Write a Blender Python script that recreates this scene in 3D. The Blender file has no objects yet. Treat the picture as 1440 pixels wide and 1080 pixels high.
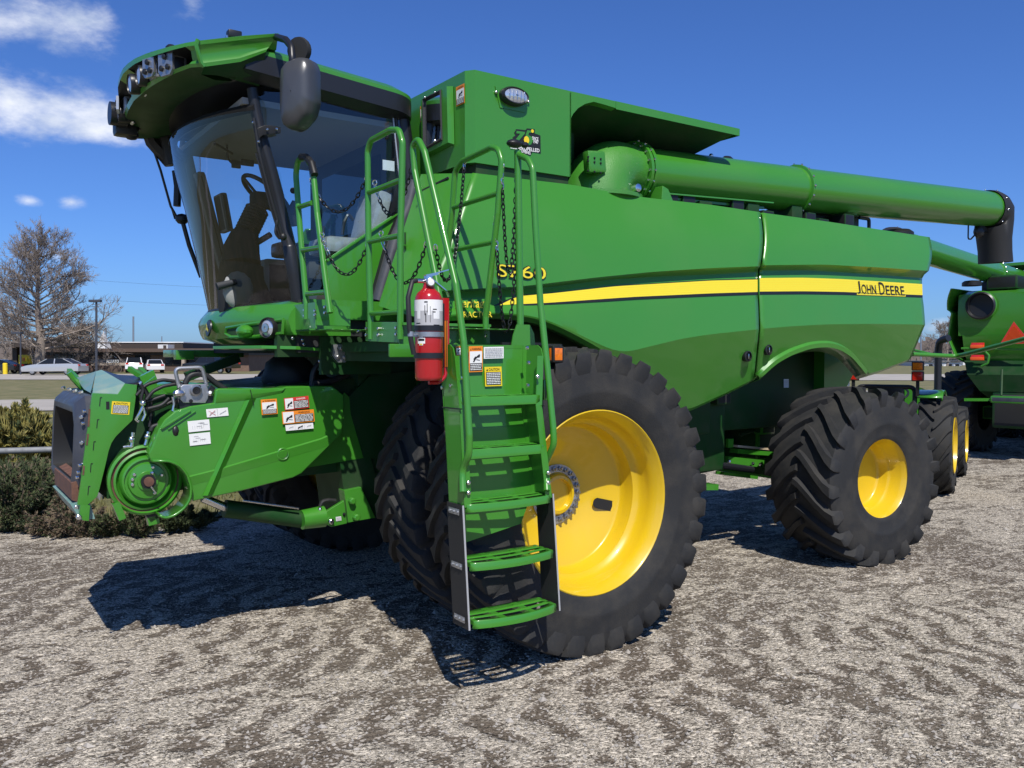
import bpy, bmesh, math, random
from mathutils import Vector, Matrix, Quaternion
V = Vector
R = math.radians
PI = math.pi
scene = bpy.context.scene
col = scene.collection

# ------------------------------------------------------------------ camera and measuring
CAM = V((-3.384, -6.30, 1.84))
YAW, PITCH, FPX = R(34.5), math.atan(40 / 1200), 1200.0
FWD = V((math.sin(YAW) * math.cos(PITCH), math.cos(YAW) * math.cos(PITCH), -math.sin(PITCH)))
RGT = V((math.cos(YAW), -math.sin(YAW), 0))
UPV = RGT.cross(FWD)
HF = V((math.sin(YAW), math.cos(YAW), 0))

def ray(px, py):
    return FWD * FPX + RGT * (px - 720) + UPV * (540 - py)

def at(px, py, X=None, Y=None, Z=None, D=None, P=None):
    """survey helper: where the sight line through a photo pixel meets a real plane of the machine or ground"""
    r = ray(px, py)
    if X is not None: t = (X - CAM.x) / r.x
    elif Y is not None: t = (Y - CAM.y) / r.y
    elif Z is not None: t = (Z - CAM.z) / r.z
    elif D is not None: t = D / r.dot(HF)
    else: t = (P[0] - CAM).dot(P[1]) / r.dot(P[1])
    return CAM + r * t

def ats(pts, **k):
    return [at(p[0], p[1], **k) for p in pts]

# ------------------------------------------------------------------ materials
MATS = {}
def nmat(name, base=(.5, .5, .5), rough=.5, metal=0., coat=0., spec=.5, emis=None, var=0., vscale=3., bump=0., bscale=60., dirt=None, dirtamt=.3, trans=0.):
    m = bpy.data.materials.new(name); m.use_nodes = True
    nt = m.node_tree; b = nt.nodes['Principled BSDF']
    b.inputs['Base Color'].default_value = (*base, 1)
    b.inputs['Roughness'].default_value = rough
    b.inputs['Metallic'].default_value = metal
    b.inputs['Coat Weight'].default_value = coat
    b.inputs['Coat Roughness'].default_value = .06
    b.inputs['Specular IOR Level'].default_value = spec
    if emis:
        b.inputs['Emission Color'].default_value = (*emis[:3], 1); b.inputs['Emission Strength'].default_value = emis[3]
    if var or dirt or bump:
        tc = nt.nodes.new('ShaderNodeTexCoord')
    if var or dirt:
        nz = nt.nodes.new('ShaderNodeTexNoise'); nz.inputs['Scale'].default_value = vscale; nz.inputs['Detail'].default_value = 6; nz.inputs['Roughness'].default_value = .62
        nt.links.new(tc.outputs['Object'], nz.inputs['Vector'])
        mr = nt.nodes.new('ShaderNodeMapRange'); mr.inputs[1].default_value = .42; mr.inputs[2].default_value = .72
        nt.links.new(nz.outputs['Fac'], mr.inputs[0])
        mx = nt.nodes.new('ShaderNodeMix'); mx.data_type = 'RGBA'
        mx.inputs[6].default_value = (*base, 1)
        d = dirt if dirt else tuple(c * (1 + var) for c in base)
        mx.inputs[7].default_value = (*d, 1)
        mu = nt.nodes.new('ShaderNodeMath'); mu.operation = 'MULTIPLY'; mu.inputs[1].default_value = dirtamt if dirt else 1.
        nt.links.new(mr.outputs[0], mu.inputs[0]); nt.links.new(mu.outputs[0], mx.inputs[0])
        nt.links.new(mx.outputs[2], b.inputs['Base Color'])
        r2 = nt.nodes.new('ShaderNodeMapRange'); r2.inputs[3].default_value = rough; r2.inputs[4].default_value = min(1, rough + .18)
        nt.links.new(mr.outputs[0], r2.inputs[0]); nt.links.new(r2.outputs[0], b.inputs['Roughness'])
    if bump:
        n2 = nt.nodes.new('ShaderNodeTexNoise'); n2.inputs['Scale'].default_value = bscale; n2.inputs['Detail'].default_value = 4
        nt.links.new(tc.outputs['Object'], n2.inputs['Vector'])
        bp = nt.nodes.new('ShaderNodeBump'); bp.inputs['Strength'].default_value = bump; bp.inputs['Distance'].default_value = .01
        nt.links.new(n2.outputs['Fac'], bp.inputs['Height']); nt.links.new(bp.outputs[0], b.inputs['Normal'])
    MATS[name] = m
    return m

GREEN = nmat('green paint', (.046, .235, .018), .30, coat=.6, dirt=(.11, .19, .085), dirtamt=.08, vscale=1.7, bump=.10, bscale=1.4)
GREENC = nmat('green cast paint', (.046, .235, .020), .45, coat=.35, bump=.35, bscale=140, dirt=(.12, .2, .10), dirtamt=.2, vscale=6)
GREEND = nmat('shaded green paint', (.008, .050, .010), .5, spec=.3, dirt=(.05, .06, .035), dirtamt=.5, vscale=4)  # the green darkened to carry shade under and inside the machine
YELLOW = nmat('yellow rim paint', (.66, .445, .010), .3, coat=.6, dirt=(.45, .30, .05), dirtamt=.12, vscale=5)
DECALY = nmat('yellow decal', (.80, .66, .03), .4)
RUBBER = nmat('tyre rubber', (.024, .0245, .025), .72, spec=.32, dirt=(.080, .072, .058), dirtamt=.42, vscale=5, bump=.2, bscale=90)
RUBBER2 = nmat('soft black rubber', (.018, .018, .018), .6, bump=.1, bscale=60)
BLACKP = nmat('black plastic', (.014, .015, .018), .38)
MIRRORP = nmat('mirror housing plastic', (.085, .088, .092), .33, metal=.35)
BLACK = nmat('black paint', (.012, .012, .012), .45)
SLATE = nmat('slate grey plastic', (.045, .05, .065), .42, dirt=(.12, .12, .12), dirtamt=.3, vscale=8)
DARK = nmat('dark interior', (.018, .019, .02), .8)
TRIM = nmat('cab trim grey', (.030, .033, .037), .7)
TRIML = nmat('cab liner light grey', (.30, .30, .28), .8)
SEAT = nmat('seat fabric', (.06, .058, .05), .85)
PLWRAP = nmat('clear wrapped seat', (.42, .43, .42), .25, var=-.5, vscale=9)
GALV = nmat('galvanised steel', (.50, .51, .52), .38, metal=.85, var=-.35, vscale=24)
CHROME = nmat('bright zinc', (.72, .73, .74), .22, metal=1.)
PIPE = nmat('weathered grey pipe', (.24, .25, .26), .65, metal=.2, var=-.2, vscale=12)
STEEL = nmat('bare steel', (.35, .35, .35), .35, metal=.9)
RUST = nmat('rusty steel', (.11, .052, .034), .75, var=.8, vscale=20)
TEAL = nmat('green paint with sky reflection', (.16, .30, .28), .35, dirt=(.35, .36, .30), dirtamt=.4, vscale=9)  # green turned pale teal: the reflected sky is put into the colour
RED = nmat('red enamel', (.42, .012, .016), .22, coat=.6)
WHITE = nmat('white label', (.80, .80, .78), .5)
GREYL = nmat('grey label', (.45, .45, .45), .5)
BLKINK = nmat('black ink', (.012, .012, .012), .5)
ORANGEL = nmat('orange label', (.85, .26, .02), .5)
YELLOWL = nmat('yellow label', (.82, .60, .02), .5)
REDL = nmat('red label', (.62, .035, .03), .5)
AMBER = nmat('amber lens', (.85, .20, .01), .15, coat=.5, var=-.4, vscale=60)
REDLENS = nmat('red lens', (.55, .02, .01), .18, coat=.5)
SMVO = nmat('fluorescent orange red', (.92, .12, .02), .45)
LENS = nmat('clear lamp lens', (.62, .66, .70), .08, metal=.6)
WOOD = nmat('light wood', (.55, .44, .30), .7)
HOSE = nmat('hydraulic hose', (.016, .016, .017), .55)
CHAINB = nmat('black chain', (.02, .02, .022), .35, metal=.5)

def glass(name, tint, refl=.08, add=.0):
    m = bpy.data.materials.new(name); m.use_nodes = True
    nt = m.node_tree; nt.nodes.remove(nt.nodes['Principled BSDF'])
    out = nt.nodes['Material Output']
    tr = nt.nodes.new('ShaderNodeBsdfTransparent'); tr.inputs[0].default_value = (*tint, 1)
    gl = nt.nodes.new('ShaderNodeBsdfGlossy'); gl.inputs['Roughness'].default_value = .02
    fr = nt.nodes.new('ShaderNodeFresnel'); fr.inputs[0].default_value = 1.5
    ma = nt.nodes.new('ShaderNodeMath'); ma.operation = 'MULTIPLY_ADD'; ma.inputs[1].default_value = 1.; ma.inputs[2].default_value = add
    mx = nt.nodes.new('ShaderNodeMixShader')
    nt.links.new(fr.outputs[0], ma.inputs[0]); nt.links.new(ma.outputs[0], mx.inputs[0])
    nt.links.new(tr.outputs[0], mx.inputs[1]); nt.links.new(gl.outputs[0], mx.inputs[2])
    nt.links.new(mx.outputs[0], out.inputs[0])
    return m
GLASS = glass('cab glass', (.80, .89, .92), add=.035)
DKGLASS = glass('dark window', (.03, .03, .035), add=.03)

# ------------------------------------------------------------------ mesh builder
def fillet(pts, r, n=5):
    if r <= 0 or len(pts) < 3: return [V(p) for p in pts]
    out = [V(pts[0])]
    for i in range(1, len(pts) - 1):
        a, b, c = V(pts[i - 1]), V(pts[i]), V(pts[i + 1])
        u, w = (a - b), (c - b)
        lu, lw = u.length, w.length
        if lu < 1e-6 or lw < 1e-6: continue
        u /= lu; w /= lw
        ang = u.angle(w)
        if ang > PI - .05: out.append(b); continue
        t = min(r / math.tan(ang / 2), lu * .48, lw * .48)
        p0, p1 = b + u * t, b + w * t
        for k in range(n + 1):
            s = k / n
            out.append(p0 * (1 - s) ** 2 + b * 2 * s * (1 - s) + p1 * s * s)
    out.append(V(pts[-1]))
    return out

class MB:
    def __init__(s): s.bm = bmesh.new(); s.mats = []; s.mi = 0
    def mat(s, m):
        if m not in s.mats: s.mats.append(m)
        s.mi = s.mats.index(m); return s
    def face(s, vs):
        try:
            f = s.bm.faces.new(vs); f.material_index = s.mi; f.smooth = True; return f
        except ValueError: return None
    def verts(s, pts): return [s.bm.verts.new(p) for p in pts]
    def poly(s, pts): return s.face(s.verts(pts))
    def grid(s, rows, closed_u=False, closed_v=False):
        vr = [s.verts(r) for r in rows]
        nr, nc = len(vr), len(vr[0])
        for i in range(nr if closed_v else nr - 1):
            for j in range(nc if closed_u else nc - 1):
                s.face([vr[i][j], vr[i][(j + 1) % nc], vr[(i + 1) % nr][(j + 1) % nc], vr[(i + 1) % nr][j]])
        return vr
    def prism(s, pts, vec, bevel=0.):
        pts = [V(p) for p in pts]; vec = V(vec)
        a = s.verts(pts); b = s.verts([p + vec for p in pts])
        n = len(pts); fs = []
        f1 = s.face(a); f2 = s.face(list(reversed(b)))
        for i in range(n): fs.append(s.face([a[i], b[i], b[(i + 1) % n], a[(i + 1) % n]]))
        allf = [f for f in [f1, f2] + fs if f]
        bmesh.ops.recalc_face_normals(s.bm, faces=allf)
        if bevel and f1:
            es = list(f1.edges)
            bmesh.ops.bevel(s.bm, geom=es, offset=bevel, segments=3, profile=.6, affect='EDGES', clamp_overlap=True)
        return allf
    def box(s, c, size, rot=None, bevel=0.):
        c = V(c); hx, hy, hz = [x / 2 for x in size]
        m = rot.to_3x3() if rot is not None else Matrix.Identity(3)
        vs = [s.bm.verts.new(c + m @ V((sx * hx, sy * hy, sz * hz))) for sx in (-1, 1) for sy in (-1, 1) for sz in (-1, 1)]
        q = [(0, 1, 3, 2), (4, 6, 7, 5), (0, 4, 5, 1), (2, 3, 7, 6), (0, 2, 6, 4), (1, 5, 7, 3)]
        fs = [s.face([vs[i] for i in f]) for f in q]
        if bevel:
            es = list({e for f in fs for e in f.edges})
            bmesh.ops.bevel(s.bm, geom=es, offset=min(bevel, min(size) * .45), segments=2, profile=.6, affect='EDGES', clamp_overlap=True)
    def bb(s, x0, x1, y0, y1, z0, z1, bevel=0.):
        s.box(((x0 + x1) / 2, (y0 + y1) / 2, (z0 + z1) / 2), (abs(x1 - x0), abs(y1 - y0), abs(z1 - z0)), None, bevel)
    def bar(s, p, q, w, h, up=(0, 0, 1), bevel=0.):
        p, q = V(p), V(q); d = q - p; x = d.normalized(); y = V(up).cross(x)
        if y.length < 1e-4: y = V((0, 1, 0)).cross(x)
        y.normalize(); z = x.cross(y)
        s.box((p + q) / 2, (d.length, w, h), Matrix((x, y, z)).transposed(), bevel)
    def tube(s, pts, r, seg=10, fil=0., caps=True, closed=False, n=5):
        P = fillet(pts, fil, n)
        P = [P[0]] + [P[i] for i in range(1, len(P)) if (P[i] - P[i - 1]).length > 1e-5]
        N = len(P)
        if not isinstance(r, (list, tuple)): rr = [r] * N
        else: rr = [r[0] + (r[-1] - r[0]) * i / (N - 1) for i in range(N)] if len(r) != N else r
        t0 = (P[1] - P[0]).normalized()
        u = t0.cross(V((0, 0, 1)))
        if u.length < .05: u = t0.cross(V((1, 0, 0)))
        u.normalize(); rows = []; prev = t0
        for i in range(N):
            if closed: t = (P[(i + 1) % N] - P[i - 1]).normalized()
            else: t = ((P[min(i + 1, N - 1)] - P[i]).normalized() + (P[i] - P[max(i - 1, 0)]).normalized())
            if t.length < 1e-6: t = prev.copy()
            t.normalize()
            q = prev.rotation_difference(t); u = q @ u; u = (u - t * u.dot(t)).normalized(); w = t.cross(u); prev = t
            rows.append([P[i] + (u * math.cos(a) + w * math.sin(a)) * rr[i] for a in [2 * PI * k / seg for k in range(seg)]])
        vr = s.grid(rows, closed_u=True, closed_v=closed)
        if caps and not closed:
            s.face(list(reversed(vr[0]))); s.face(vr[-1])
    def cyl(s, p, q, r, r2=None, seg=16):
        s.tube([p, q], [r, r if r2 is None else r2], seg)
    def lathe(s, prof, o, axis=(0, 1, 0), seg=32, cap0=False, cap1=False, ph=0.):
        o = V(o); ax = V(axis).normalized()
        u = ax.cross(V((0, 0, 1)));
        if u.length < .05: u = ax.cross(V((1, 0, 0)))
        u.normalize(); w = ax.cross(u)
        rows = [[o + ax * h + (u * math.cos(a) + w * math.sin(a)) * r for a in [2 * PI * k / seg + ph for k in range(seg)]] for r, h in prof]
        vr = s.grid(rows, closed_u=True)
        if cap0: s.face(list(reversed(vr[0])))
        if cap1: s.face(vr[-1])
    def ball(s, c, r, sc=(1, 1, 1), seg=12, rot=None):
        m = rot.to_3x3() if rot is not None else Matrix.Identity(3)
        n = max(4, seg // 2); rows = []
        for i in range(n + 1):
            th = PI * (i / n) ; th = min(max(th, .02), PI - .02)
            rows.append([V(c) + m @ V((r * sc[0] * math.sin(th) * math.cos(2 * PI * k / seg), r * sc[1] * math.sin(th) * math.sin(2 * PI * k / seg), r * sc[2] * math.cos(th))) for k in range(seg)])
        vr = s.grid(rows, closed_u=True); s.face(vr[0]); s.face(list(reversed(vr[-1])))
    def bolt(s, p, n, r=.012, h=.012):
        n = V(n).normalized(); s.lathe([(r, 0), (r, h), (r * .7, h * 1.25)], V(p), n, 8, cap1=True)
    def ring(s, c, axis, R0, r, seg=20, sec=8, sc=None):
        c = V(c); ax = V(axis).normalized(); u = ax.orthogonal().normalized(); w = ax.cross(u)
        s.tube([c + (u * math.cos(a) + w * math.sin(a)) * R0 for a in [2 * PI * k / seg for k in range(seg)]], r, sec, closed=True)
    def build(s, name, parent=None, smooth=32, solid=0., flip=False, mat=None):
        if mat is not None and not s.mats: s.mats = [mat]
        if flip: bmesh.ops.reverse_faces(s.bm, faces=s.bm.faces[:])
        me = bpy.data.meshes.new(name); 
        off = V((0, 0, 0)); p = parent
        while p is not None: off += p.location; p = p.parent
        if off.length > 0: bmesh.ops.translate(s.bm, verts=s.bm.verts, vec=-off)
        s.bm.to_mesh(me); s.bm.free()
        for m in s.mats: me.materials.append(m)
        if smooth: me.set_sharp_from_angle(angle=R(smooth))
        else:
            me.polygons.foreach_set('use_smooth', [False] * len(me.polygons))
        o = bpy.data.objects.new(name, me); col.objects.link(o)
        if parent is not None: o.parent = parent
        if solid:
            md = o.modifiers.new('thickness', 'SOLIDIFY'); md.thickness = solid; md.offset = 1
        return o

def new(m=None):
    b = MB()
    if m: b.mat(m)
    return b

def tag(o, label=None, cat=None, group=None, kind=None):
    if label: o['label'] = label
    if cat: o['category'] = cat
    if group: o['group'] = group
    if kind: o['kind'] = kind
    return o
def thing(name, loc, label, cat, group=None, rz=0.):
    o = bpy.data.objects.new(name, None); col.objects.link(o); o.location = loc; o.rotation_euler = (0, 0, rz)
    o.empty_display_size = .2
    return tag(o, label, cat, group)
def copy_tree(o, parent=None):
    c = o.copy(); col.objects.link(c)
    if parent is not None: c.parent = parent
    for ch in list(o.children): copy_tree(ch, c)
    return c

_fc = {}
def text_mesh(txt, bold=0.):
    k = (txt, bold)
    if k not in _fc:
        cu = bpy.data.curves.new('lettering', 'FONT'); cu.body = txt; cu.size = 1; cu.offset = bold; cu.resolution_u = 3
        ob = bpy.data.objects.new('lettering', cu); col.objects.link(ob)
        dg = bpy.context.evaluated_depsgraph_get()
        me = ob.evaluated_get(dg).to_mesh()
        vs = [v.co.copy() for v in me.vertices]; fs = [list(p.vertices) for p in me.polygons]
        ob.evaluated_get(dg).to_mesh_clear(); bpy.data.objects.remove(ob); bpy.data.curves.remove(cu)
        _fc[k] = (vs, fs)
    return _fc[k]
def letter(mb, txt, o, xd, yd, h, w=None, bold=0., lift=0., fn=None, shear=0.):
    """lay lettering on a surface: o = lower-left corner, h = cap height, w = width it is fitted to"""
    vs, fs = text_mesh(txt, bold)
    v0 = text_mesh(txt, 0.)[0]
    x0 = min(v.x for v in v0); x1 = max(v.x for v in v0); y0 = min(v.y for v in v0); y1 = max(v.y for v in v0)
    k = h / (y1 - y0); kx = k if w is None else w / (x1 - x0)
    xd, yd = V(xd).normalized(), V(yd).normalized(); n = xd.cross(yd)
    out = []
    for v in vs:
        q = ((v.x - x0) * kx + shear * (v.y - y0) * k, (v.y - y0) * k)
        p = V(o) + xd * q[0] + yd * q[1] + n * lift
        out.append(fn(p) if fn else p)
    bv = mb.verts(out)
    for f in fs: mb.face([bv[i] for i in f])
    return (x1 - x0) * kx

cam = bpy.data.cameras.new('Camera'); cam.lens = 30.0; cam.sensor_width = 36; cam.clip_start = .05; cam.clip_end = 3000
co = bpy.data.objects.new('Camera', cam); col.objects.link(co)
co.matrix_world = Matrix.Translation(CAM) @ Matrix((RGT, UPV, -FWD)).transposed().to_4x4()
scene.camera = co
# ------------------------------------------------------------------ sky and sun
SUN = V((-.30, -.72, 1.0)).normalized()
scene.view_settings.view_transform = 'Standard'; scene.view_settings.look = 'None'; scene.view_settings.gamma = 1; scene.view_settings.exposure = 0.10
w = bpy.data.worlds.new('World'); scene.world = w; w.use_nodes = True
nt = w.node_tree; nd = nt.nodes; lk = nt.links
bg = nd['Background']; bg.inputs[1].default_value = .11
sky = nd.new('ShaderNodeTexSky'); sky.sky_type = 'NISHITA'; sky.sun_disc = False
sky.sun_elevation = math.asin(SUN.z); sky.sun_rotation = math.atan2(SUN.x, SUN.y)
sky.altitude = 200; sky.air_density = 1.0; sky.dust_density = .6; sky.ozone_density = 2.2
tc = nd.new('ShaderNodeTexCoord')
def vm(op, a, b=None):
    n = nd.new('ShaderNodeVectorMath'); n.operation = op
    for i, x in enumerate((a, b)):
        if x is None: continue
        if isinstance(x, bpy.types.NodeSocket): lk.new(x, n.inputs[i])
        else: n.inputs[i].default_value = x
    return n.outputs['Value'] if op in ('DOT_PRODUCT', 'LENGTH') else n.outputs[0]
def mt(op, a, b=None, c=None):
    n = nd.new('ShaderNodeMath'); n.operation = op
    for i, x in enumerate((a, b, c)):
        if x is None: continue
        if isinstance(x, bpy.types.NodeSocket): lk.new(x, n.inputs[i])
        else: n.inputs[i].default_value = x
    return n.outputs[0]
dirv = vm('NORMALIZE', tc.outputs['Generated'])
blobs = [(25, 142, 150, 50, 1.12), (15, 30, 115, 46, 1.0), (268, 10, 46, 52, .86), (130, 182, 100, 28, .85), (38, 283, 30, 14, .45), (100, 284, 32, 18, .4),
         (1325, 455, 60, 30, .62), (1335, 420, 60, 12, .3), (1290, 490, 60, 18, .5), (70, 360, 60, 18, .35), (1400, 300, 200, 20, .1)]
val = None
for (px, py, sx, sy, k) in blobs:
    c = ray(px, py).normalized(); ue = c.cross(V((0, 0, 1))).normalized(); ve = ue.cross(c)
    u = mt('MULTIPLY', vm('DOT_PRODUCT', dirv, ue), 1200 / sx); v = mt('MULTIPLY', vm('DOT_PRODUCT', dirv, ve), 1200 / sy)
    d = mt('SQRT', mt('ADD', mt('MULTIPLY', u, u), mt('MULTIPLY', v, v)))
    f = mt('SUBTRACT', 1.0, d)
    f = mt('MINIMUM', f, mt('MULTIPLY', vm('DOT_PRODUCT', dirv, c), 10))
    f = mt('ADD', f, k - 1.0)
    val = f if val is None else mt('MAXIMUM', val, f)
nz = nd.new('ShaderNodeTexNoise'); nz.inputs['Scale'].default_value = 8.5; nz.inputs['Detail'].default_value = 9; nz.inputs['Roughness'].default_value = .6
mp = nd.new('ShaderNodeMapping'); mp.inputs['Scale'].default_value = (1, 1, 1.9); lk.new(dirv, mp.inputs[0]); lk.new(mp.outputs[0], nz.inputs[0])
dens = mt('ADD', val, mt('MULTIPLY', mt('SUBTRACT', nz.outputs['Fac'], .5), 3.0))
mr = nd.new('ShaderNodeMapRange'); mr.interpolation_type = 'SMOOTHSTEP'; mr.inputs[1].default_value = .05; mr.inputs[2].default_value = 1.05; mr.inputs[4].default_value = .95
lk.new(dens, mr.inputs[0])
nz2 = nd.new('ShaderNodeTexNoise'); nz2.inputs['Scale'].default_value = 14; nz2.inputs['Detail'].default_value = 6; lk.new(mp.outputs[0], nz2.inputs[0])
cr = nd.new('ShaderNodeMix'); cr.data_type = 'RGBA'; cr.inputs[6].default_value = (4.0, 4.9, 6.6, 1); cr.inputs[7].default_value = (8.2, 8.5, 9.2, 1)
m3 = nd.new('ShaderNodeMapRange'); m3.inputs[1].default_value = .35; m3.inputs[2].default_value = .62; lk.new(nz2.outputs['Fac'], m3.inputs[0]); lk.new(m3.outputs[0], cr.inputs[0])
cm = nd.new('ShaderNodeMix'); cm.data_type = 'RGBA'
tint = vm('MULTIPLY', sky.outputs[0], (.37, .61, 1.10))   # clear, dry spring air
zen = nd.new('ShaderNodeMapRange'); zen.interpolation_type = 'SMOOTHSTEP'; zen.inputs[1].default_value = .42; zen.inputs[2].default_value = .85; zen.inputs[3].default_value = 1.; zen.inputs[4].default_value = .5
lk.new(vm('DOT_PRODUCT', dirv, (0, 0, 1)), zen.inputs[0])   # unseen sky overhead dimmed to weaken the fill light in shadows
sc_ = nd.new('ShaderNodeVectorMath'); sc_.operation = 'SCALE'; lk.new(tint, sc_.inputs[0]); lk.new(zen.outputs[0], sc_.inputs['Scale']); tint = sc_.outputs[0]
lk.new(mr.outputs[0], cm.inputs[0]); lk.new(tint, cm.inputs[6]); lk.new(cr.outputs[2], cm.inputs[7]); lk.new(cm.outputs[2], bg.inputs[0])

sl = bpy.data.lights.new('Sun', 'SUN'); sl.energy = 4.6; sl.angle = R(.53); sl.color = (1, .955, .89)
so = bpy.data.objects.new('Sun', sl); col.objects.link(so)
so.rotation_euler = (-SUN).to_track_quat('-Z', 'Y').to_euler()

# ------------------------------------------------------------------ ground
def nodes_of(name):
    m = bpy.data.materials.new(name); m.use_nodes = True
    return m, m.node_tree, m.node_tree.nodes, m.node_tree.links, m.node_tree.nodes['Principled BSDF']
def gravel_mat():
    m, t, n, l, b = nodes_of('gravel lot')
    tc = n.new('ShaderNodeTexCoord')
    def noise(sc, det=4, ro=.55, vec=None, dist=0.):
        q = n.new('ShaderNodeTexNoise'); q.inputs['Scale'].default_value = sc; q.inputs['Detail'].default_value = det; q.inputs['Roughness'].default_value = ro; q.inputs['Distortion'].default_value = dist
        l.new(vec or tc.outputs['Object'], q.inputs[0]); return q.outputs['Fac']
    def M(op, a, b2=None, c=None):
        q = n.new('ShaderNodeMath'); q.operation = op
        for i, x in enumerate((a, b2, c)):
            if x is None: continue
            if isinstance(x, bpy.types.NodeSocket): l.new(x, q.inputs[i])
            else: q.inputs[i].default_value = x
        return q.outputs[0]
    def rng(x, a, b2, c=0., d=1.):
        q = n.new('ShaderNodeMapRange'); q.inputs[1].default_value = a; q.inputs[2].default_value = b2; q.inputs[3].default_value = c; q.inputs[4].default_value = d
        l.new(x, q.inputs[0]); return q.outputs[0]
    def mix(f, a, b2):
        q = n.new('ShaderNodeMix'); q.data_type = 'RGBA'
        l.new(f, q.inputs[0]) if isinstance(f, bpy.types.NodeSocket) else setattr(q.inputs[0], 'default_value', f)
        for i, x in ((6, a), (7, b2)):
            if isinstance(x, bpy.types.NodeSocket): l.new(x, q.inputs[i])
            else: q.inputs[i].default_value = (*x, 1)
        return q.outputs[2]
    vo = n.new('ShaderNodeTexVoronoi'); vo.inputs['Scale'].default_value = 62; l.new(tc.outputs['Object'], vo.inputs[0])
    vs = n.new('ShaderNodeTexVoronoi'); vs.inputs['Scale'].default_value = 150; l.new(tc.outputs['Object'], vs.inputs[0])
    sep = n.new('ShaderNodeSeparateColor'); l.new(vo.outputs['Color'], sep.inputs[0])
    sp2 = n.new('ShaderNodeSeparateColor'); l.new(vs.outputs['Color'], sp2.inputs[0])
    stone = mix(rng(sep.outputs[0], 0, 1), (.125, .107, .083), (.76, .68, .555))
    fine = mix(rng(sp2.outputs[0], 0, 1), (.085, .072, .054), (.68, .61, .50))
    base = mix(rng(sep.outputs[1], .45, .55), stone, fine)
    # damp, churned earth showing between the stones: two crossing directions of wheel marks
    mpp = n.new('ShaderNodeMapping'); mpp.inputs['Rotation'].default_value = (0, 0, R(28)); mpp.inputs['Scale'].default_value = (1.0, 1.7, 1); l.new(tc.outputs['Object'], mpp.inputs[0])
    mp2 = n.new('ShaderNodeMapping'); mp2.inputs['Rotation'].default_value = (0, 0, R(-40)); mp2.inputs['Scale'].default_value = (1.0, 1.5, 1); l.new(tc.outputs['Object'], mp2.inputs[0])
    a = noise(2.6, 4, .62, mpp.outputs[0], 1.4); c = noise(3.4, 4, .6, mp2.outputs[0], 1.2); big = noise(.30, 3, .5); fz = noise(24, 3, .7)
    k = M('ADD', M('MULTIPLY', a, .55), M('MULTIPLY', c, .45)); k = M('ADD', k, M('MULTIPLY', M('SUBTRACT', big, .5), .50)); k = M('ADD', k, M('MULTIPLY', M('SUBTRACT', fz, .5), .36))
    for (a0_, a1_, w_, pit, sgn) in (((-80, 955), (960, 893), .34, .26, 1), ((-80, 1062), (960, 990), .36, .28, -1), ((560, 1090), (1500, 905), .34, .24, 1), ((700, 860), (1500, 905), .33, .25, -1), ((-60, 868), (420, 900), .3, .24, 1), ((300, 1090), (1440, 1040), .3, .26, -1)):
        A_, B_ = at(*a0_, Z=0.), at(*a1_, Z=0.); dr = (B_ - A_).normalized(); nn_ = V((-dr.y, dr.x, 0))
        sv = n.new('ShaderNodeVectorMath'); sv.operation = 'SUBTRACT'; l.new(tc.outputs['Object'], sv.inputs[0]); sv.inputs[1].default_value = A_
        def dot(v):
            q = n.new('ShaderNodeVectorMath'); q.operation = 'DOT_PRODUCT'; l.new(sv.outputs[0], q.inputs[0]); q.inputs[1].default_value = v; return q.outputs['Value']
        u, v = dot(dr), M('ABSOLUTE', dot(nn_))
        ph = M('ADD', M('MULTIPLY', u, 2 * PI / pit), M('MULTIPLY', v, sgn * 9.0)); ph = M('ADD', ph, M('MULTIPLY', c, 5.0))
        k = M('ADD', k, M('MULTIPLY', M('MULTIPLY', M('SINE', ph), rng(v, w_, w_ * .75)), .092))
    damp = rng(k, .495, .548)
    soil = mix(rng(sp2.outputs[1], .1, .9), (.058, .045, .032), (.15, .12, .09))
    soil = mix(M('GREATER_THAN', sep.outputs[2], .86), soil, (.40, .36, .31))
    cc = mix(M('MULTIPLY', damp, .93), base, soil)
    fy = noise(.5, 4, .6); cc = mix(rng(fy, .4, .7, .0, .10), cc, (.50, .46, .38))
    l.new(cc, b.inputs['Base Color']); b.inputs['Roughness'].default_value = .95; b.inputs['Specular IOR Level'].default_value = .15
    h = M('ADD', M('MULTIPLY', M('SUBTRACT', 1., vo.outputs['Distance']), .010), M('MULTIPLY', M('SUBTRACT', 1., vs.outputs['Distance']), .004))
    h = M('MULTIPLY', h, rng(damp, 0, 1, 1.0, .45)); h = M('ADD', h, M('MULTIPLY', k, -.09))
    bp = n.new('ShaderNodeBump'); bp.inputs['Strength'].default_value = .85; bp.inputs['Distance'].default_value = 1.; l.new(h, bp.inputs['Height']); l.new(bp.outputs[0], b.inputs['Normal'])
    return m
GRAVEL = gravel_mat()
ASPH = nmat('pale concrete road', (.40, .37, .33), .9, var=-.2, vscale=.6, bump=.1, bscale=30)
GRASSM = nmat('dormant verge grass', (.125, .125, .045), .95, dirt=(.26, .21, .11), dirtamt=.8, vscale=.9)

def sheet(name, pts, z, m):
    b = new(m); b.poly([V((p[0], p[1], z)) for p in pts]); o = b.build(name); o['kind'] = 'structure'; return o
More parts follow.
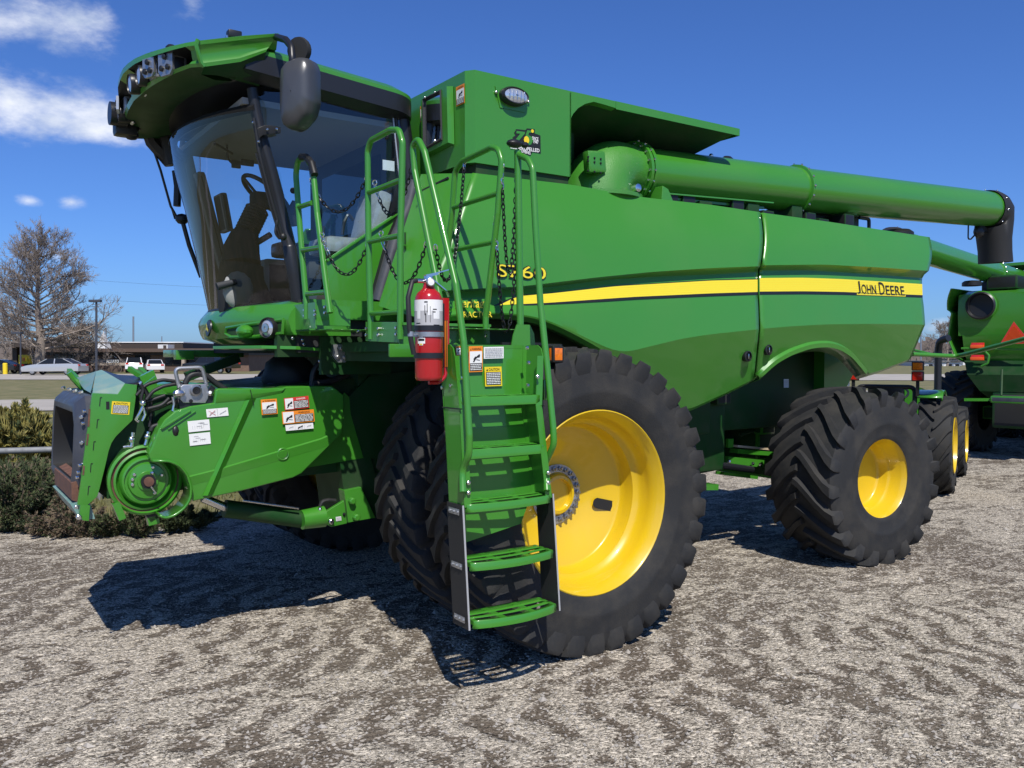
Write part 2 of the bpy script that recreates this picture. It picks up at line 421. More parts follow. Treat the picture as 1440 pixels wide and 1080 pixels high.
# terrain: one big sheet, the gravel yard laid on it
def gp(r, d):
    p = CAM + RGT * r + HF * d; return (p.x, p.y)
def noise2(x, y):
    return (math.sin(x * 2.1 + 1.3 * math.sin(y * 1.7)) + math.sin(y * 2.7 + 1.1 * math.sin(x * 1.3)) + .6 * math.sin(x * 5.3 + y * 4.1) + .5 * math.sin(x * 7.7 - y * 6.2)) * .25
b = new(GRAVEL)
rows = []
ds = [-9 + i * .25 for i in range(41)]
ds = [x for x in ds] + [1.25 + i * .12 for i in range(120)] + [15.8 + i * 1.0 for i in range(10)]
for d in ds:
    row = []
    for i in range(161):
        r = -16 + i * .22
        p = CAM + RGT * r + HF * d
        edge = 1.0 if d < 15 else 0.
        row.append(V((p.x, p.y, .013 * noise2(p.x * 1.1, p.y * 1.1) * edge + .004)))
    rows.append(row)
b.grid(rows); o = b.build('gravel_lot', flip=True); o['kind'] = 'structure'
sheet('ground', [gp(-1500, -60), gp(1500, -60), gp(1500, 1800), gp(-1500, 1800)], -.02, GRASSM)
# ================================================================== COMBINE HARVESTER
HV = thing('combine_harvester', (0, 0, 0), 'large green combine harvester with cab, ladder and yellow stripe, parked side-on on the gravel without a header', 'combine harvester')
HO = MB  # alias

def tyre_mesh(Rt, W, rim, nl, lh, lw, sweep, bead=.42, toe=1.6):
    """carcass of revolution about +Y with chevron lugs; front of the machine is -X"""
    b = new(RUBBER)
    h = W / 2; c = Rt - lh
    half = [(rim - .012, bead * W), (rim + .018, bead * W + .018), (rim + .03, h * .93), (rim + (c - rim) * .30, h * .995), (rim + (c - rim) * .34, h * 1.008), (rim + (c - rim) * .38, h * 1.0), (rim + (c - rim) * .62, h * .99),
            (c - .050, h * .965), (c - .018, h * .90), (c - .004, h * .72), (c + .006, h * .35), (c + .010, 0)]
    prof = [(r, -y) for r, y in half] + [(r, y) for r, y in reversed(half[:-1])]
    b.lathe(prof, (0, 0, 0), (0, 1, 0), 72)
    rnd = random.Random(4)
    for side in (-1, 1):
        for k in range(nl):
            t0 = 2 * PI * (k + (.5 if side > 0 else 0)) / nl
            st = [(-.03, 0.), (.12, .10), (.35, .34), (.6, .66), (.82, .93), (.985, 1.08), (1.03, 1.12), (1.005, 1.15)]
            rad = [Rt + .004, Rt + .003, Rt, Rt - .006, Rt - .013, Rt - .024, Rt - .05, Rt - .14]
            base = [c - .01] * 4 + [c - .03, c - .06, c - .10, c - .17]
            wid = [lw * .80, lw * .85, lw * .92, lw, lw * (1 + (toe - 1) * .45), lw * (1 + (toe - 1) * .9), lw * toe * 1.05, lw * toe * .9]
            rows = []
            for (u, s), rr, rb, ww in zip(st, rad, base, wid):
                tm = t0 - sweep * s
                y = side * u * h
                yb = y if u < .95 else side * (u - .10) * h
                def pt(r, t, yy): return V((-r * math.cos(t), yy, r * math.sin(t)))
                da = ww / 2 / Rt
                rows.append([pt(rb, tm - da * 1.45 - .006, yb), pt(rr, tm - da, y), pt(rr, tm + da * .92, y), pt(rb, tm + da * 1.4 + .006, yb)])
            if side > 0: rows = [list(reversed(r)) for r in rows]
            vr = b.grid(rows)
            b.face(list(reversed(vr[0]))); b.face(vr[-1])
    return b

def make_wheel(parent, loc, tyre, rim_prof, rimseg=64, hub=None, rot=0., flipside=False, name='wheel', slots=None):
    w = bpy.data.objects.new(name, None); col.objects.link(w); w.parent = parent
    w.location = loc; w.rotation_euler = (0, 0, rot)
    t = tyre.copy() if tyre.users_collection else tyre
    if not tyre.users_collection: col.objects.link(t)
    else: col.objects.link(t)
    t.parent = w; t.location = (0, 0, 0)
    return w, t

def link_copy(o, parent, loc=(0, 0, 0), rz=0.):
    c = o.copy(); col.objects.link(c); c.parent = parent; c.location = loc; c.rotation_euler = (0, 0, rz); return c

def empty_part(name, parent, loc, rz=0.):
    e = bpy.data.objects.new(name, None); col.objects.link(e); e.parent = parent; e.location = loc; e.rotation_euler = (0, 0, rz); return e

def rim_mesh(prof, seg=64, slots=(), slot_r=.33, slot_y=.35):
    b = new(YELLOW)
    b.lathe(prof, (0, 0, 0), (0, 1, 0), seg, cap1=True)
    for a in slots:
        b.mat(BLACK)
        # hand hole: flat black stadium-shaped patch painted for the darkness of the opening
        c = V((math.cos(a) * slot_r, slot_y, math.sin(a) * slot_r)); rad = V((math.cos(a), -.27, math.sin(a))).normalized(); tan = V((-math.sin(a), 0, math.cos(a)))
        nrm = rad.cross(tan).normalized()
        if nrm.y > 0: nrm = -nrm
        ring = []
        for k in range(20):
            q = 2 * PI * k / 20
            dx = .050 * (1 if math.cos(q) > 0 else -1) + .034 * math.cos(q); dy = .034 * math.sin(q)
            ring.append(c + rad * dx + tan * dy + V((0, -.004, 0)))
        b.grid([[p + nrm * .003 for p in ring], [p + nrm * .0035 + (p - c) * .06 for p in ring]], closed_u=True)
        b.poly([p + nrm * .003 for p in ring])
    return b

FR, FW = .957, .53           # drive tyres
RR, RWD = .798, .70          # steering tyres
FZ, RZ = .935, .758
YRIM = -2.30
# outer front (dual) wheel: deep dish, seen from outside
prof_out = [(.555, .05), (.573, .012), (.578, 0), (.568, -.006), (.556, .004), (.545, .035), (.530, .050), (.523, .10), (.520, .155), (.500, .185), (.478, .200), (.468, .26), (.462, .30), (.452, .312), (.440, .316),
            (.40, .330), (.34, .362), (.27, .395), (.215, .418), (.12, .42)]
outer = empty_part('wheel', HV, (0, YRIM + FW / 2 - .035, FZ)); outer['label'] = 'front outer dual wheel with deep yellow dish'
tb = tyre_mesh(FR, FW, .57, 34, .038, .046, .22, toe=2.45)
T1 = tb.build('tyre', None, 40); T1.parent = outer
oo = -(FW / 2 - .035)
rb = rim_mesh([(r, y + oo) for r, y in prof_out], 72, (R(-15), R(165)), .365, .345 + oo)
RM1 = rb.build('rim', None, 40); RM1.parent = outer
hb = new(YELLOW)
hb.lathe([(.135, .425), (.135, .395), (.125, .382), (.105, .378), (.10, .41), (.03, .41)], (0, oo, 0), (0, 1, 0), 32, cap1=True)
hb.mat(GALV); hb.lathe([(.195, .43), (.195, .410), (.145, .410), (.145, .43)], (0, oo, 0), (0, 1, 0), 48)
hb.mat(STEEL)
for k in range(22):
    a = 2 * PI * k / 22; p = V((.170 * math.cos(a), oo + .41, .170 * math.sin(a)))
    hb.lathe([(.017, 0), (.017, .018), (.010, .020), (.009, .032)], p, (0, -1, 0), 6, cap1=True)
HB1 = hb.build('hub', None, 30); HB1.parent = outer
# inner front wheel
prof_in = [(.555, .05), (.578, 0), (.545, .03), (.52, .12), (.49, .2), (.45, .26), (.30, .27), (.05, .27)]
def front_wheel(y, rz, lab):
    w = empty_part('wheel', HV, (0, y, FZ), rz); w['label'] = lab
    link_copy(T1, w)
    return w
wi = front_wheel(YRIM + FW / 2 - .035 + .70, 0, 'front inner dual wheel half in shadow')
ib = rim_mesh([(r, y + oo) for r, y in prof_in], 48); RM2 = ib.build('rim', None, 40); RM2.parent = wi
w2 = front_wheel(-(YRIM + FW / 2 - .035 + .70), PI, 'front inner wheel of the far side'); link_copy(RM2, w2)
w3 = front_wheel(-(YRIM + FW / 2 - .035), PI, 'front outer wheel of the far side'); link_copy(RM1, w3); link_copy(HB1, w3)
# rear steering wheels
c = at(1241, 677, D=7.49)
prof_r = [(.345, .05), (.358, .008), (.364, 0), (.356, -.005), (.346, .006), (.336, .035), (.326, .05), (.320, .13), (.304, .155), (.296, .17), (.290, .235), (.280, .25), (.262, .256), (.14, .262), (.05, .262)]
STEER = R(-3.2)
ro = -(RWD / 2 - .05)
cen = c + V((math.sin(STEER), 0, 0)) * 0 + Matrix.Rotation(STEER, 3, 'Z') @ V((0, -ro, 0))
rw = empty_part('wheel', HV, (cen.x, cen.y, RZ), STEER); rw['label'] = 'rear steering wheel with wide chevron tyre'
T2 = tyre_mesh(RR, RWD, .36, 20, .054, .066, .36, .44, 1.45).build('tyre', None, 40); T2.parent = rw
q = rim_mesh([(r, y + ro) for r, y in prof_r], 56)
q.mat(GALV); q.lathe([(.009, 0), (.009, .03)], V((.03, ro + .155, .318)), (0, 0, -1), 8, cap1=True)
RM3 = q.build('rim', None, 40); RM3.parent = rw
REARX, REARY = cen.x, cen.y
rw2 = empty_part('wheel', HV, (cen.x, -cen.y, RZ), PI + STEER); rw2['label'] = 'rear steering wheel of the far side'
link_copy(T2, rw2); link_copy(RM3, rw2)

# ------------------------------------------------------------------ side panels (swept pressings)
def resample(pts, n):
    """points resampled evenly along X"""
    out = []
    x0, x1 = pts[0].x, pts[-1].x
    for i in range(n):
        x = x0 + (x1 - x0) * i / (n - 1)
        for a, c2 in zip(pts, pts[1:]):
            if a.x <= x + 1e-9 <= c2.x + 2e-9 or c2 is pts[-1]:
                t = 0 if c2.x == a.x else (x - a.x) / (c2.x - a.x)
                # keep all coordinates
                out.append(a.lerp(c2, max(0, min(1, t)))); break
    return out
def smooth_pts(pts, it=2, w=.5):
    pts = [p.copy() for p in pts]
    for _ in range(it):
        q = [p.copy() for p in pts]
        for i in range(1, len(pts) - 1):
            pts[i] = q[i] * (1 - w) + (q[i - 1] + q[i + 1]) * .5 * w
    return pts
YT, YG, YB_, YS, YS2, YC, YBOT = -1.50, -1.655, -1.585, -1.605, -1.625, -1.66, -1.43
N = 64
L_top = [(665, 243), (755, 254), (803, 259.5), (865, 271), (905, 277.5), (1000, 288), (1069, 298.3)]
L_gu = [(604, 410), (660, 406.5), (735, 402.5), (765, 399), (840, 390), (915, 382.5), (1000, 377), (1069, 374.3)]
L_bl = [(604, 412), (660, 409), (735, 406.5), (765, 404.5), (850, 394), (925, 389), (1000, 386), (1066, 382.5)]
L_st = [(602, 424), (660, 420), (720, 416), (767, 413.5), (865, 402.5), (1000, 394.5), (1065, 393)]
L_sb = [(600, 436), (660, 432), (701, 429), (767, 426), (890, 417.5), (1000, 412.5), (1065, 410.5)]
L_cr = [(598, 446), (640, 442), (685, 439.5), (715, 440), (747, 444), (770, 450), (800, 463), (830, 478), (860, 492), (880, 495.5), (927, 484), (960, 476), (1000, 470), (1067, 463)]
L_bo = [(598, 449), (640, 444.5), (685, 441.5), (715, 442), (747, 446.5), (770, 452.5), (800, 466), (830, 482), (860, 500), (900, 535), (940, 568), (965, 577.5), (1000, 562), (1030, 548), (1060, 533)]
def curve(L, y, n=N, it=3): return smooth_pts(resample(ats(L, Y=y), n), it)
def between(a, c2, t, push=0.):
    return [p.lerp(q, t) + V((0, -push, 0)) for p, q in zip(a, c2)]
def panel(name, c, label, rear=False):
    top, gu, bl, st, sb, cr, bo = c
    b = new(GREEN)
    rows = [[p + V((0, .05, -.004)) for p in top], [p + V((0, .018, -.002)) for p in top], top] + [between(top, gu, t, .028 * math.sin(PI * t)) for t in (.12, .25, .4, .55, .7, .85)] + [gu]
    b.grid(rows)
    b.grid([gu, between(gu, bl, .5, -.012), bl])
    b.grid([bl, between(bl, st, .5, -.002), st, sb, between(sb, cr, .35, .004), between(sb, cr, .7, .003), cr])
    bmesh.ops.remove_doubles(b.bm, verts=b.bm.verts, dist=.0004)
    b.grid([[p.copy() for p in cr]] + [between(cr, bo, t) for t in (.25, .5, .75)] + [bo])
    b.grid([[p.copy() for p in bo], [p + V((0, .03, -.028)) for p in bo], [p + V((0, .085, -.03)) for p in bo]])
    bmesh.ops.remove_doubles(b.bm, verts=b.bm.verts, dist=.0004)
    bmesh.ops.recalc_face_normals(b.bm, faces=b.bm.faces[:])
    b.bm.normal_update()
    if sum(f.normal.y * f.calc_area() for f in b.bm.faces) > 0: bmesh.ops.reverse_faces(b.bm, faces=b.bm.faces[:])
    o = b.build(name, HV, 24); 
    md = o.modifiers.new('sheet thickness', 'SOLIDIFY'); md.thickness = .02; md.offset = -1
    if label: o['label'] = label
    return o
def lower_edge(L, cr, n, it):
    """bottom edge lying on the sheet that slopes inward below the crease"""
    out = []
    for px, py in L:
        y = -1.55
        for _ in range(4):
            p = at(px, py, Y=y)
            zc = min(cr, key=lambda q: abs(q.x - p.x)).z
            y = YC + .38 * max(0., zc - p.z)
        out.append(at(px, py, Y=y))
    return smooth_pts(resample(out, n), it)
fc = [curve(L_top, YT), curve(L_gu, YG), curve(L_bl, YB_), curve(L_st, YS), curve(L_sb, YS2), curve(L_cr, YC), lower_edge(L_bo, curve(L_cr, YC), N, 3)]
PF = panel('side_panel', fc, 'front side panel arching over the drive tyre')
Q_top = [(1072, 299), (1160, 311), (1235, 322.5), (1307.5, 333.5)]
Q_gu = [(1072.3, 373), (1160, 372), (1235, 376), (1306, 381)]
Q_bl = [(1069, 380.5), (1130, 380), (1185, 383), (1297, 391)]
Q_st = [(1068, 391), (1130, 390.5), (1185, 392.5), (1296.5, 399.5)]
Q_sb = [(1068, 410), (1130, 409.5), (1185, 410.5), (1297, 415)]
Q_cr = [(1070.2, 462.5), (1110, 459), (1160, 456.2), (1230, 455.3), (1301, 456.5)]
Q_bo = [(1063.5, 531), (1085, 510), (1110, 496), (1135, 487.5), (1150, 485.5), (1165, 485.5), (1180, 490), (1195, 500), (1206, 513), (1217, 526.5), (1235, 522), (1281, 504)]
rc = [curve(Q_top, YT, 48), curve(Q_gu, YG, 48), curve(Q_bl, YB_, 48), curve(Q_st, YS, 48), curve(Q_sb, YS2, 48), curve(Q_cr, YC, 48), lower_edge(Q_bo, curve(Q_cr, YC, 48), 48, 1)]
PR = panel('rear_side_panel', rc, 'rear side panel with wheel arch')

# wheel arch flange under the rear panel, catches the light
b = new(GREEN)
arch = lower_edge([(1063.5, 531), (1085, 510), (1110, 496), (1135, 487.5), (1150, 485.5), (1165, 485.5), (1180, 490), (1195, 500), (1206, 513), (1217, 526.5)], rc[5], 30, 1)
cen_a = V((arch[15].x, arch[15].y, arch[15].z - .9))
b.grid([[p + V((0, -.004, 0)) for p in arch], [p + V((0, -.012, .012)) + (p - cen_a) * .035 for p in arch], [p + V((0, -.035, .008)) + (p - cen_a) * .012 for p in arch], [p + V((0, -.03, -.01)) - (p - cen_a) * .01 for p in arch], [p + V((0, .08, -.03)) - (p - cen_a) * .03 for p in arch]])
b.build('wheel_arch_lip', HV, 40, .006)

# stripe: yellow band with a dark keyline, laid 3 mm proud of the panel
def band(b, a, c2, i0, i1, m, lift=.003, t0=0., t1=1.):
    b.mat(m)
    ra = [a[i].lerp(c2[i], t0) + V((0, -lift, 0)) for i in range(i0, i1)]
    rb_ = [a[i].lerp(c2[i], t1) + V((0, -lift, 0)) for i in range(i0, i1)]
    b.grid([ra, rb_])
b = new(DECALY)
i0 = next(i for i, p in enumerate(fc[3]) if p.x > at(722, 416, Y=YS).x)
band(b, fc[3], fc[4], i0, N, DECALY)
for k in range(1, 6): band(b, fc[3], fc[4], i0, N, YELLOWL, .0036, k / 6 - .012, k / 6 + .012)
band(b, fc[3], fc[4], i0, N, BLACK, .0032, 1.0, 1.22); band(b, fc[3], fc[4], i0, N, BLACK, .0032, -.07, 0.)
tip = fc[4][i0 - 3] + V((0, -.003, 0)); b.mat(DECALY); b.poly([tip, fc[4][i0] + V((0, -.003, 0)), fc[3][i0] + V((0, -.003, 0))])
tip2 = fc[4][i0 - 4] + V((0, -.0025, 0)); b.mat(BLACK); b.poly([tip2, fc[4][i0] + V((0, -.0025, -.02)), fc[3][i0] + V((0, -.0025, .006))])
b.build('stripe', PF, 0)
b = new(DECALY)
band(b, rc[3], rc[4], 0, 48, DECALY)
for k in range(1, 6): band(b, rc[3], rc[4], 0, 48, YELLOWL, .0036, k / 6 - .012, k / 6 + .012)
band(b, rc[3], rc[4], 0, 48, BLACK, .0032, 1.0, 1.22)
# the maker's lettering, in small capitals
pa, pb = at(1206, 413, Y=YS2 - .004), at(1272, 415.5, Y=YS2 - .004)
xd = (pb - pa).normalized(); zd = V((0, 0, 1)); wtot = (pb - pa).length
def two(m, lift, bold, h1=.118, h2=.090):
    b.mat(m)
    nrm = V((0, -1, 0)); o0 = pa + nrm * lift + V((0, 0, .0))
    if m is DECALY:
        b.poly([o0 + xd * wtot * -.02 + V((0, 0, -.014)), o0 + xd * wtot * 1.02 + V((0, 0, -.014)), o0 + xd * wtot * 1.02 + V((0, 0, .004)), o0 + xd * wtot * -.02 + V((0, 0, .004))]); return
    for txt, x, wd, hh in (('J', 0, .062, h1), ('OHN', .085, .30, h2), ('D', .455, .115, h1), ('EERE', .595, .405, h2)):
        letter(b, txt, o0 + xd * wtot * x, xd, V((0, .15, 1)), hh, wtot * wd, bold)
two(DECALY, .003, .05); two(BLKINK, .0045, .006)
b.build('stripe', PR, 0)

# model number and dealer script on the front panel
b = new(BLKINK)
pa, pb = at(700, 389, Y=YG - .003), at(757, 392.5, Y=YG - .003); xd = (pb - pa).normalized()
def onpan(p):  # drop lettering on to the bulged panel
    return V((p.x, p.y, p.z))
for m, lift, bold in ((BLKINK, .0, .040), (DECALY, .004, .0)):
    b.mat(m); letter(b, 'S', pa + V((0, -lift - .003, 0)), xd, V((0, .11, 1)), .082, .070, bold); letter(b, '760', pa + xd * .084 + V((0, -lift - .003, 0)), xd, V((0, .11, 1)), .082, .305, bold)
b.build('model_number', PF, 0)
b = new(DECALY)
pa, pb = at(636, 434, Y=YS2 - .014), at(688, 430, Y=YS2 - .014); xd = V((1, 0, .03)).normalized()
letter(b, 'Heritage', pa + V((0.02, 0, -.01)), xd, V((0, .14, 1)), .075, (pb - pa).length * .86, .015, shear=.25)
letter(b, 'TRACTOR', pa + V((.03, -.028, -.055)), xd, V((0, .05, 1)), .036, (pb - pa).length * .9, .02)
b.build('dealer_lettering', PF, 0)
# latches
for px, py, o_ in ((1051.5, 501, PF), (1080.5, 492, PR)):
    b = new(BLACK); p = at(px, py, Y=-1.6)
    b.mat(BLACK); b.lathe([(.045, .03), (.045, -.008), (.036, -.012), (.034, 0.)], p, (0, 1, 0), 20); b.mat(BLACKP); b.lathe([(.036, .02), (.034, .004), (.01, .002)], p, (0, 1, 0), 20, cap1=True)
    b.mat(CHROME); b.box(p + V((0, -.006, 0)), (.014, .012, .045), None, .003); b.build('latch', o_)

# machine body behind the panels (separator housing, dark underneath)
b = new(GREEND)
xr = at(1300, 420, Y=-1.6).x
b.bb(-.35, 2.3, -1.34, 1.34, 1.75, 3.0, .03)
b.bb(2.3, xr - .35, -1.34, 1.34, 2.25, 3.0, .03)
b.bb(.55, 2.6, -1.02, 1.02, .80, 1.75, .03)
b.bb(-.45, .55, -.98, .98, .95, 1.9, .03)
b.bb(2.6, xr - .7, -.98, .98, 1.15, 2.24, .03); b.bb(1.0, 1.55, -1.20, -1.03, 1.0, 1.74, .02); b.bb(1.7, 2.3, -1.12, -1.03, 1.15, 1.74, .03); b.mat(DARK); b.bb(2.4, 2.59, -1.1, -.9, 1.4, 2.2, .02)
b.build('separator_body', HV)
# far side panel, plain mirror of the near one
far = PF.copy(); far.data = PF.data.copy(); far.data.transform(Matrix.Scale(-1, 4, (0, 1, 0))); far.data.flip_normals(); col.objects.link(far); far['label'] = 'front side panel of the far side'
far2 = PR.copy(); far2.data = PR.data.copy(); far2.data.transform(Matrix.Scale(-1, 4, (0, 1, 0))); far2.data.flip_normals(); col.objects.link(far2); far2['label'] = 'rear side panel of the far side'
# rear hood across the tail
b = new(GREEN)
b.prism([(xr - .42, -1.49, 3.02), (xr - .12, -1.49, 2.95), (xr - .1, -1.49, 2.55), (xr - .14, -1.49, 2.2), (xr - .5, -1.49, 2.2)], (0, 2.98, 0)); b.prism([(xr - .14, -1.1, 2.25), (xr - .2, -1.1, 1.9), (xr - .55, -1.1, 1.5), (xr - .9, -1.1, 1.5), (xr - .9, -1.1, 2.25)], (0, 2.2, 0))
b.build('rear_hood', HV)
# deck on top, engine bits seen under the auger
b = new(GREEND)
b.bb(.2, xr - .45, -1.44, 1.44, 2.985, 3.03)
b.mat(BLACK); p = at(1150, 300, Y=-1.0)
b.bb(p.x - .25, p.x + .55, -1.1, -.6, 3.03, p.z + .03, .03); b.tube([at(1222, 322, Y=-1.2), at(1222, 308, Y=-1.2), at(1208, 306, Y=-1.2)], .018, 8, .03)
b.tube([at(1128, 310, Y=-1.15), at(1128, 296, Y=-1.15)], .03, 10)
b.lathe([(.16, 0), (.16, .06), (.12, .09), (.02, .10)], at(1262, 329, Y=-1.15) + V((0, 0, -.05)), (0, 0, 1), 20, cap1=True)
for px in (985, 1000, 1035, 1052): b.mat(CHROME); b.ball(at(px, 291, Y=-1.25), .03, (1, .6, .8), 8)
for i in range(14): b.mat(BLACK if i % 3 else GREEND); b.bb(1.35 + i * .2, 1.5 + i * .2, -1.3, -1.0, 3.03, 3.09 + .04 * (i * 7 % 4), .01)
b.build('engine_deck', HV)
# ------------------------------------------------------------------ grain tank
TY = -1.50
tz = at(668, 98, Y=TY).z; tx0 = at(668, 98, Y=TY).x; tx1 = at(803, 200, Y=TY).x; tx2 = at(1040, 187, Y=TY).x
tb0 = at(672, 229, Y=TY).z
tank = new(GREEN)
ch = .055
xf = tx0
# outside wall on our side, chamfered front corner, front wall that steps down toward the cab
def wallpt(x, y, z): return V((x, y, z))
tank.grid([[V((tx1, TY, tb0)), V((tx0 + .0, TY, tb0)), V((tx0 - .045, TY + ch, tb0)), V((tx0 - .05, -.62, tb0))],
           [V((tx1, TY, tz)), V((tx0, TY, tz)), V((tx0 - .045, TY + ch, tz)), V((tx0 - .05, -.62, tz))]])
pk = [at(586, 134, X=tx0 - .05), at(577, 162, X=tx0 - .05)]
tank.poly([V((tx0 - .05, -.62, tb0)), V((tx0 - .05, pk[1].y, tb0)), pk[1], V((tx0 - .05, pk[0].y, tz))] if pk[1].y > -.6 else [V((tx0 - .05, -.62, tb0)), V((tx0 - .05, -.5, tb0)), V((tx0 - .05, -.45, tz - .2)), V((tx0 - .05, -.62, tz))])
# top deck
tank.poly([V((tx1, TY, tz)), V((tx0, TY, tz)), V((tx0 - .045, TY + ch, tz)), V((tx0 - .05, -.62, tz)), V((tx1, -.62, tz))])
# inward slope behind the front wing
tank.poly([V((tx0 - .05, -.62, tz)), V((tx0 - .05, -.45, tz - .2)), V((tx1, -.45, tz - .2)), V((tx1, -.62, tz))])
tank.bb(tx0 + .1, tx2 - .1, -.45, .9, 3.03, tz - .22, .02)
tank.bb(tx0 + .1, tx2 - .1, .9, 1.5, 3.03, tz - .02, .03)
# solid corner block inside the wing and underside lip
tank.mat(GREEND); tank.bb(tx0 + .02, tx1 - .01, TY + .02, -.47, 2.98, tz - .23)
tank.mat(GREEN); tank.poly([V((tx1, TY, tb0)), V((tx0, TY, tb0)), V((tx0 - .045, TY + ch, tb0)), V((tx0 - .05, -.5, tb0)), V((tx1, -.5, tb0))])
bmesh.ops.remove_doubles(tank.bm, verts=tank.bm.verts, dist=.0004)
# recess end wall
tank.prism([V((tx1 - .012, TY, tb0)), V((tx1 - .012, TY, tz - .01)), V((tx1 - .012, -.5, tz - .01)), V((tx1 - .012, -.5, tb0))], (.012, 0, 0))
GT = tank.build('grain_tank', HV, 20)
# recess: back wall, arch web, roof plate over the folded auger
b = new(GREEN)
zc = [at(px, py, Y=TY) for px, py in ((803, 166), (806, 160), (813, 152), (823, 146), (835, 143), (850, 147), (866, 152))]
topl = [at(px, py, Y=TY) for px, py in ((803, 130), (866, 145))]
zt = tz
up = [V((p.x, TY, zt)) for p in zc]
low = [V((p.x, TY, p.z)) for p in zc]
b.grid([[p for p in up], [p for p in low]])
b.grid([low, [p + V((0, .05, -.01)) for p in low]])
x866 = zc[-1].x
bandz = at(1040, 187, Y=TY).z - at(1040, 197, Y=TY).z
b.grid([[V((x866, TY - .002, zt)), V((tx2, TY - .002, zt))], [V((x866, TY - .002, zt - bandz)), V((tx2, TY - .002, zt - bandz))]])
b.poly([V((tx2, TY, zt)), V((tx2, TY, zt - bandz)), V((tx2 + .02, -.3, zt - bandz)), V((tx2 + .02, -.3, zt))])
b.poly([V((tx1, TY, zt)), V((tx2, TY, zt)), V((tx2 + .02, -.3, zt + .0)), V((tx1, -.3, zt + .0))])
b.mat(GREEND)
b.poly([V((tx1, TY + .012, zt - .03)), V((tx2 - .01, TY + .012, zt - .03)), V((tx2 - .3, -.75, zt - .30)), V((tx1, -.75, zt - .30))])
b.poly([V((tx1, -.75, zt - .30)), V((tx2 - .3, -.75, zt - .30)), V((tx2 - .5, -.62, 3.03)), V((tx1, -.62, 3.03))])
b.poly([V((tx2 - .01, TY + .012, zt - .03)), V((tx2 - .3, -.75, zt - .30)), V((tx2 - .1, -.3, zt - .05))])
b.cyl(V((tx1 + .3, -1.05, 3.2)), V((tx1 + .3, -1.05, 3.68)), .07)
b.cyl(V((tx1 + .16, -1.2, 3.3)), V((tx1 + .16, -1.2, 3.68)), .03)
b.mat(CHROME)
for px, py in ((857, 171), (934, 186)): b.ball(at(px, py, Y=-1.1), .012, (1, 1, 1), 8)
b.build('tank_cover', GT, 25)
# sight window in the front wall
FX = tx0 - .05
def fpt(px, py, dx=0.): return at(px, py, X=FX - dx)
b = new(GREEN)
w4 = [fpt(603, 140), fpt(629, 127), fpt(631, 199), fpt(604, 214)]
o4 = [fpt(599, 141), fpt(637, 121), fpt(639, 203), fpt(601, 222)]
dx = V((-.045, 0, 0))
c4 = sum(w4, V()) / 4
b.grid([o4 + [o4[0]], [p + dx + (c4 - p) * .04 for p in o4] + [o4[0] + dx + (c4 - o4[0]) * .04], [p + dx + (c4 - p) * .03 for p in w4] + [w4[0] + dx + (c4 - w4[0]) * .03]])
b.mat(RUBBER2); b.grid([[p + dx * 1.05 for p in w4] + [w4[0] + dx * 1.05], [p + dx * 1.25 + (c4 - p) * .06 for p in w4] + [w4[0] + dx * 1.25 + (c4 - w4[0]) * .06], [p + dx * .9 + (c4 - p) * .16 for p in w4] + [w4[0] + dx * .9 + (c4 - w4[0]) * .16]])
b.mat(DKGLASS); b.poly([p + dx * .9 + (c4 - p) * .14 for p in w4])
b.mat(DARK); b.poly([p + dx * .35 + (c4 - p) * .1 for p in w4])
b.mat(CHROME); b.ball(fpt(622, 132) + dx * 1.3, .008); b.ball(fpt(608, 139) + dx * 1.3, .008); b.ball(fpt(622, 200) + dx * 1.3, .014)
b.build('sight_window', GT, 30)
# oval work lamp on the tank side
b = new(BLACKP); lp = at(720, 137, Y=TY)
m = Matrix.Rotation(R(0), 3, 'Z')
def oval(b, c, rx, rz, y): return [V((c.x + rx * math.cos(a), c.y + y, c.z + rz * math.sin(a))) for a in [2 * PI * k / 28 for k in range(28)]]
b.grid([oval(b, lp, .112, .062, 0), oval(b, lp, .112, .062, -.04), oval(b, lp, .102, .053, -.056), oval(b, lp, .090, .044, -.050)], closed_u=True)
b.mat(LENS); vr = b.grid([oval(b, lp, .090, .044, -.050), oval(b, lp, .05, .024, -.060), oval(b, lp, .01, .005, -.063)], closed_u=True)
for i in range(5):
    b.mat(CHROME); b.box(lp + V((-.06 + .03 * i, -.064, 0)), (.004, .004, .06))
b.mat(GREEN); b.prism([lp + V((dx_, 0, dz_)) for dx_, dz_ in ((-.14, .05), (-.10, -.085), (.10, -.085), (.14, .0), (.12, .05))], (0, -.006, 0), .002)
b.mat(CHROME); b.ball(lp + V((-.135, -.01, .01)), .012); b.ball(lp + V((.13, -.01, -.01)), .010)
b.build('work_lamp', GT, 30)

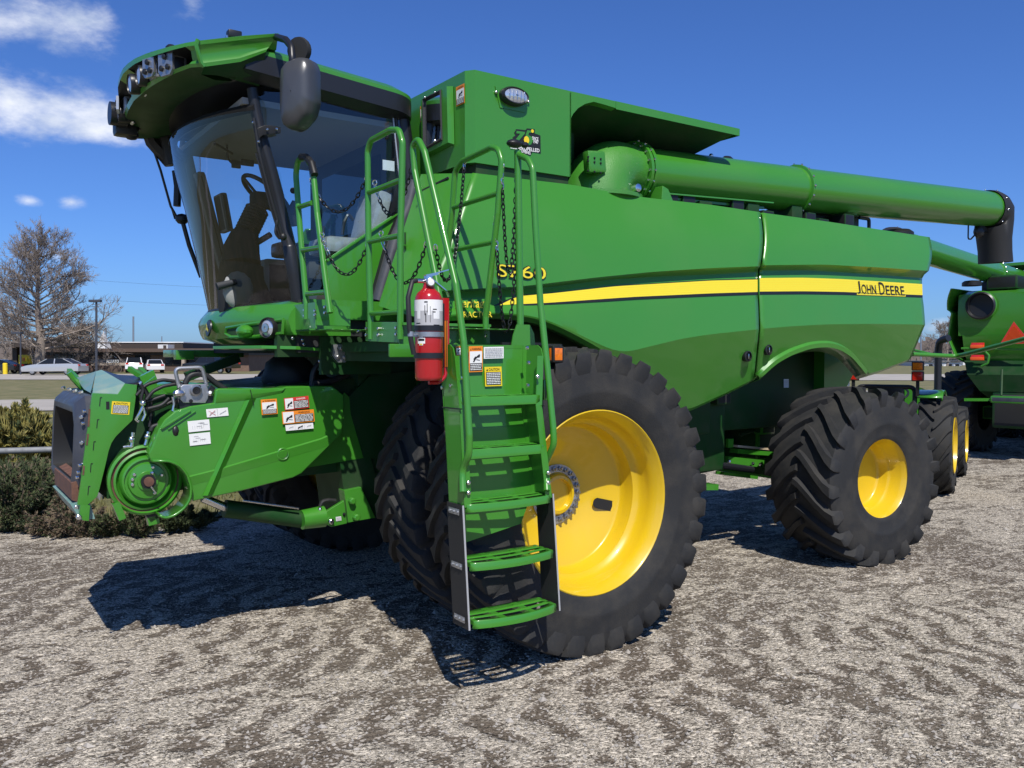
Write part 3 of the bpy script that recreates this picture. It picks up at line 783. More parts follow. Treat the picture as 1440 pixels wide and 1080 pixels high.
# ------------------------------------------------------------------ stickers
TXT = {}
def sticker(parent, corners, kind='warn', nrm=None, lift=.002, name='warning_label', head='WARNING', seed=1):
    """corners TL, TR, BL on the carrying surface; printed label with border, header, pictogram and text lines"""
    tl, trr, bl_ = [V(p) for p in corners]
    xd = (trr - tl); yd = (bl_ - tl); w_, h_ = xd.length, yd.length
    n = nrm if nrm is not None else yd.cross(xd).normalized()
    n = V(n).normalized()
    rnd = random.Random(seed)
    b = MB(); lv = [0]
    def rect(m, x0, y0, x1, y1, l):
        b.mat(m); b.poly([tl + xd * x0 + yd * y1 + n * l, tl + xd * x1 + yd * y1 + n * l, tl + xd * x1 + yd * y0 + n * l, tl + xd * x0 + yd * y0 + n * l])
    def lines(m, x0, y0, x1, y1, k):
        for i in range(k):
            ya = y0 + (y1 - y0) * (i + .22) / k; yb = y0 + (y1 - y0) * (i + .70) / k
            xa = x0
            while xa < x1 - .02:
                ln = rnd.uniform(.05, .16); xb = min(x1, xa + ln)
                rect(m, xa, ya, xb, yb, L3); xa = xb + .018
            
    def pict(x0, y0, x1, y1, l, m=BLKINK):
        b.mat(m)
        def P(u, v): return tl + xd * (x0 + (x1 - x0) * u) + yd * (y0 + (y1 - y0) * v) + n * l
        for poly in (((.15, .85), (.45, .45), (.55, .52), (.28, .92)), ((.40, .50), (.85, .20), (.92, .30), (.88, .5), (.60, .52), (.5, .62)), ((.2, .62), (.42, .38), (.46, .46), (.25, .70)), ((.5, .66), (.9, .72), (.9, .78), (.5, .72))):
            b.poly([P(u, v) for u, v in poly])
    L1, L2, L3 = lift, lift + .0012, lift + .0024
    if kind == 'warn':        # orange frame, header, picture, black text block
        rect(ORANGEL, 0, 0, 1, 1, L1); rect(WHITE, .06, .20, .94, .95, L2); b.mat(BLKINK)
        letter(b, head, tl + xd * .22 + yd * .155 + n * L2, xd, -yd, h_ * .09, w_ * .66, .01)
        b.poly([tl + xd * .10 + yd * .16 + n * L2, tl + xd * .18 + yd * .16 + n * L2, tl + xd * .14 + yd * .07 + n * L2])
        pict(.18, .22, .85, .66, L3); rect(BLKINK, .06, .66, .94, .95, L3 - .0006); lines(WHITE, .1, .68, .9, .94, 4)
    elif kind == 'wide':      # picture left, text right on black
        hc = {'WARNING': ORANGEL, 'DANGER': REDL}[head]
        rect(hc, 0, 0, 1, 1, L1); rect(WHITE, .03, .06, .36, .94, L2); rect(BLKINK, .38, .30, .97, .94, L2); pict(.05, .15, .34, .9, L3)
        b.mat(WHITE if head == 'DANGER' else BLKINK); letter(b, head, tl + xd * .50 + yd * .23 + n * L2, xd, -yd, h_ * .14, w_ * .36, .01)
        lines(WHITE, .40, .32, .95, .92, 6)
    elif kind == 'caution':
        rect(YELLOWL, 0, 0, 1, 1, L1); b.mat(BLKINK); letter(b, 'CAUTION', tl + xd * .24 + yd * .20 + n * L2, xd, -yd, h_ * .13, w_ * .62, .01)
        b.poly([tl + xd * .09 + yd * .21 + n * L2, tl + xd * .20 + yd * .21 + n * L2, tl + xd * .145 + yd * .08 + n * L2])
        rect(BLKINK, .07, .27, .93, .93, L2); lines(WHITE, .1, .29, .9, .91, 7)
    elif kind == 'white':
        rect(WHITE, 0, 0, 1, 1, L1); lines(GREYL, .06, .08, .94, .92, 6)
    elif kind == 'picto2':
        rect(WHITE, 0, 0, 1, 1, L1); rect(BLKINK, .495, .02, .505, .98, L2); pict(.08, .15, .44, .85, L2, GREYL); b.mat(REDL)
        for u0, u1 in ((.10, .40), (.40, .10)):
            b.poly([tl + xd * u0 + yd * .2 + n * L3, tl + xd * (u0 + .02) + yd * .2 + n * L3, tl + xd * (u1 + .02) + yd * .85 + n * L3, tl + xd * u1 + yd * .85 + n * L3])
        b.mat(GREYL); b.poly([tl + xd * .58 + yd * .7 + n * L3, tl + xd * .9 + yd * .3 + n * L3, tl + xd * .92 + yd * .36 + n * L3, tl + xd * .6 + yd * .76 + n * L3])
    elif kind == 'picto3':
        rect(WHITE, 0, 0, 1, 1, L1)
        for i in (1, 2): rect(GREYL, i / 3 - .004, .05, i / 3 + .004, .95, L2)
        pict(.38, .1, .64, .95, L2); pict(.72, .2, .95, .7, L2, GREYL); pict(.08, .2, .3, .7, L2, GREYL)
    elif kind == 'diagram':
        rect(WHITE, 0, 0, 1, 1, L1)
        for i in range(7):
            a = rnd.uniform(.1, .7); c_ = rnd.uniform(.2, .7); rect(GREYL, a, c_, a + rnd.uniform(.08, .25), c_ + .05, L2)
        for i in range(6): a = .2 + .1 * i; rect(GREYL, a, .45, a + .012, .75, L2)
    for f in b.bm.faces:
        f.smooth = False
    b.bm.normal_update()
    for f in list(b.bm.faces):
        if f.normal.dot(n) < 0: f.normal_flip()
    return b.build(name, parent, 0)
def stick_px(parent, tl, trr, bl_, kind, plane, n, **k):
    return sticker(parent, (at(*tl, **plane), at(*trr, **plane), at(*bl_, **plane)), kind, n, **k)
NY = V((0, -1, 0)); NX = V((-1, 0, 0))
stick_px(GT, (641.5, 123), (653.5, 117), (642, 150), 'warn', dict(X=FX), NX, seed=2)
stick_px(GT, (591, 150), (599.5, 145), (591.5, 172), 'warn', dict(X=FX), NX, seed=3)

# anniversary decal on the tank side: black backing, green figures, yellow dot, white words
b = new(BLKINK)
A = dict(Y=TY - .003)
b.poly(ats([(715.5, 206), (722, 199), (721, 193), (725.5, 190), (723, 187), (726, 181.5), (739, 183), (741, 180.5), (752, 181.5), (752, 187.5), (760, 190.5), (760.5, 216), (749, 213), (746, 219), (735, 215.5), (732, 210.5)], **A))
b.mat(GREEN)
A2 = dict(Y=TY - .006)
b.poly(ats([(726.5, 184), (738.5, 185.5), (738, 188), (727, 201), (722, 200), (731.5, 188), (726, 187.5)], **A2))
b.poly(ats([(741.5, 183), (750, 184), (749.8, 187), (744, 186.5), (743, 190), (748, 192.5), (749.5, 198), (747, 203), (741, 205), (737, 202), (737, 199.5), (741, 200), (744, 198), (744, 195), (740, 193), (739, 190)], **A2))
b.mat(YELLOWL); cdot = at(740.5, 196.8, Y=TY - .008); b.poly([cdot + V((.022 * math.cos(a), 0, .026 * math.sin(a))) for a in [2 * PI * k / 18 for k in range(18)]])
cdot = at(748.8, 184.3, Y=TY - .008); b.poly([cdot + V((.012 * math.cos(a), 0, .012 * math.sin(a))) for a in [2 * PI * k / 14 for k in range(14)]])
b.mat(WHITE)
for t, x0, y0, x1, y1, h in (('SINCE', 748.5, 196.3, 757, 198, .022), ('1947', 750.3, 201.2, 757, 202.6, .022), ('SELF-PROPELLED', 718, 208.5, 758.5, 214.3, .024), ('COMBINES', 731, 213.6, 746, 217.5, .020)):
    a_, c_ = at(x0, y0, **A2), at(x1, y1, **A2); letter(b, t, a_, c_ - a_, V((0, 0, 1)), h, (c_ - a_).length, .02)
for f in b.bm.faces: f.smooth = False
b.build('anniversary_decal', GT, 0)

# ------------------------------------------------------------------ unloading auger, folded along the top
AY = -1.18
a0 = at(892, 243, Y=AY); a1 = at(1391, 294.5, Y=AY); ax = (a1 - a0).normalized(); RA = .203
b = new(GREEN)
b.lathe([(RA - .02, .0), (RA, .0), (RA, (a1 - a0).length), (RA - .02, (a1 - a0).length)], a0, ax, 40)
b.lathe([(RA - .02, .0), (RA - .02, (a1 - a0).length)], a0, ax, 24)
AU = b.build('unloading_auger', HV, 30)
b = new(GREEN); Lh = (a1 - a0).length
def at_axis(px, py):  # distance along the tube that shows at this pixel column
    p = at(px, py, Y=AY); return (p - a0).dot(ax)
for s, rr in ((0., .245),):
    b.lathe([(RA, s - .04), (rr, s - .04), (rr, s - .012), (RA, s - .012)], a0, ax, 40); b.lathe([(RA, s + .0), (rr, s + .0), (rr, s + .03), (RA, s + .03)], a0, ax, 40)
    b.mat(CHROME)
    for k in range(18):
        a = 2 * PI * k / 18; u = ax.orthogonal().normalized(); wv = ax.cross(u); b.ball(a0 + ax * s + (u * math.cos(a) + wv * math.sin(a)) * (rr - .02) - ax * .045, .011, seg=6)
        b.ball(a0 + ax * s + (u * math.cos(a) + wv * math.sin(a)) * (rr + .002) - ax * .006, .010, seg=6)
s = at_axis(1117, 260); b.mat(GREEN); b.lathe([(RA, s - .02), (RA + .022, s - .015), (RA + .022, s + .02), (RA, s + .025)], a0, ax, 40)
b.mat(CHROME)
for k in range(16):
    a = 2 * PI * k / 16; u = ax.orthogonal().normalized(); wv = ax.cross(u); b.ball(a0 + ax * s + (u * math.cos(a) + wv * math.sin(a)) * (RA + .026), .011, seg=6)
b.mat(GREEN); b.bar(a0 + ax * .05 + V((0, -.1, -.2)), a0 + ax * 1.5 + V((0, -.06, -.21)), .02, .02)
b.bar(a0 + ax * .05 + V((0, -.12, -.17)), a0 + ax * 1.55 + V((0, -.12, -.17)), .03, .012)
b.mat(BLACKP); b.ball(at(1023, 224, Y=AY), .05, (1.3, .8, .6), 10); b.mat(CHROME); b.ball(at(1000, 219, Y=AY), .02)
b.build('tube_flange', AU, 30)
# cast elbow
b = new(GREENC)
e0 = at(838, 262, Y=AY); ebase = V((e0.x, AY, 2.98))
path = [ebase, V((e0.x, AY, a0.z - .30))]
cx, cz = e0.x, a0.z
tgt = a0 - ax * .03
P0 = V((e0.x, AY, a0.z - .34)); P1 = V((e0.x - .02, AY, a0.z + .03)); P2 = tgt
pth = [ebase, V((e0.x, AY, 3.0 + (a0.z - 3.34) * .6))]
for k in range(0, 13):
    t = k / 12; pth.append(P0 * (1 - t) ** 2 + P1 * 2 * t * (1 - t) + P2 * t * t)
b.tube(pth, [.29] * 4 + [.29 - (.29 - .207) * min(1, (i / 11) ** 1.6) for i in range(2, len(pth) - 2)], 32)
b.mat(GREEN); pc = at(824, 225, Y=AY - .235)
b.box(at(836, 228, Y=AY - .225), (.17, .07, .16), Matrix.Rotation(R(-6), 3, 'Y'), .02)
b.mat(BLACK)
for dx_ in (-.06, 0, .06):
    for dz_ in (-.05, .02, .05): b.ball(at(836, 228, Y=AY - .262) + V((dx_, 0, dz_ - .02)), .009, seg=6)
b.mat(GREENC); b.lathe([(.30, 0), (.36, .0), (.36, .03), (.30, .035)], V((e0.x, AY, 3.035)), (0, 0, 1), 36)
b.mat(CHROME); b.lathe([(.03, 0), (.03, .05), (.015, .055)], V((e0.x + .13, AY - .29, 3.1)), (0, -1, 0), 14, cap1=True)
b.mat(GREEN); b.prism([V((e0.x + .42, AY - .28, 2.98)), V((e0.x + .60, AY - .28, 2.98)), V((e0.x + .50, AY - .28, 3.14)), V((e0.x + .44, AY - .28, 3.16))], (0, .2, 0), .004)
b.build('elbow', AU, 40)
# black rubber spout
b = new(RUBBER2)
sp = [(a1 - ax * .05, .222), (a1 + ax * .04, .225), (a1 + ax * .14 + V((0, 0, -.03)), .218)]
u0 = V((0, 1, 0))
rows = []
def ring_pts(c, d, rx, rz, seg=28):
    d = V(d).normalized(); y = V((0, 1, 0)); zv = d.cross(y).normalized() * -1
    return [c + y * math.cos(a) * rx + zv * math.sin(a) * rz for a in [2 * PI * k / seg for k in range(seg)]]
dn = V((0, 0, -1))
rows.append(ring_pts(a1 - ax * .07, ax, .218, .218)); rows.append(ring_pts(a1 + ax * .02, ax, .222, .222))
d1 = (ax + dn * .35).normalized(); rows.append(ring_pts(a1 + ax * .08 + dn * .015, d1, .218, .225))
d2 = (ax + dn * .9).normalized(); rows.append(ring_pts(a1 + ax * .13 + dn * .06, d2, .212, .235))
d3 = (ax * .35 + dn).normalized(); rows.append(ring_pts(a1 + ax * .12 + dn * .16, d3, .205, .22))
d4 = (ax * .05 + dn).normalized(); rows.append(ring_pts(a1 + ax * .125 + dn * .34, d4, .19, .175)); 
rows.append(ring_pts(a1 + ax * .15 + dn * .48, d4, .185, .16)); rows.append(ring_pts(a1 + ax * .17 + dn * .62, d4, .19, .155)); rows.append(ring_pts(a1 + ax * .17 + dn * .60, d4, .17, .135)); rows.append(ring_pts(a1 + ax * .13 + dn * .40, d4, .15, .12))
b.grid(rows, closed_u=True)
b.mat(BLACK); b.ball(a1 - ax * .22 + dn * .27, .075, (1.2, .7, 1), 12); b.bar(a1 - ax * .25 + dn * .2, a1 + ax * .02 + dn * .28, .05, .05)
b.tube([a1 - ax * .3 + dn * .30, a1 - ax * .40 + dn * .36, a1 - ax * .46 + dn * .36, a1 - ax * .46 + dn * .2], .009, 6, .04)
b.mat(CHROME)
for k in range(10):
    a = 2 * PI * k / 10; u = ax.orthogonal().normalized(); wv = ax.cross(u); b.ball(a1 - ax * .02 + (u * math.cos(a) + wv * math.sin(a)) * .225, .011, seg=6)
b.build('spout', AU, 45)
# ================================================================== CAB
CY = .86
CAB = empty_part('cab', HV, (0, 0, 0))
aL = ats([(354, 150), (362, 190), (374, 232), (384, 270), (402, 345), (410, 388), (416, 428)], Y=-CY)
sL = ats([(239, 193), (246, 228), (255, 265), (264, 300), (280, 368), (288, 403), (296, 438)], Y=.15)
def wpt(i, y, push=0.):
    a, s_ = aL[i], sL[i]
    k = (abs(y) / CY) ** 2.2
    return V((s_.x + (a.x - s_.x) * k - push, y, s_.z + (a.z - s_.z) * k))
ys = [-CY + 2 * CY * i / 28 for i in range(29)]
# smooth in height
def wrow(t, push=0.):
    f = t * (len(aL) - 1); i = min(int(f), len(aL) - 2); u = f - i
    return [wpt(i, y, push).lerp(wpt(i + 1, y, push), u) for y in ys]
rows = [wrow(k / 18) for k in range(19)]
b = new(GLASS); b.grid(rows); b.build('windscreen', CAB, 60)
ZB = aL[-1].z; ZT = aL[0].z
# pillars
b = new(BLACKP)
rA = ats([(566, 150), (573, 200), (579, 262)], Y=-CY)
for sgn in (1, -1):
    mir = lambda p: V((p.x, p.y * sgn, p.z))
    b.mat(BLACKP if sgn > 0 else TRIM)
    b.tube([mir(p + V((.03, .02, 0))) for p in [aL[0] + V((-.02, 0, .12))] + aL], [.035] + [.045 if sgn > 0 else .05] * (len(aL) - 1) + [.05], 10, .2)
    b.mat(BLACKP); b.tube([mir(p + V((.0, .03, 0))) for p in rA + [V((rA[-1].x + .02, -CY, ZB))]], .055, 10)
b.mat(BLACK)
b.tube([p + V((.02, 0, -.0)) for p in rows[-1]], .028, 8)
b.tube([p + V((.03, 0, .0)) for p in rows[0]], .03, 8)
b.tube(ats([(556, 160), (561, 215), (566, 262)], Y=-CY - .01), .012, 8); b.mat(GALV); b.tube(ats([(553, 165), (562, 250)], Y=-CY - .015), .007, 6)
b.build('pillars', CAB, 40)
# door glass
b = new(GLASS)
dg = [(352, 128), (455, 132), (566, 140), (580, 262), (558, 300), (470, 362), (440, 430), (416, 428), (402, 345), (384, 270), (362, 190)]
b.poly(ats(dg, Y=-CY - .004)); b.build('door_glass', CAB, 0)
# far door: frame with window hole
b = new(TRIM)
wz1 = at(430, 217, Y=CY).z; wz0 = at(430, 322, Y=CY).z; wx1 = at(455, 260, Y=CY).x
RX = rA[0].x
b.bb(aL[0].x - .1, RX, CY - .02, CY + .01, wz1, ZT + .15)
b.bb(wx1, RX + .05, CY - .02, CY + .01, ZB - .1, ZT)
b.bb(aL[-1].x - .1, RX, CY - .02, CY + .01, ZB - .2, min(wz0, ZB + .12))
b.mat(GLASS); b.poly([V((aL[0].x, CY, wz1)), V((wx1, CY, wz1)), V((wx1, CY, ZB)), V((aL[-1].x, CY, ZB))])
b.build('far_door', CAB, 30)
# liner, rear wall, floor
b = new(TRIML)
b.mat(TRIML); b.bb(aL[0].x - .05, RX, -CY + .03, CY - .03, ZT + .02, ZT + .06)
b.mat(TRIM); b.bb(RX - .02, RX + .06, -CY + .02, CY - .02, ZB - .25, ZT + .1)
b.mat(DKGLASS); b.bb(RX - .03, RX - .021, -.55, .55, ZB + .62, ZT - .1)
b.mat(DARK); b.bb(aL[-1].x - .05, RX, -CY + .02, CY - .02, ZB - .24, ZB - .2)
b.mat(TRIM); b.bb(RX - .55, RX - .02, CY - .35, CY - .03, ZB - .2, ZB + .45, .05)
b.mat(WHITE); q = at(547, 233, Y=-CY + .02); b.bb(q.x - .05, q.x + .04, -CY + .015, -CY + .02, q.z - .035, q.z + .035)
b.mat(TRIM); b.box(at(302, 330, Y=.72), (.09, .10, 1.0), Matrix.Rotation(R(-14), 3, 'Y'), .04); b.box(at(314, 300, Y=.60), (.06, .20, .30), Matrix.Rotation(R(-10), 3, 'Y'), .02)
b.build('interior_trim', CAB, 40)
# operator seat, wrapped buddy seat, console
b = new(SEAT)
sx = (RX + aL[-1].x) / 2 + .18
b.box((sx, .02, ZB + .10), (.42, .36, .16), None, .05); b.mat(SEAT)
b.box((sx, .02, ZB + .30), (.50, .52, .16), None, .06); b.box((sx + .27, .02, ZB + .66), (.15, .50, .70), Matrix.Rotation(R(10), 3, 'Y'), .07); b.box((sx + .36, .02, ZB + 1.08), (.10, .28, .2), None, .05)
b.mat(BLACKP); b.box((sx - .02, -.30, ZB + .5), (.42, .08, .06), None, .03); b.box((sx - .05, .36, ZB + .5), (.5, .2, .12), None, .04)
b.build('operator_seat', CAB, 40)
b = new(PLWRAP)
p = at(484, 345, Y=-.62); b.box(p + V((0, 0, -.02)), (.42, .36, .12), None, .05); b.box(at(520, 312, Y=-.62), (.12, .36, .42), Matrix.Rotation(R(14), 3, 'Y'), .05)
b.mat(BLACKP); b.tube([at(481, 330, Y=-.5), at(484, 312, Y=-.5), at(490, 300, Y=-.5), at(497, 310, Y=-.5)], .012, 6, .03); b.cyl(at(455, 330, Y=-.45), at(455, 318, Y=-.45), .01)
b.build('instructor_seat', CAB, 40)
b = new(DARK)
c0, c1, c2, c3 = at(345, 425, Y=-.15), at(340, 372, Y=-.15), at(345, 330, Y=-.1), at(368, 282, Y=-.05)
b.tube([c0 + V((.02, 0, -.1)), c0, at(338, 395, Y=-.15), c1], [.20, .19, .165, .15], 16); b.tube([c1, at(339, 352, Y=-.12), c2], [.135, .13, .10], 14)
b.mat(RUBBER2)
for k in range(9):
    p = c2.lerp(c3, k / 12); b.lathe([(.075, 0), (.088, .012), (.075, .024)], p, (c3 - c2), 14)
b.mat(DARK); b.tube([c2, c3], [.07, .055], 12); b.box(c3 + V((0, 0, .0)), (.16, .12, .12), None, .03)
b.mat(TRIML); b.ball(at(335, 408, Y=-.32), .12, (.9, .35, 1.1), 14)
b.mat(TRIM); b.tube([at(332, 396, Y=-.36), at(305, 403, Y=-.36)], [.02, .028], 10)
b.mat(BLACKP); wc = at(363, 285, Y=-.05) + V((.06, 0, .06)); axn = V((.62, 0, .78))
b.ring(wc, axn, .20, .016, 32, 8)
for a in (0, 2.2, 4.3): 
    u = axn.orthogonal().normalized(); wv = axn.cross(u); b.tube([wc - axn * .05, wc + (u * math.cos(a) + wv * math.sin(a)) * .19], .012, 6)
b.cyl(wc - axn * .05, c3, .035)
b.tube([at(380, 330, Y=-.3), at(362, 341, Y=-.2)], .022, 8)
b.build('steering_column', CAB, 40)
b = new(BLACKP)
b.tube([at(318, 192, Y=.3), at(320, 222, Y=.3), at(328, 232, Y=.3), at(345, 226, Y=.3)], .009, 6, .04); b.box(at(332, 231, Y=.3), (.07, .03, .06), None, .01); b.box(at(348, 229, Y=.3), (.10, .02, .05), None, .01)
b.tube([at(302, 202, Y=.1), at(326, 216, Y=.3)], .012, 6); b.build('screen_bracket', CAB, 40); b = new(BLACKP)
b.tube([at(416, 285, Y=-.4), at(410, 296, Y=-.4), at(414, 318, Y=-.4)], .03, 8, .06)
b.build('grab_handle', CAB, 40)

# roof: lower dark band, green cap, front visor with light bays
def plan(x0, x1, hw, y, rr=.16, n=6):
    pass
def outline(xf0, hw, xr_, bow, rr):
    """closed plan outline, front bowed forward, rounded tail corners"""
    pts = []
    for i in range(25):
        y = -hw + 2 * hw * i / 24; pts.append((xf0 + bow * (y / hw) ** 2, y))
    for i in range(7):
        a = (PI / 2) * i / 6; pts.append((xr_ - rr + rr * math.sin(a), hw - rr + rr * math.cos(a)))
    for i in range(7):
        a = (PI / 2) * i / 6; pts.append((xr_ - rr + rr * math.cos(a), -hw + rr - rr * math.sin(a)))
    return pts
RZs = lambda x: (x + 1.4) * -.085
def lay(pts, z): return [V((x, y, z + RZs(x))) for x, y in pts]
hwR = .975; xR = at(571, 143, Y=-hwR).x + .12
b = new(BLACKP)
o1 = outline(-1.95, hwR - .10, xR - .12, .25, .18); o2 = outline(-2.0, hwR, xR, .28, .20); o3 = outline(-2.0, hwR - .01, xR - .01, .28, .20)
zb1, zb2 = 3.585, 3.70
b.grid([lay(o1, zb1 - .04), lay(o2, zb1), lay(o2, zb2)], closed_u=True); 
vb = b.verts(lay(o1, zb1 - .04)); b.face(vb)
b.mat(SLATE); i_ = [at(px, py, Y=-hwR - .006) for px, py in ((308, 93), (397, 107), (395, 124), (308, 104))]; 
b.build('roof_underside', CAB, 30)
b = new(GREEN)
o4 = outline(-1.98, hwR - .05, xR - .05, .28, .2); o5 = outline(-1.9, hwR - .3, xR - .3, .2, .2)
b.grid([lay(o2, zb2), lay([(x * 1., y) for x, y in o2], zb2 + .025), lay(o4, zb2 + .062), lay(o5, zb2 + .10)], closed_u=True)
b.face(b.verts(lay(o5, zb2 + .10)))
RF = b.build('roof', CAB, 40)
def half(L): # pixel, pixel, Y -> mirrored full curve
    h = [at(px, py, Y=y) for px, py, y in L]
    return h + [V((p.x, -p.y, p.z)) for p in reversed(h) if abs(p.y) > 1e-3]
def dens(P, n):
    # even resample by length
    ls = [0]
    for a, c_ in zip(P, P[1:]): ls.append(ls[-1] + (c_ - a).length)
    out = []
    for k in range(n):
        s_ = ls[-1] * k / (n - 1)
        for i in range(len(P) - 1):
            if s_ <= ls[i + 1] + 1e-9:
                out.append(P[i].lerp(P[i + 1], (s_ - ls[i]) / max(1e-9, ls[i + 1] - ls[i]))); break
    return out
Tt = half([(392, 47, -1.02), (335, 51, -1.03), (280, 57, -1.02), (262, 60, -.93), (240, 65, -.78), (222, 70, -.63), (205, 75.5, -.46), (190, 82, -.30), (180, 89, -.14), (173, 96, 0.)])
Bb = half([(374, 73, -1.0), (338, 87, -1.0), (287, 94, -1.0), (268, 95, -.90), (247, 103, -.75), (231, 111, -.60), (215, 120, -.44), (204, 128, -.29), (195, 136, -.14), (188, 142, 0.)])
n = len(Tt)
b = new(GREEN)
mid1 = [p.lerp(q, .18) + V((-.012, 0, 0)) for p, q in zip(Tt, Bb)]
mid2 = [p.lerp(q, .86) + V((-.004, 0, 0)) for p, q in zip(Tt, Bb)]
inn = [p.lerp(q, .5) + (V((.16, 0, 0)) if abs(p.y) < 1.0 else V((.0, .10 * (1 if p.y < 0 else -1), 0))) for p, q in zip(Tt, Bb)]
back = [V((max(p.x + .55, -1.55) if abs(p.y) < .97 else -1.52, p.y * .93, zb2 + .07)) for p in Tt]
topin = [p.lerp(q, .12) + V((0, 0, .014)) for p, q in zip(Tt, back)]
b.grid([back, topin, Tt, mid1])
i3, i7 = 3, 8   # light bay spans
def face_strip(i, j, recess):
    b.grid([mid1[i:j + 1], [p.lerp(q, .3) + (r_ - p.lerp(q, .5)) * recess for p, q, r_ in zip(Tt[i:j + 1], Bb[i:j + 1], inn[i:j + 1])], [p.lerp(q, .7) + (r_ - p.lerp(q, .5)) * recess for p, q, r_ in zip(Tt[i:j + 1], Bb[i:j + 1], inn[i:j + 1])], mid2[i:j + 1]])
b.mat(GREEN); face_strip(0, 3, .12); face_strip(n - 4, n - 1, .12)
b.mat(BLACK); face_strip(3, 8, 1.); face_strip(n - 9, n - 4, 1.)
b.mat(GREEN); face_strip(8, n - 9, .2)
b.grid([mid2, Bb])
b.mat(GREEND)
wt = [V((max(p.x + .33, -2.02 + .30 * (p.y / .9) ** 2) if abs(p.y) < .99 else p.x, p.y * .86, zb1 - .05 + RZs(p.x))) for p in Bb]
b.grid([Bb, [p.lerp(q, .5) + V((0, 0, -.035)) for p, q in zip(Bb, wt)], wt])
b.mat(BLACK); b.grid([wt, [V((p.x + .25, p.y * .9, p.z + .02)) for p in wt]])
# worn corner caps
for s_ in (0, 1):
    i = 2 if s_ == 0 else n - 3
    b.mat(GALV if False else GREEN); b.tube([Tt[i] + V((-.006, 0, .004)), mid1[i] + V((-.01, 0, 0)), mid2[i] + V((-.01, 0, 0)), Bb[i]], .014, 6)
b.build('roof_visor', RF, 35)
b = new(BLACKP); q = at(329, 45, Y=-.55); b.box(q + V((0, 0, -.02)), (.09, .07, .05), None, .012); b.mat(CHROME); b.box(q + V((0, 0, -.045)), (.11, .03, .02)); b.build('roof_beacon_mount', RF, 40)
# lamps in the bays
def lamp(p, d, r, ln, par, rear=True):
    b = new(BLACKP); d = V(d).normalized()
    b.lathe([(r * .55, -ln), (r * .9, -ln * .7), (r, -ln * .3), (r * 1.04, 0), (r * .95, .012), (r * .9, 0)], p, d, 24, cap0=True); 
    for k in range(5): b.lathe([(r * .93, -ln * .75 + k * ln * .09), (r * 1.03, -ln * .72 + k * ln * .09), (r * .93, -ln * .69 + k * ln * .09)], p, d, 24)
    b.mat(LENS); b.lathe([(r * .92, .002), (r * .5, .010), (.004, .012)], p, d, 24, cap1=True)
    b.mat(CHROME)
    for k in (-1, 0, 1): b.ball(p - d * ln * .6 + V((.0, -.02 + .02 * k, -r * 1.0)), .014, seg=8)
    return b.build('work_lamp', par, 40)
for sg in (1, -1):
    for px, py, y, d in ((182, 104, -.34, (-1, -.05 * sg, -.05)), (170, 116, -.18, (-1, -.02 * sg, -.1))):
        p = at(px, py, Y=y)
        if sg < 0: p = V((p.x + .10, -y * 2.1, p.z - .05)) if px > 175 else V((p.x + .07, -y * 3., p.z - .02))
        lamp(V((p.x + (.06 if sg > 0 else .04), p.y if sg < 0 else p.y * sg, p.z)), d, .064, .15, RF)
    b = new(GALV)
    for px, py, y, w_ in ((205, 95, -.50, .115), (229, 89, -.68, .14)):
        p = at(px, py, Y=y); p = V((p.x + .03, p.y * sg, p.z)); nn = V((-1, -.42 * sg, 0)).normalized(); u = V((0, 0, 1)).cross(nn).normalized(); u = u if u.y > 0 else -u
        b.mat(GALV); oc = [(-.5, -.3), (-.3, -.5), (.3, -.5), (.5, -.3), (.5, .5), (-.5, .5)]
        b.prism([p + u * x * w_ + V((0, 0, z * w_ * 1.05)) for x, z in oc], nn * .02, .003)
        b.mat(BLACKP); b.box(p - nn * .06, (.1, .14, .12), None, .02); b.ball(p + V((.02, 0, w_ * .70)), .035, (1, 1, .8), 10)
        for x, z in ((0, .28), (-.22, -.2), (.22, -.2)): b.lathe([(.018, 0), (.018, .012), (.01, .018)], p + u * x * w_ + V((0, 0, z * w_)) + nn * .02, nn, 10, cap1=True)
    b.build('lamp_bracket', RF, 40)
# belt-line sensor boxes hanging at the far front corner
b = new(BLACKP)
p = at(160, 160, Y=.62); b.cyl(p + V((-.03, 0, 0)), p + V((.09, 0, 0)), .085, .085, 20); b.box(at(176, 180, Y=.72), (.16, .14, .13), None, .03); b.ball(at(185, 190, Y=.72), .055, (1, 1, .7), 10)
b.build('work_lamp', RF, 40)

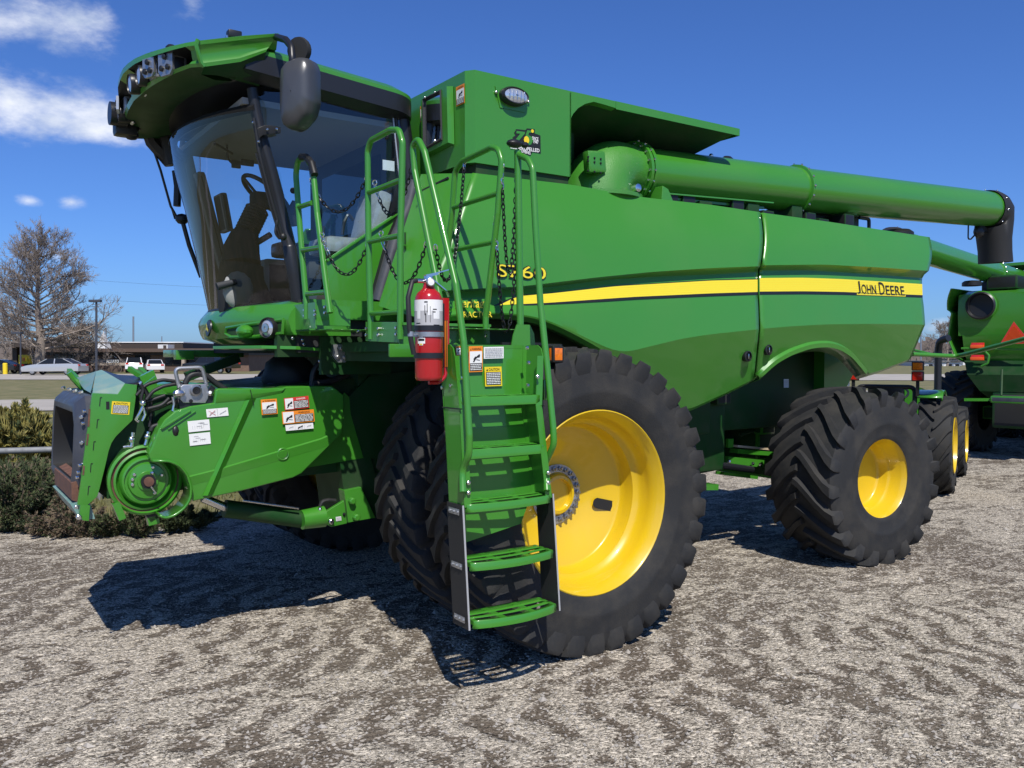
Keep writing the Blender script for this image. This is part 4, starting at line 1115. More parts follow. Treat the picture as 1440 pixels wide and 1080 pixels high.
# mirrors
def mirror(sg):
    b = new(MIRRORP)
    Ym = -1.33
    q = [at(px, py, Y=Ym) for px, py in ((396.5, 90), (404, 83), (424, 83), (439, 88), (446, 102), (446.5, 150), (441, 168), (422, 181), (408, 180.5), (397, 173), (394.5, 150), (394.5, 110))]
    q = fillet(q + [q[0]], .10, 6)[:-1]
    c_ = sum(q, V()) / len(q)
    nf = V((-.80, -.60, -.03)).normalized()      # housing back faces forward and outward
    # turn the outline square to that direction
    u = V((0, 0, 1)).cross(nf).normalized(); u = u if u.x > 0 else -u
    kx = 1.0 / max(.3, u.dot(V((1, 0, 0))))
    def tr(p, s_, d): return c_ + u * ((p.x - c_.x) * .92 * s_) + V((0, 0, (p.z - c_.z) * s_)) + nf * d
    rows_ = [[tr(p, .93, -.085) for p in q], [tr(p, 1.0, -.07) for p in q], [tr(p, 1.0, .0) for p in q], [tr(p, .965, .035) for p in q], [tr(p, .86, .062) for p in q], [tr(p, .5, .075) for p in q], [tr(p, .02, .080) for p in q]]
    rows_ = [[V((p.x, p.y * sg, p.z)) for p in r_] for r_ in rows_]
    b.grid(rows_, closed_u=True); b.mat(CHROME); b.face(b.verts([V((p.x, p.y * sg, p.z)) for p in [tr(p, .93, -.082) for p in q]]))
    m_ = b.build('mirror', CAB, 50)
    b = new(BLACKP)
    tb_ = [V((p.x, p.y * sg, p.z)) for p in [at(388, 52, Y=-1.0), at(402, 56, Y=-1.2), at(410, 66, Y=-1.30), at(411, 84, Y=-1.33), at(412, 110, Y=-1.30)]]
    b.tube(tb_, .022, 10, .08); p = at(421, 71, Y=-1.25); b.mat(DARK); b.lathe([(.075, -.02), (.08, .0), (.075, .02)], V((p.x, p.y * sg, p.z)), (.8, .5 * sg, .1), 18, cap0=True, cap1=True)
    b.build('mirror_arm', m_, 40)
mirror(1); mirror(-1)
# wiper and its bracket
b = new(BLACK)
b.tube(ats([(357, 166), (362, 195), (364, 212), (372, 245), (383, 285), (397, 333)], Y=-CY - .05), .013, 8, .1); b.tube(ats([(360, 215), (368, 245), (380, 290), (394, 335)], Y=-CY - .07), .006, 6)
b.prism(ats([(360, 181), (372, 176), (380, 176), (395, 179), (395, 187), (370, 190), (364, 195)], Y=-CY - .06), (0, .015, 0), .003)
b.ball(at(398, 333, Y=-CY - .06), .025, seg=10); b.tube(ats([(390, 310), (387, 328), (394, 336)], Y=-CY - .06), .010, 6, .05)
b.mat(CHROME)
for px, py in ((376, 182), (389, 181.5), (364, 199), (399, 333), (356, 172)): b.ball(at(px, py, Y=-CY - .075), .009, seg=6)
b.build('wiper', CAB, 40)
# steps/straps hanging at the far front corner: right-hand mirror arm, cable and step
b = new(BLACK)
b.tube(ats([(214, 205, ), (226, 240), (240, 290), (248, 304)], Y=.95), .010, 6); b.tube(ats([(218, 215), (232, 262), (246, 308)], Y=.98), .007, 6)
b.tube(ats([(249, 290), (250, 262), (247, 240)], Y=.9), .03, 8); b.ball(at(256, 308, Y=.9), .055, (1, 1, .8), 10); b.tube(ats([(257, 312), (266, 345), (283, 390)], Y=.9), .018, 8)
b.tube(ats([(203, 165), (215, 200), (240, 228)], Y=.95), .06, 8); b.tube(ats([(222, 150), (232, 190), (244, 232)], Y=.92), .07, 8)
b.build('sensor_cable', CAB, 40)
# right-hand mirror seen through the screen is mirror.001

# nose below the screen
nX = lambda y: -1.70 + .235 * abs(y) ** 2.0
ysn = [-1.0 + 2 * i / 40 for i in range(41)]
b = new(GREEN)
zt_, zl_ = at(413, 428, Y=-.95).z, 1.985
def nrow(dx, z, k=1.0, lift=0.): return [V((nX(y) + dx, y * k, z + lift * (abs(y)))) for y in ysn]
b.grid([nrow(.16, 2.205, .97), nrow(.06, 2.175), nrow(.012, 2.12), nrow(-.004, 2.085), nrow(-.004, 2.06), nrow(.012, 2.0, 1, -.0), nrow(.03, 1.955, 1, .02), nrow(.10, 1.92, 1, .05), nrow(.5, 1.92, 1, .05)])
b.poly([V((nX(1) + d, -1.0, z)) for d, z in ((.16, 2.205), (.06, 2.175), (.012, 2.12), (-.004, 2.085), (-.004, 2.06), (.012, 2.0), (.03, 1.975), (.10, 1.97), (.42, 1.97), (.42, 2.205))])
b.mat(DARK); b.bb(-1.4, RX, -.98, .98, 1.86, 2.2)
NOSE = b.build('cab_nose', CAB, 28)
b = new(BLACK)
hp = at(377.5, 460, Y=-.80); hp.x = nX(.80) - .01
nn = V((-1, -.46, 0)).normalized(); u = V((0, 0, 1)).cross(nn).normalized(); u = u if u.y < 0 else -u
def npn(y, z, o): return V((nX(y), y, z)) + nn * o
# lamp bay with hooded rim: flat patch, recess shade put into its dark green
pc = [(-.96, 2.07), (-.60, 2.045), (-.36, 2.03), (-.34, 1.99), (-.42, 1.965), (-.70, 1.965), (-.95, 1.985)]
b.mat(GREEND); b.poly([npn(y, z, .006) for y, z in pc])
b.mat(GREEN); b.tube([npn(y, z, .006) for y, z in pc + [pc[0]]], .012, 8)
b.ball(npn(-.62, 2.0, .03), .055, (1.0, 1.5, .8), 14)
b.mat(BLACK); hc = npn(-.845, 2.018, .0)
b.lathe([(.066, -.04), (.070, .03), (.064, .045), (.056, .03)], hc, nn, 28); b.mat(LENS); b.lathe([(.056, .03), (.04, .042), (.004, .048)], hc, nn, 28, cap1=True)
b.mat(CHROME); b.lathe([(.03, .047), (.028, .052), (.01, .052)], hc, nn, 20)
b.build('headlight', NOSE, 35)
b = new(BLACKP); ec = V((nX(0) - .012, -.06, 2.035))
b.lathe([(.062, 0), (.058, .01), (.004, .012)], ec, (-1, 0, .12), 24, cap1=True); b.mat(DECALY)
b.poly([ec + V((-.016, y, z)) for y, z in ((-.03, -.01), (-.01, .0), (.0, .02), (.02, .035), (.03, .03), (.012, .012), (.035, -.005), (.03, -.02), (.008, -.01), (-.02, -.03))]); b.build('emblem', NOSE, 30)
b = new(GREEN)
b.prism([V(p) for p in ((-1.74, -.25, 1.905), (-1.70, -.62, 1.905), (-1.60, -.86, 1.905), (-1.42, -.99, 1.90), (-1.1, -.99, 1.88), (-1.1, -.25, 1.88))], (0, 0, -.02), .003)
b.build('front_step', CAB, 30); b = new(GREEN); q = at(247, 492, Y=1.0); b.bb(q.x, q.x + .55, .98, 1.45, q.z - .06, q.z, .005); b.bb(q.x - .02, q.x + .12, .90, .99, q.z - .08, q.z - .002, .005); b.build('side_step', CAB, 30); b = new(GREEND); b.bar(at(335, 503, Y=.6), at(262, 530, Y=.6), .08, .07); b.build('brace', CAB, 30)

# side of cab below the door glass, and rear quarter
b = new(GREEN)
pan = ats([(458, 369), (470, 361), (515, 330), (558, 301), (568, 303), (552, 345), (531, 424), (463, 424)], Y=-CY - .06)
b.prism(pan, (0, .05, 0), .008); b.bar(at(459, 367, Y=-CY - .065), at(560, 299.5, Y=-CY - .065), .03, .018, bevel=.005)
b.build('door_lower_panel', CAB, 30)
b = new(SLATE); b.tube(ats([(583, 256), (575, 290), (556, 340), (532, 424)], Y=-CY - .09), .05, 12); b.mat(BLACK); b.tube(ats([(578, 256), (566, 300), (548, 340), (525, 424)], Y=-CY - .07), .035, 8); b.build('drain_duct', CAB, 40)
# front quarter of the body between cab and side panel
b = new(GREEN)
Lq = ats([(592, 245), (583, 275), (565, 330), (548, 380), (532, 430)], Y=-1.12); Rq = ats([(665, 244), (648, 300), (633, 352), (613, 400), (598, 449)], Y=-1.50)
for l_, r_ in ((Lq, Rq),):
    b.grid([[l_[i].lerp(r_[i], k / 6) + V((-.02 * math.sin(PI * k / 6), 0, 0)) for k in range(7)] for i in range(5)])
b.mat(BLACK); b.bar(at(597, 270, Y=-1.16) + V((-.03, 0, 0)), at(640, 251, Y=-1.36) + V((-.05, 0, 0)), .012, .012)
pq = at(578, 337, Y=-1.2) + V((-.06, 0, 0)); b.box(pq, (.03, .06, .10), None, .01)
b.mat(CHROME)
for px, py in ((615, 260), (628, 257), (597, 265), (604, 308)): b.ball(at(px, py, Y=-1.25) + V((-.05, 0, 0)), .008, seg=6)
b.build('front_quarter_panel', HV, 40)
b = new(GREEN); b.bb(-.42, -.30, -1.12, 1.3, 2.2, 3.02, .02); b.mat(GREEND); b.bb(-.40, -.32, -.45, .9, 3.0, 3.45, .02); b.build('tank_bulkhead', HV, 30)
# ================================================================== PLATFORM, LADDER, RAILS
RT = .0185
XM, XS, XL, XG, XP = -1.20, -1.42, -1.10, -.66, -.54
PZ = at(540, 455, X=XM).z
# perforated walkway: strips of plate with rows of round holes
def perforated(b, x0, x1, y0, y1, z, pitch=.075, r=.022, big=.034):
    nx = max(1, round((x1 - x0) / pitch)); ny = max(1, round((y1 - y0) / pitch)); px_, py_ = (x1 - x0) / nx, (y1 - y0) / ny
    for i in range(nx):
        for j in range(ny):
            cx, cy = x0 + (i + .5) * px_, y0 + (j + .5) * py_
            rr = big if (i % 3 == 1 and j % 3 == 1) else (r if (i + j) % 2 == 0 or i % 3 == 1 else r * .55)
            rr = rr * .78 if ((i * 7 + j * 3) // 5) % 3 else .0015
            ou = []; inn_ = []
            for k in range(12):
                a = 2 * PI * k / 12; c_, s_ = math.cos(a), math.sin(a); m_ = max(abs(c_), abs(s_))
                ou.append(V((cx + c_ / m_ * px_ / 2, cy + s_ / m_ * py_ / 2, z))); inn_.append(V((cx + c_ * rr, cy + s_ * rr, z)))
            b.grid([ou, inn_], closed_u=True)
PLAT = empty_part('platform', HV, (0, 0, 0))
b = new(GREEN)
perforated(b, -1.19, -.52, -1.98, -1.02, PZ - .03)
perforated(b, -.98, -.50, -2.20, -1.99, PZ - .035)
perforated(b, -1.40, -1.21, -1.50, -1.0, PZ - .03)
b.build('walkway', PLAT, 30, .004)
b = new(GREEN)
b.bar(at(515, 466, X=XM) + V((0, 0, 0)), V((XM, -2.02, PZ - .055)), .008, .115)
b.bb(XM, -.60, -2.015, -2.005, PZ - .12, PZ + .0); 
b.bb(XM, -.62, -2.06, -2.015, PZ - .015, PZ)
b.bb(-1.385, -.35, -1.03, -1.02, at(500, 450, Y=-1.03).z, at(500, 423, Y=-1.03).z)
b.bb(-1.425, -1.415, -1.34, -.86, PZ - .02, PZ + .14); b.bb(-1.42, -1.20, -1.345, -1.335, PZ - .0, PZ + .12)
b.mat(GREEND); b.bb(-1.15, -.55, -1.9, -1.1, PZ - .16, PZ - .10)
b.bb(-1.1, -1.0, -2.0, -.9, PZ - .22, PZ - .1); b.bb(-.66, -.56, -2.0, -.9, PZ - .22, PZ - .1)
b.mat(GREEN); b.box(at(565, 493, Y=-2.02), (.16, .02, .075), None, .008)
b.mat(CHROME)
for px, py in ((516, 462), (516, 471), (558, 461), (558, 470), (533, 462), (533, 471), (504, 466)): b.bolt(at(px, py, X=XM - .006), (-1, 0, 0), .010, .01)
for px, py in ((684, 463), (684, 472)): b.bolt(at(px, py, X=XG), (-1, 0, 0), .010, .01)
for px, py in ((429, 436), (429, 444), (458, 432), (458, 440), (444, 437), (444, 443)): b.bolt(at(px, py, X=-1.426), (-1, 0, 0), .010, .01)
b.build('kick_plate', PLAT, 30)

def rail(L, X, cross=(), fil=.09, name='handrail'):
    b = new(GREEN); b.tube(ats(L, X=X), RT, 12, fil)
    for a, c_ in cross: b.tube([at(*a, X=X), at(*c_, X=X)], RT * .85, 10)
    return b
b = rail([(431, 449), (431, 428), (425, 360), (416, 245), (419, 224), (431, 222), (440, 236), (446, 300), (456, 380), (464, 440)], XS, (((418, 292), (439, 285)), ((424, 352), (452, 347.5)), ((432, 413), (460, 410.5))), .1)
b.mat(BLACK); b.tube(ats([(424, 221), (431, 221), (438, 229), (441, 240), (442.5, 246)], X=XS - .004), RT * 1.25, 12, .04)
b.mat(BLACKP); b.cyl(at(412, 268, X=XS), at(417, 268, X=XS), .02)
b.build('handrail', PLAT, 40)
b = rail([(521.5, 477), (521, 440), (518, 330), (517, 212), (521, 198), (550, 182.5), (561, 183), (566, 200), (565, 260), (563, 340), (563, 477)], XM, (((518, 271), (564, 253)), ((519, 340), (563, 331)), ((521, 441), (563, 438.5))), .06)
b.build('handrail', PLAT, 40)
# left ladder rail: a long loop from the ladder string up to the platform
b = new(GREEN)
PL = [at(651, 692, Y=-2.56), at(650, 660, X=XL) , at(659.5, 640, X=XL), at(660, 612, X=XL), at(652, 480, X=XL), at(641, 400, X=XL), at(597, 213, X=XL), at(588, 195, X=XL), at(580, 205, X=XL), at(583, 240, X=XL), at(612, 385, X=XL - .0), at(622, 440, X=XL), at(626, 470, X=XL)]
b.tube(PL, RT, 12, .09)
b.build('handrail', PLAT, 40)
# gate frame behind the ladder
b = rail([(683, 466), (683, 445), (700, 300), (705.5, 226), (701, 210), (691, 207), (650, 227), (640, 240), (636, 300), (624, 390), (620, 455)], XG, (((637, 292), (700, 272)), ((631, 353), (694, 340.5))), .07)
b.build('handrail', PLAT, 40)
# right ladder rail with its upright post
b = new(GREEN)
P1 = at(728, 212, X=XP); pbase = at(732, 481, X=XP)
b.tube([pbase, P1], RT * 1.12, 12)
PRt = [P1 + V((0, 0, -.02)), at(743, 224, X=XP), at(749, 236, X=XP), at(753, 320, X=XP), at(760, 427, X=XP), at(770, 520, X=XP), at(778, 602, X=XP), at(779, 625, X=XP), at(770, 645, X=XP), at(767, 652, X=XP), at(769, 690, Y=-2.56)]
b.tube(PRt, RT, 12, .08)
b.mat(BLACKP); b.ball(P1 + V((-.03, -.01, .035)), .035, (1.5, 1, .7), 12); b.ball(P1 + V((.05, 0, .04)), .025, (1, 1, .7), 10)
b.mat(GREEN); b.prism([pbase + V((-.085, -.03, -.03)), pbase + V((.085, -.03, -.03)), pbase + V((.075, -.03, .05)), pbase + V((.045, -.03, .10)), pbase + V((-.045, -.03, .10)), pbase + V((-.07, -.03, .04))], (0, .008, 0)); b.bb(pbase.x - .11, pbase.x + .10, pbase.y - .05, pbase.y + .1, pbase.z - .04, pbase.z - .03)
b.build('handrail', PLAT, 40)

# chains
def chain(A, B, low_py, silver=4, name='chain'):
    A, B = V(A), V(B); L = 60; mid_ = (A + B) / 2
    # sag so that the lowest point shows at low_py
    best = None
    for k in range(5, 90):
        s_ = k * .01
        q = min((A.lerp(B, t / 20) + V((0, 0, -4 * s_ * (t / 20) * (1 - t / 20))) for t in range(21)), key=lambda v: v.z)
        r = q - CAM; py = 540 - r.dot(UPV) / r.dot(FWD) * FPX
        if best is None or abs(py - low_py) < best[0]: best = (abs(py - low_py), s_)
    sag = best[1]
    P = [A.lerp(B, t / L) + V((0, 0, -4 * sag * (t / L) * (1 - t / L))) for t in range(L + 1)]
    ls = [0]
    for a, c_ in zip(P, P[1:]): ls.append(ls[-1] + (c_ - a).length)
    step = .029; nl = int(ls[-1] / step); b = new(CHAINB); pts = dens(P, nl + 1)
    for i in range(nl):
        b.mat(CHROME if i < silver or i == nl - 1 else CHAINB)
        c_ = (pts[i] + pts[i + 1]) / 2; d = (pts[i + 1] - pts[i]).normalized()
        s_ = d.orthogonal().normalized(); s_ = Matrix.Rotation(PI / 2 * (i % 2) + .35, 3, d) @ s_
        loop = []
        for k in range(10):
            a = 2 * PI * k / 10; loop.append(c_ + d * (.0205 * math.cos(a)) + s_ * (.0095 * math.sin(a)))
        b.tube(loop, .0036, 5, closed=True)
    b.mat(CHROME); b.ring(A + V((0, 0, .012)), V((1, .4, 0)), .016, .0035, 12, 5)
    return b.build(name, PLAT, 60)
chain(at(438, 256, X=XS), at(517, 246, X=XM), 297); chain(at(453, 333, X=XS), at(518, 340, X=XM), 387)
chain(at(527, 260, X=XM), at(580, 229, X=XL), 302, 3); chain(at(536, 331, X=XM), at(600, 340, X=XL), 397, 3)
chain(at(705.5, 236, X=XG), at(726, 250, X=XP), 386, 4); chain(at(697, 318, X=XG), at(727, 330, X=XP), 468, 5)
chain(at(653, 230, X=XG), at(612, 345, X=XL), 395, 1)

# ladder
LAD = empty_part('ladder', HV, (0, 0, 0))
Fl = [at(639, 484, Y=-2.50), at(646, 575, Y=-2.52), at(653, 714, Y=-2.55), at(662, 886, Y=-2.59)]
Fr = [at(757, 492, Y=-2.50), at(762, 570, Y=-2.52), at(776, 698, Y=-2.55), at(785, 859, Y=-2.59)]
bk = V((0, .155, 0))
def lerpz(Fp, z):
    for a, c_ in zip(Fp, Fp[1:]):
        if a.z >= z >= c_.z or c_ is Fp[-1]:
            return a.lerp(c_, (a.z - z) / (a.z - c_.z))
zs = [Fl[0].z, Fl[1].z, Fl[2].z, Fl[3].z]
b = new(GREEN)
for Fp, sg in ((Fl, 1), (Fr, -1)):
    for i in (0, 1):
        a, c_ = lerpz(Fp, zs[i]), lerpz(Fp, zs[i + 1])
        t = V((.006 * sg, 0, 0))
        if i == 0: 
            side = [a + V((0, .05, 0)), a + V((0, .015, -.02)), a + V((0, 0, -.06)), c_, c_ + bk, a + bk]
        else: side = [a, c_, c_ + bk, a + bk]
        b.prism(side, t)
        fl_ = V((.042 * sg, 0, 0)); a2 = a + V((0, 0, -.06)) if i == 0 else a
        b.prism([a2 + V((0, -.002, 0)), a2 + V((0, -.002, 0)) + fl_, c_ + V((0, -.002, 0)) + fl_, c_ + V((0, -.002, 0))], (0, .006, 0))
        fb = V((.03 * sg, 0, 0)); b.prism([a + bk, a + bk + fb, c_ + bk + fb, c_ + bk], (0, -.005, 0))
    b.mat(BLACK); q = lerpz(Fp, zs[1]); b.box(q + bk * .5 + V((0, 0, 0)), (.008, .195, .006)); b.mat(GREEN)
# back panel at the top and riser sheets
b.prism([lerpz(Fl, zs[0] - .01) + bk, lerpz(Fr, zs[0] - .01) + bk, lerpz(Fr, zs[1] - .12) + bk, lerpz(Fl, zs[1] - .12) + bk], (0, .005, 0))
zr = at(660, 765, Y=-2.40).z
b.prism([lerpz(Fl, zs[1] - .12) + bk * .98, lerpz(Fr, zs[1] - .12) + bk * .98, lerpz(Fr, zs[2]) + bk * .98 - V((.03, 0, 0)), lerpz(Fr, zs[2]) + bk - V((.10, 0, .16)), lerpz(Fl, zr) + bk * .98], (0, .005, 0))
b.bb(Fl[0].x, Fr[0].x, -2.345, -2.30, zs[0] - .02, zs[0] + .0)
b.mat(CHROME)
for px, py in ((647, 531), (752, 529.5), (655, 678), (655, 692), (767, 664), (767, 678)): b.bolt(at(px, py, Y=-2.53 if py > 600 else -2.505) + V((0, -.02, 0)), (0, -1, 0), .012, .012)
for px, py in ((623, 545), (635, 542)): b.bolt(at(px, py, X=Fl[1].x - .002), (-1, 0, 0), .011, .01)
for px, py in ((744, 510), (743, 542), (742, 489)): b.bolt(at(px, py, X=Fr[0].x - .05), (-1, 0, 0), .012, .01)
b.mat(BLACKP); b.box(at(764, 548, Y=-2.4), (.03, .05, .12), None, .01)
b.build('ladder_frame', LAD, 30)
# rubber side flaps below the frame
for Fp, sg, dx in ((Fl, 1, -.004), (Fr, -1, .004)):
    b = new(RUBBER2)
    a, c_ = lerpz(Fp, zs[2] + (.012 if sg > 0 else .02)), Fp[3]
    t = V((dx, 0, 0))
    b.prism([a + t, c_ + t, c_ + bk + t, a + bk + t], (.010 * (-sg), 0, 0))
    b.mat(GREYL); b.bar(a + t + V((-.005 * sg, -.003, 0)), c_ + t + V((-.005 * sg, -.003, 0)), .010, .004)
    b.mat(GALV)
    for tt in (.06, .5, .93):
        q = a.lerp(c_, tt) + bk * .5 + t + V((-.013 * sg, 0, 0)); b.box(q, (.004, .11, .035), None, .002)
        for dy in (-.04, .0, .04): b.bolt(q + V((-.002 * sg, dy, 0)), (-sg, 0, 0), .008, .006)
    b.build('side_flap', LAD, 30)
# treads
def tread(zl, y0, deep=.20, bow=.06, thick=.036):
    xa, xb = lerpz(Fl, zl).x + .012, lerpz(Fr, zl).x - .012
    if zl < zs[2]: xa, xb = xa + .004, xb - .004
    yf = y0
    def fy(u, k=1.): return yf - bow * k * (1 - (2 * u - 1) ** 2)
    b = new(GREEN); n_ = 16; us = [i / n_ for i in range(n_ + 1)]
    X_ = lambda u: xa + (xb - xa) * u
    # front lip
    b.grid([[V((X_(u), fy(u) + .030, zl - .002)) for u in us], [V((X_(u), fy(u) + .004, zl)) for u in us], [V((X_(u), fy(u), zl - .006)) for u in us], [V((X_(u), fy(u), zl - thick)) for u in us], [V((X_(u), fy(u) + .010, zl - thick)) for u in us], [V((X_(u), fy(u) + .010, zl - .012)) for u in us]])
    # back bar, mid rail and cross bars leave three rows of openings
    yb = yf + deep - .02
    b.grid([[V((X_(u), yb + .02, zl)) for u in us], [V((X_(u), yb - .012, zl)) for u in us], [V((X_(u), yb - .012, zl - .02)) for u in us]])
    for kk in (.36, .68):
        b.grid([[V((X_(u), fy(u, 1 - kk) + deep * kk - .02, zl)) for u in us], [V((X_(u), fy(u, 1 - kk) + deep * kk + .012, zl)) for u in us], [V((X_(u), fy(u, 1 - kk) + deep * kk + .012, zl - .012)) for u in us]])
    for u in (.0, .31, .66, 1.):
        w_ = .018 if 0 < u < 1 else .010
        uu = min(max(u, .02), .98)
        b.prism([V((X_(uu) - w_, fy(uu) + .01, zl - .001)), V((X_(uu) + w_, fy(uu) + .01, zl - .001)), V((X_(uu) + w_, yb + .01, zl - .001)), V((X_(uu) - w_, yb + .01, zl - .001))], (0, 0, -.02))
    for u in (.06, .27, .35, .5, .62, .70, .9):
        for kk in (.40, .72): b.ball(V((X_(u), fy(u, 1 - kk) + deep * kk - .004, zl + .001)), .006, (1, 1, .6), 6)
    return b.build('step', LAD, 35, .002)
for py, yy, bow in ((874, -2.595, .05), (792, -2.575, .045), (709, -2.555, .03), (632, -2.535, .006), (558, -2.52, .006)):
    z = at(664, py, Y=yy).z; tread(z, yy + .0, .17, bow, .042 if py > 700 else .05)
b = new(CHROME); b.cyl(at(757, 852, Y=-2.43) + V((0, 0, -.02)), at(757, 852, Y=-2.43) + V((0, 0, .03)), .012); b.build('pin', LAD)
py_ = lerpz(Fl, zs[0] - .34).y + .155 - .003
SP = dict(Y=py_)
stick_px(LAD, (659, 487), (678.5, 486.5), (659, 523.5), 'warn', SP, NY, seed=5)
stick_px(LAD, (641, 487), (648, 486.5), (641, 500), 'warn', SP, NY, seed=6)
stick_px(LAD, (680, 488), (708, 487.5), (680, 504.5), 'white', SP, NY, seed=7, name='label')
stick_px(LAD, (681, 516), (705, 515.5), (682, 543.5), 'caution', SP, NY, seed=8, name='caution_label')
# amber marker lamp
b = new(BLACK); q = at(781, 498, Y=-2.3); b.box(q + V((0, .02, .0)), (.11, .04, .12), None, .008); b.mat(AMBER); b.box(q + V((-.01, -.02, .0)), (.085, .05, .10), None, .015)
b.mat(BLACK); b.bar(q + V((-.05, .05, .06)), q + V((-.35, .05, .06)), .02, .015); b.build('marker_lamp', HV, 30)

# ================================================================== FIRE EXTINGUISHER (hangs on the ladder)
EB = at(603, 535, Y=-2.42); ET = at(604, 412, Y=-2.42)
EX = thing('fire_extinguisher', EB, 'red fire extinguisher with black hose strapped beside the top of the ladder', 'fire extinguisher')
er = .072; Ht = ET.z - EB.z
b = new(RED)
b.lathe([(er * .86, 0), (er * .97, .008), (er, .02), (er, Ht - .05), (er * .95, Ht - .02), (er * .80, Ht), (er * .5, Ht + .018), (.03, Ht + .026), (.026, Ht + .05)], EB, (0, 0, 1), 40, cap0=True, cap1=True)
b.build('cylinder', EX, 40)
def wrap(b, z0, z1, a0_, a1_, r, n_=28):
    u0_ = math.atan2(CAM.y - EB.y, CAM.x - EB.x)
    b.grid([[V((EB.x + r * math.cos(u0_ + a0_ + (a1_ - a0_) * k / n_), EB.y + r * math.sin(u0_ + a0_ + (a1_ - a0_) * k / n_), EB.z + z)) for k in range(n_ + 1)] for z in (z0, z1)])
b = new(GREYL); wrap(b, Ht * .60, Ht * .79, -1.5, 1.5, er + .0012); b.mat(WHITE); wrap(b, Ht * .79, Ht * .915, -1.6, 1.6, er + .0014)
for a_, w_, z_, h_ in ((-.9, .3, .70, .09), (.35, .5, .70, .1), (-.05, .25, .74, .05)): wrap(b, Ht * z_, Ht * (z_ + h_), a_, a_ + w_, er + .0018, 8)
b.mat(BLKINK); 
for a_, w_, z_, h_ in ((-.28, .05, .74, .11), (-.12, .05, .77, .1), (-.3, .24, .88, .015), (-.22, .06, .66, .1), (.3, .3, .80, .012), (.3, .2, .77, .012), (-1.0, .4, .645, .01), (.1, .03, .66, .18), (.35, .5, .625, .01)): wrap(b, Ht * z_, Ht * (z_ + h_), a_, a_ + w_, er + .0022, 6)
b.mat(WHITE); wrap(b, Ht * .42, Ht * .485, -.85, -.25, er + .0014, 10); wrap(b, Ht * .40, Ht * .505, -.7, -.4, er + .0013, 10); b.mat(BLKINK); wrap(b, Ht * .45, Ht * .475, -.8, -.3, er + .002, 10); b.mat(YELLOWL); wrap(b, Ht * .405, Ht * .42, -.65, -.45, er + .002, 10)
b.build('label', EX, 60)
b = new(BLACKP)
for z_ in (.595, .285):
    b.lathe([(er + .003, -.014), (er + .006, -.014), (er + .006, .014), (er + .003, .014)], EB + V((0, 0, Ht * z_)), (0, 0, 1), 40)
b.mat(GALV); b.lathe([(er + .004, -.012), (er + .0065, -.012), (er + .0065, .012), (er + .004, .012)], EB + V((0, 0, Ht * .525)), (0, 0, 1), 40); 
b.mat(BLACKP); b.box(EB + V((.085, .02, Ht * .52)), (.02, .05, Ht * .75), None, .006)
b.mat(ORANGEL); b.box(EB + V((.097, -.0, Ht * .42)), (.008, .05, Ht * .55), None, .003)
b.mat(RED); b.tube([EB + V((.10, 0, Ht * .35)), EB + V((.10, 0, .02)), EB + V((.06, 0, -.012)), EB + V((0, 0, -.012))], .010, 8, .04); b.bar(EB + V((.10, 0, Ht * .3)), EB + V((.10, 0, Ht * .95)), .04, .008, (0, 1, 0))
b.build('bracket', EX, 40)
tp = EB + V((0, 0, Ht + .04))
b = new(CHROME)
b.cyl(tp + V((0, 0, -.02)), tp + V((0, 0, .045)), .026, .024, 14); b.mat(STEEL); b.lathe([(.022, 0), (.022, .02), (.018, .022)], tp + V((-.005, -.026, .012)), (-.3, -1, 0), 14, cap1=True); b.mat(WHITE); b.lathe([(.017, 0), (.001, .001)], tp + V((-.012, -.049, .012)), (-.3, -1, 0), 14)
b.mat(CHROME); b.bar(tp + V((-.02, 0, .045)), tp + V((.05, 0, .062)), .026, .014); b.bar(tp + V((.03, 0, .06)), tp + V((.115, 0, .085)), .024, .006); b.bar(tp + V((.02, 0, .03)), tp + V((.11, 0, -.03)), .024, .006); b.bar(tp + V((.11, 0, -.03)), tp + V((.122, 0, -.055)), .02, .006)
b.cyl(tp + V((-.02, 0, .02)), tp + V((-.075, 0, .02)), .013, .012, 10)
b.build('valve', EX, 40)
b = new(HOSE); hx = at(577, 468, Y=-2.44)
b.tube([tp + V((-.07, 0, .02)), tp + V((-.10, -.01, .012)), V((hx.x - .012, hx.y, tp.z - .07)), V((hx.x - .006, hx.y, EB.z + Ht * .62)), V((hx.x + .004, hx.y, EB.z + Ht * .45)), V((hx.x + .02, hx.y, EB.z + Ht * .30))], [.0125, .013, .013, .0135, .0135, .013], 12, 0)
b.mat(GALV); b.lathe([(.016, 0), (.016, .025)], V((hx.x + .002, hx.y, EB.z + Ht * .5)), (0, 0, 1), 12); b.bar(V((hx.x, hx.y, EB.z + Ht * .525)), EB + V((-er * .8, -.02, Ht * .525)), .012, .006)
b.build('hose', EX, 50)
# ================================================================== FEEDER HOUSE
FE = empty_part('feeder_house', HV, (0, 0, 0))
SY, PYY = -.95, -.79
b = new(GREEND)
b.prism([V((-2.5, -.72, .98)), V((-2.5, -.72, 1.60)), V((-1.9, -.72, 1.60)), V((-.4, -.72, 1.72)), V((-.4, -.72, 1.05)), V((-1.3, -.72, 1.02))], (0, 1.44, 0))
b.build('throat', FE, 30)
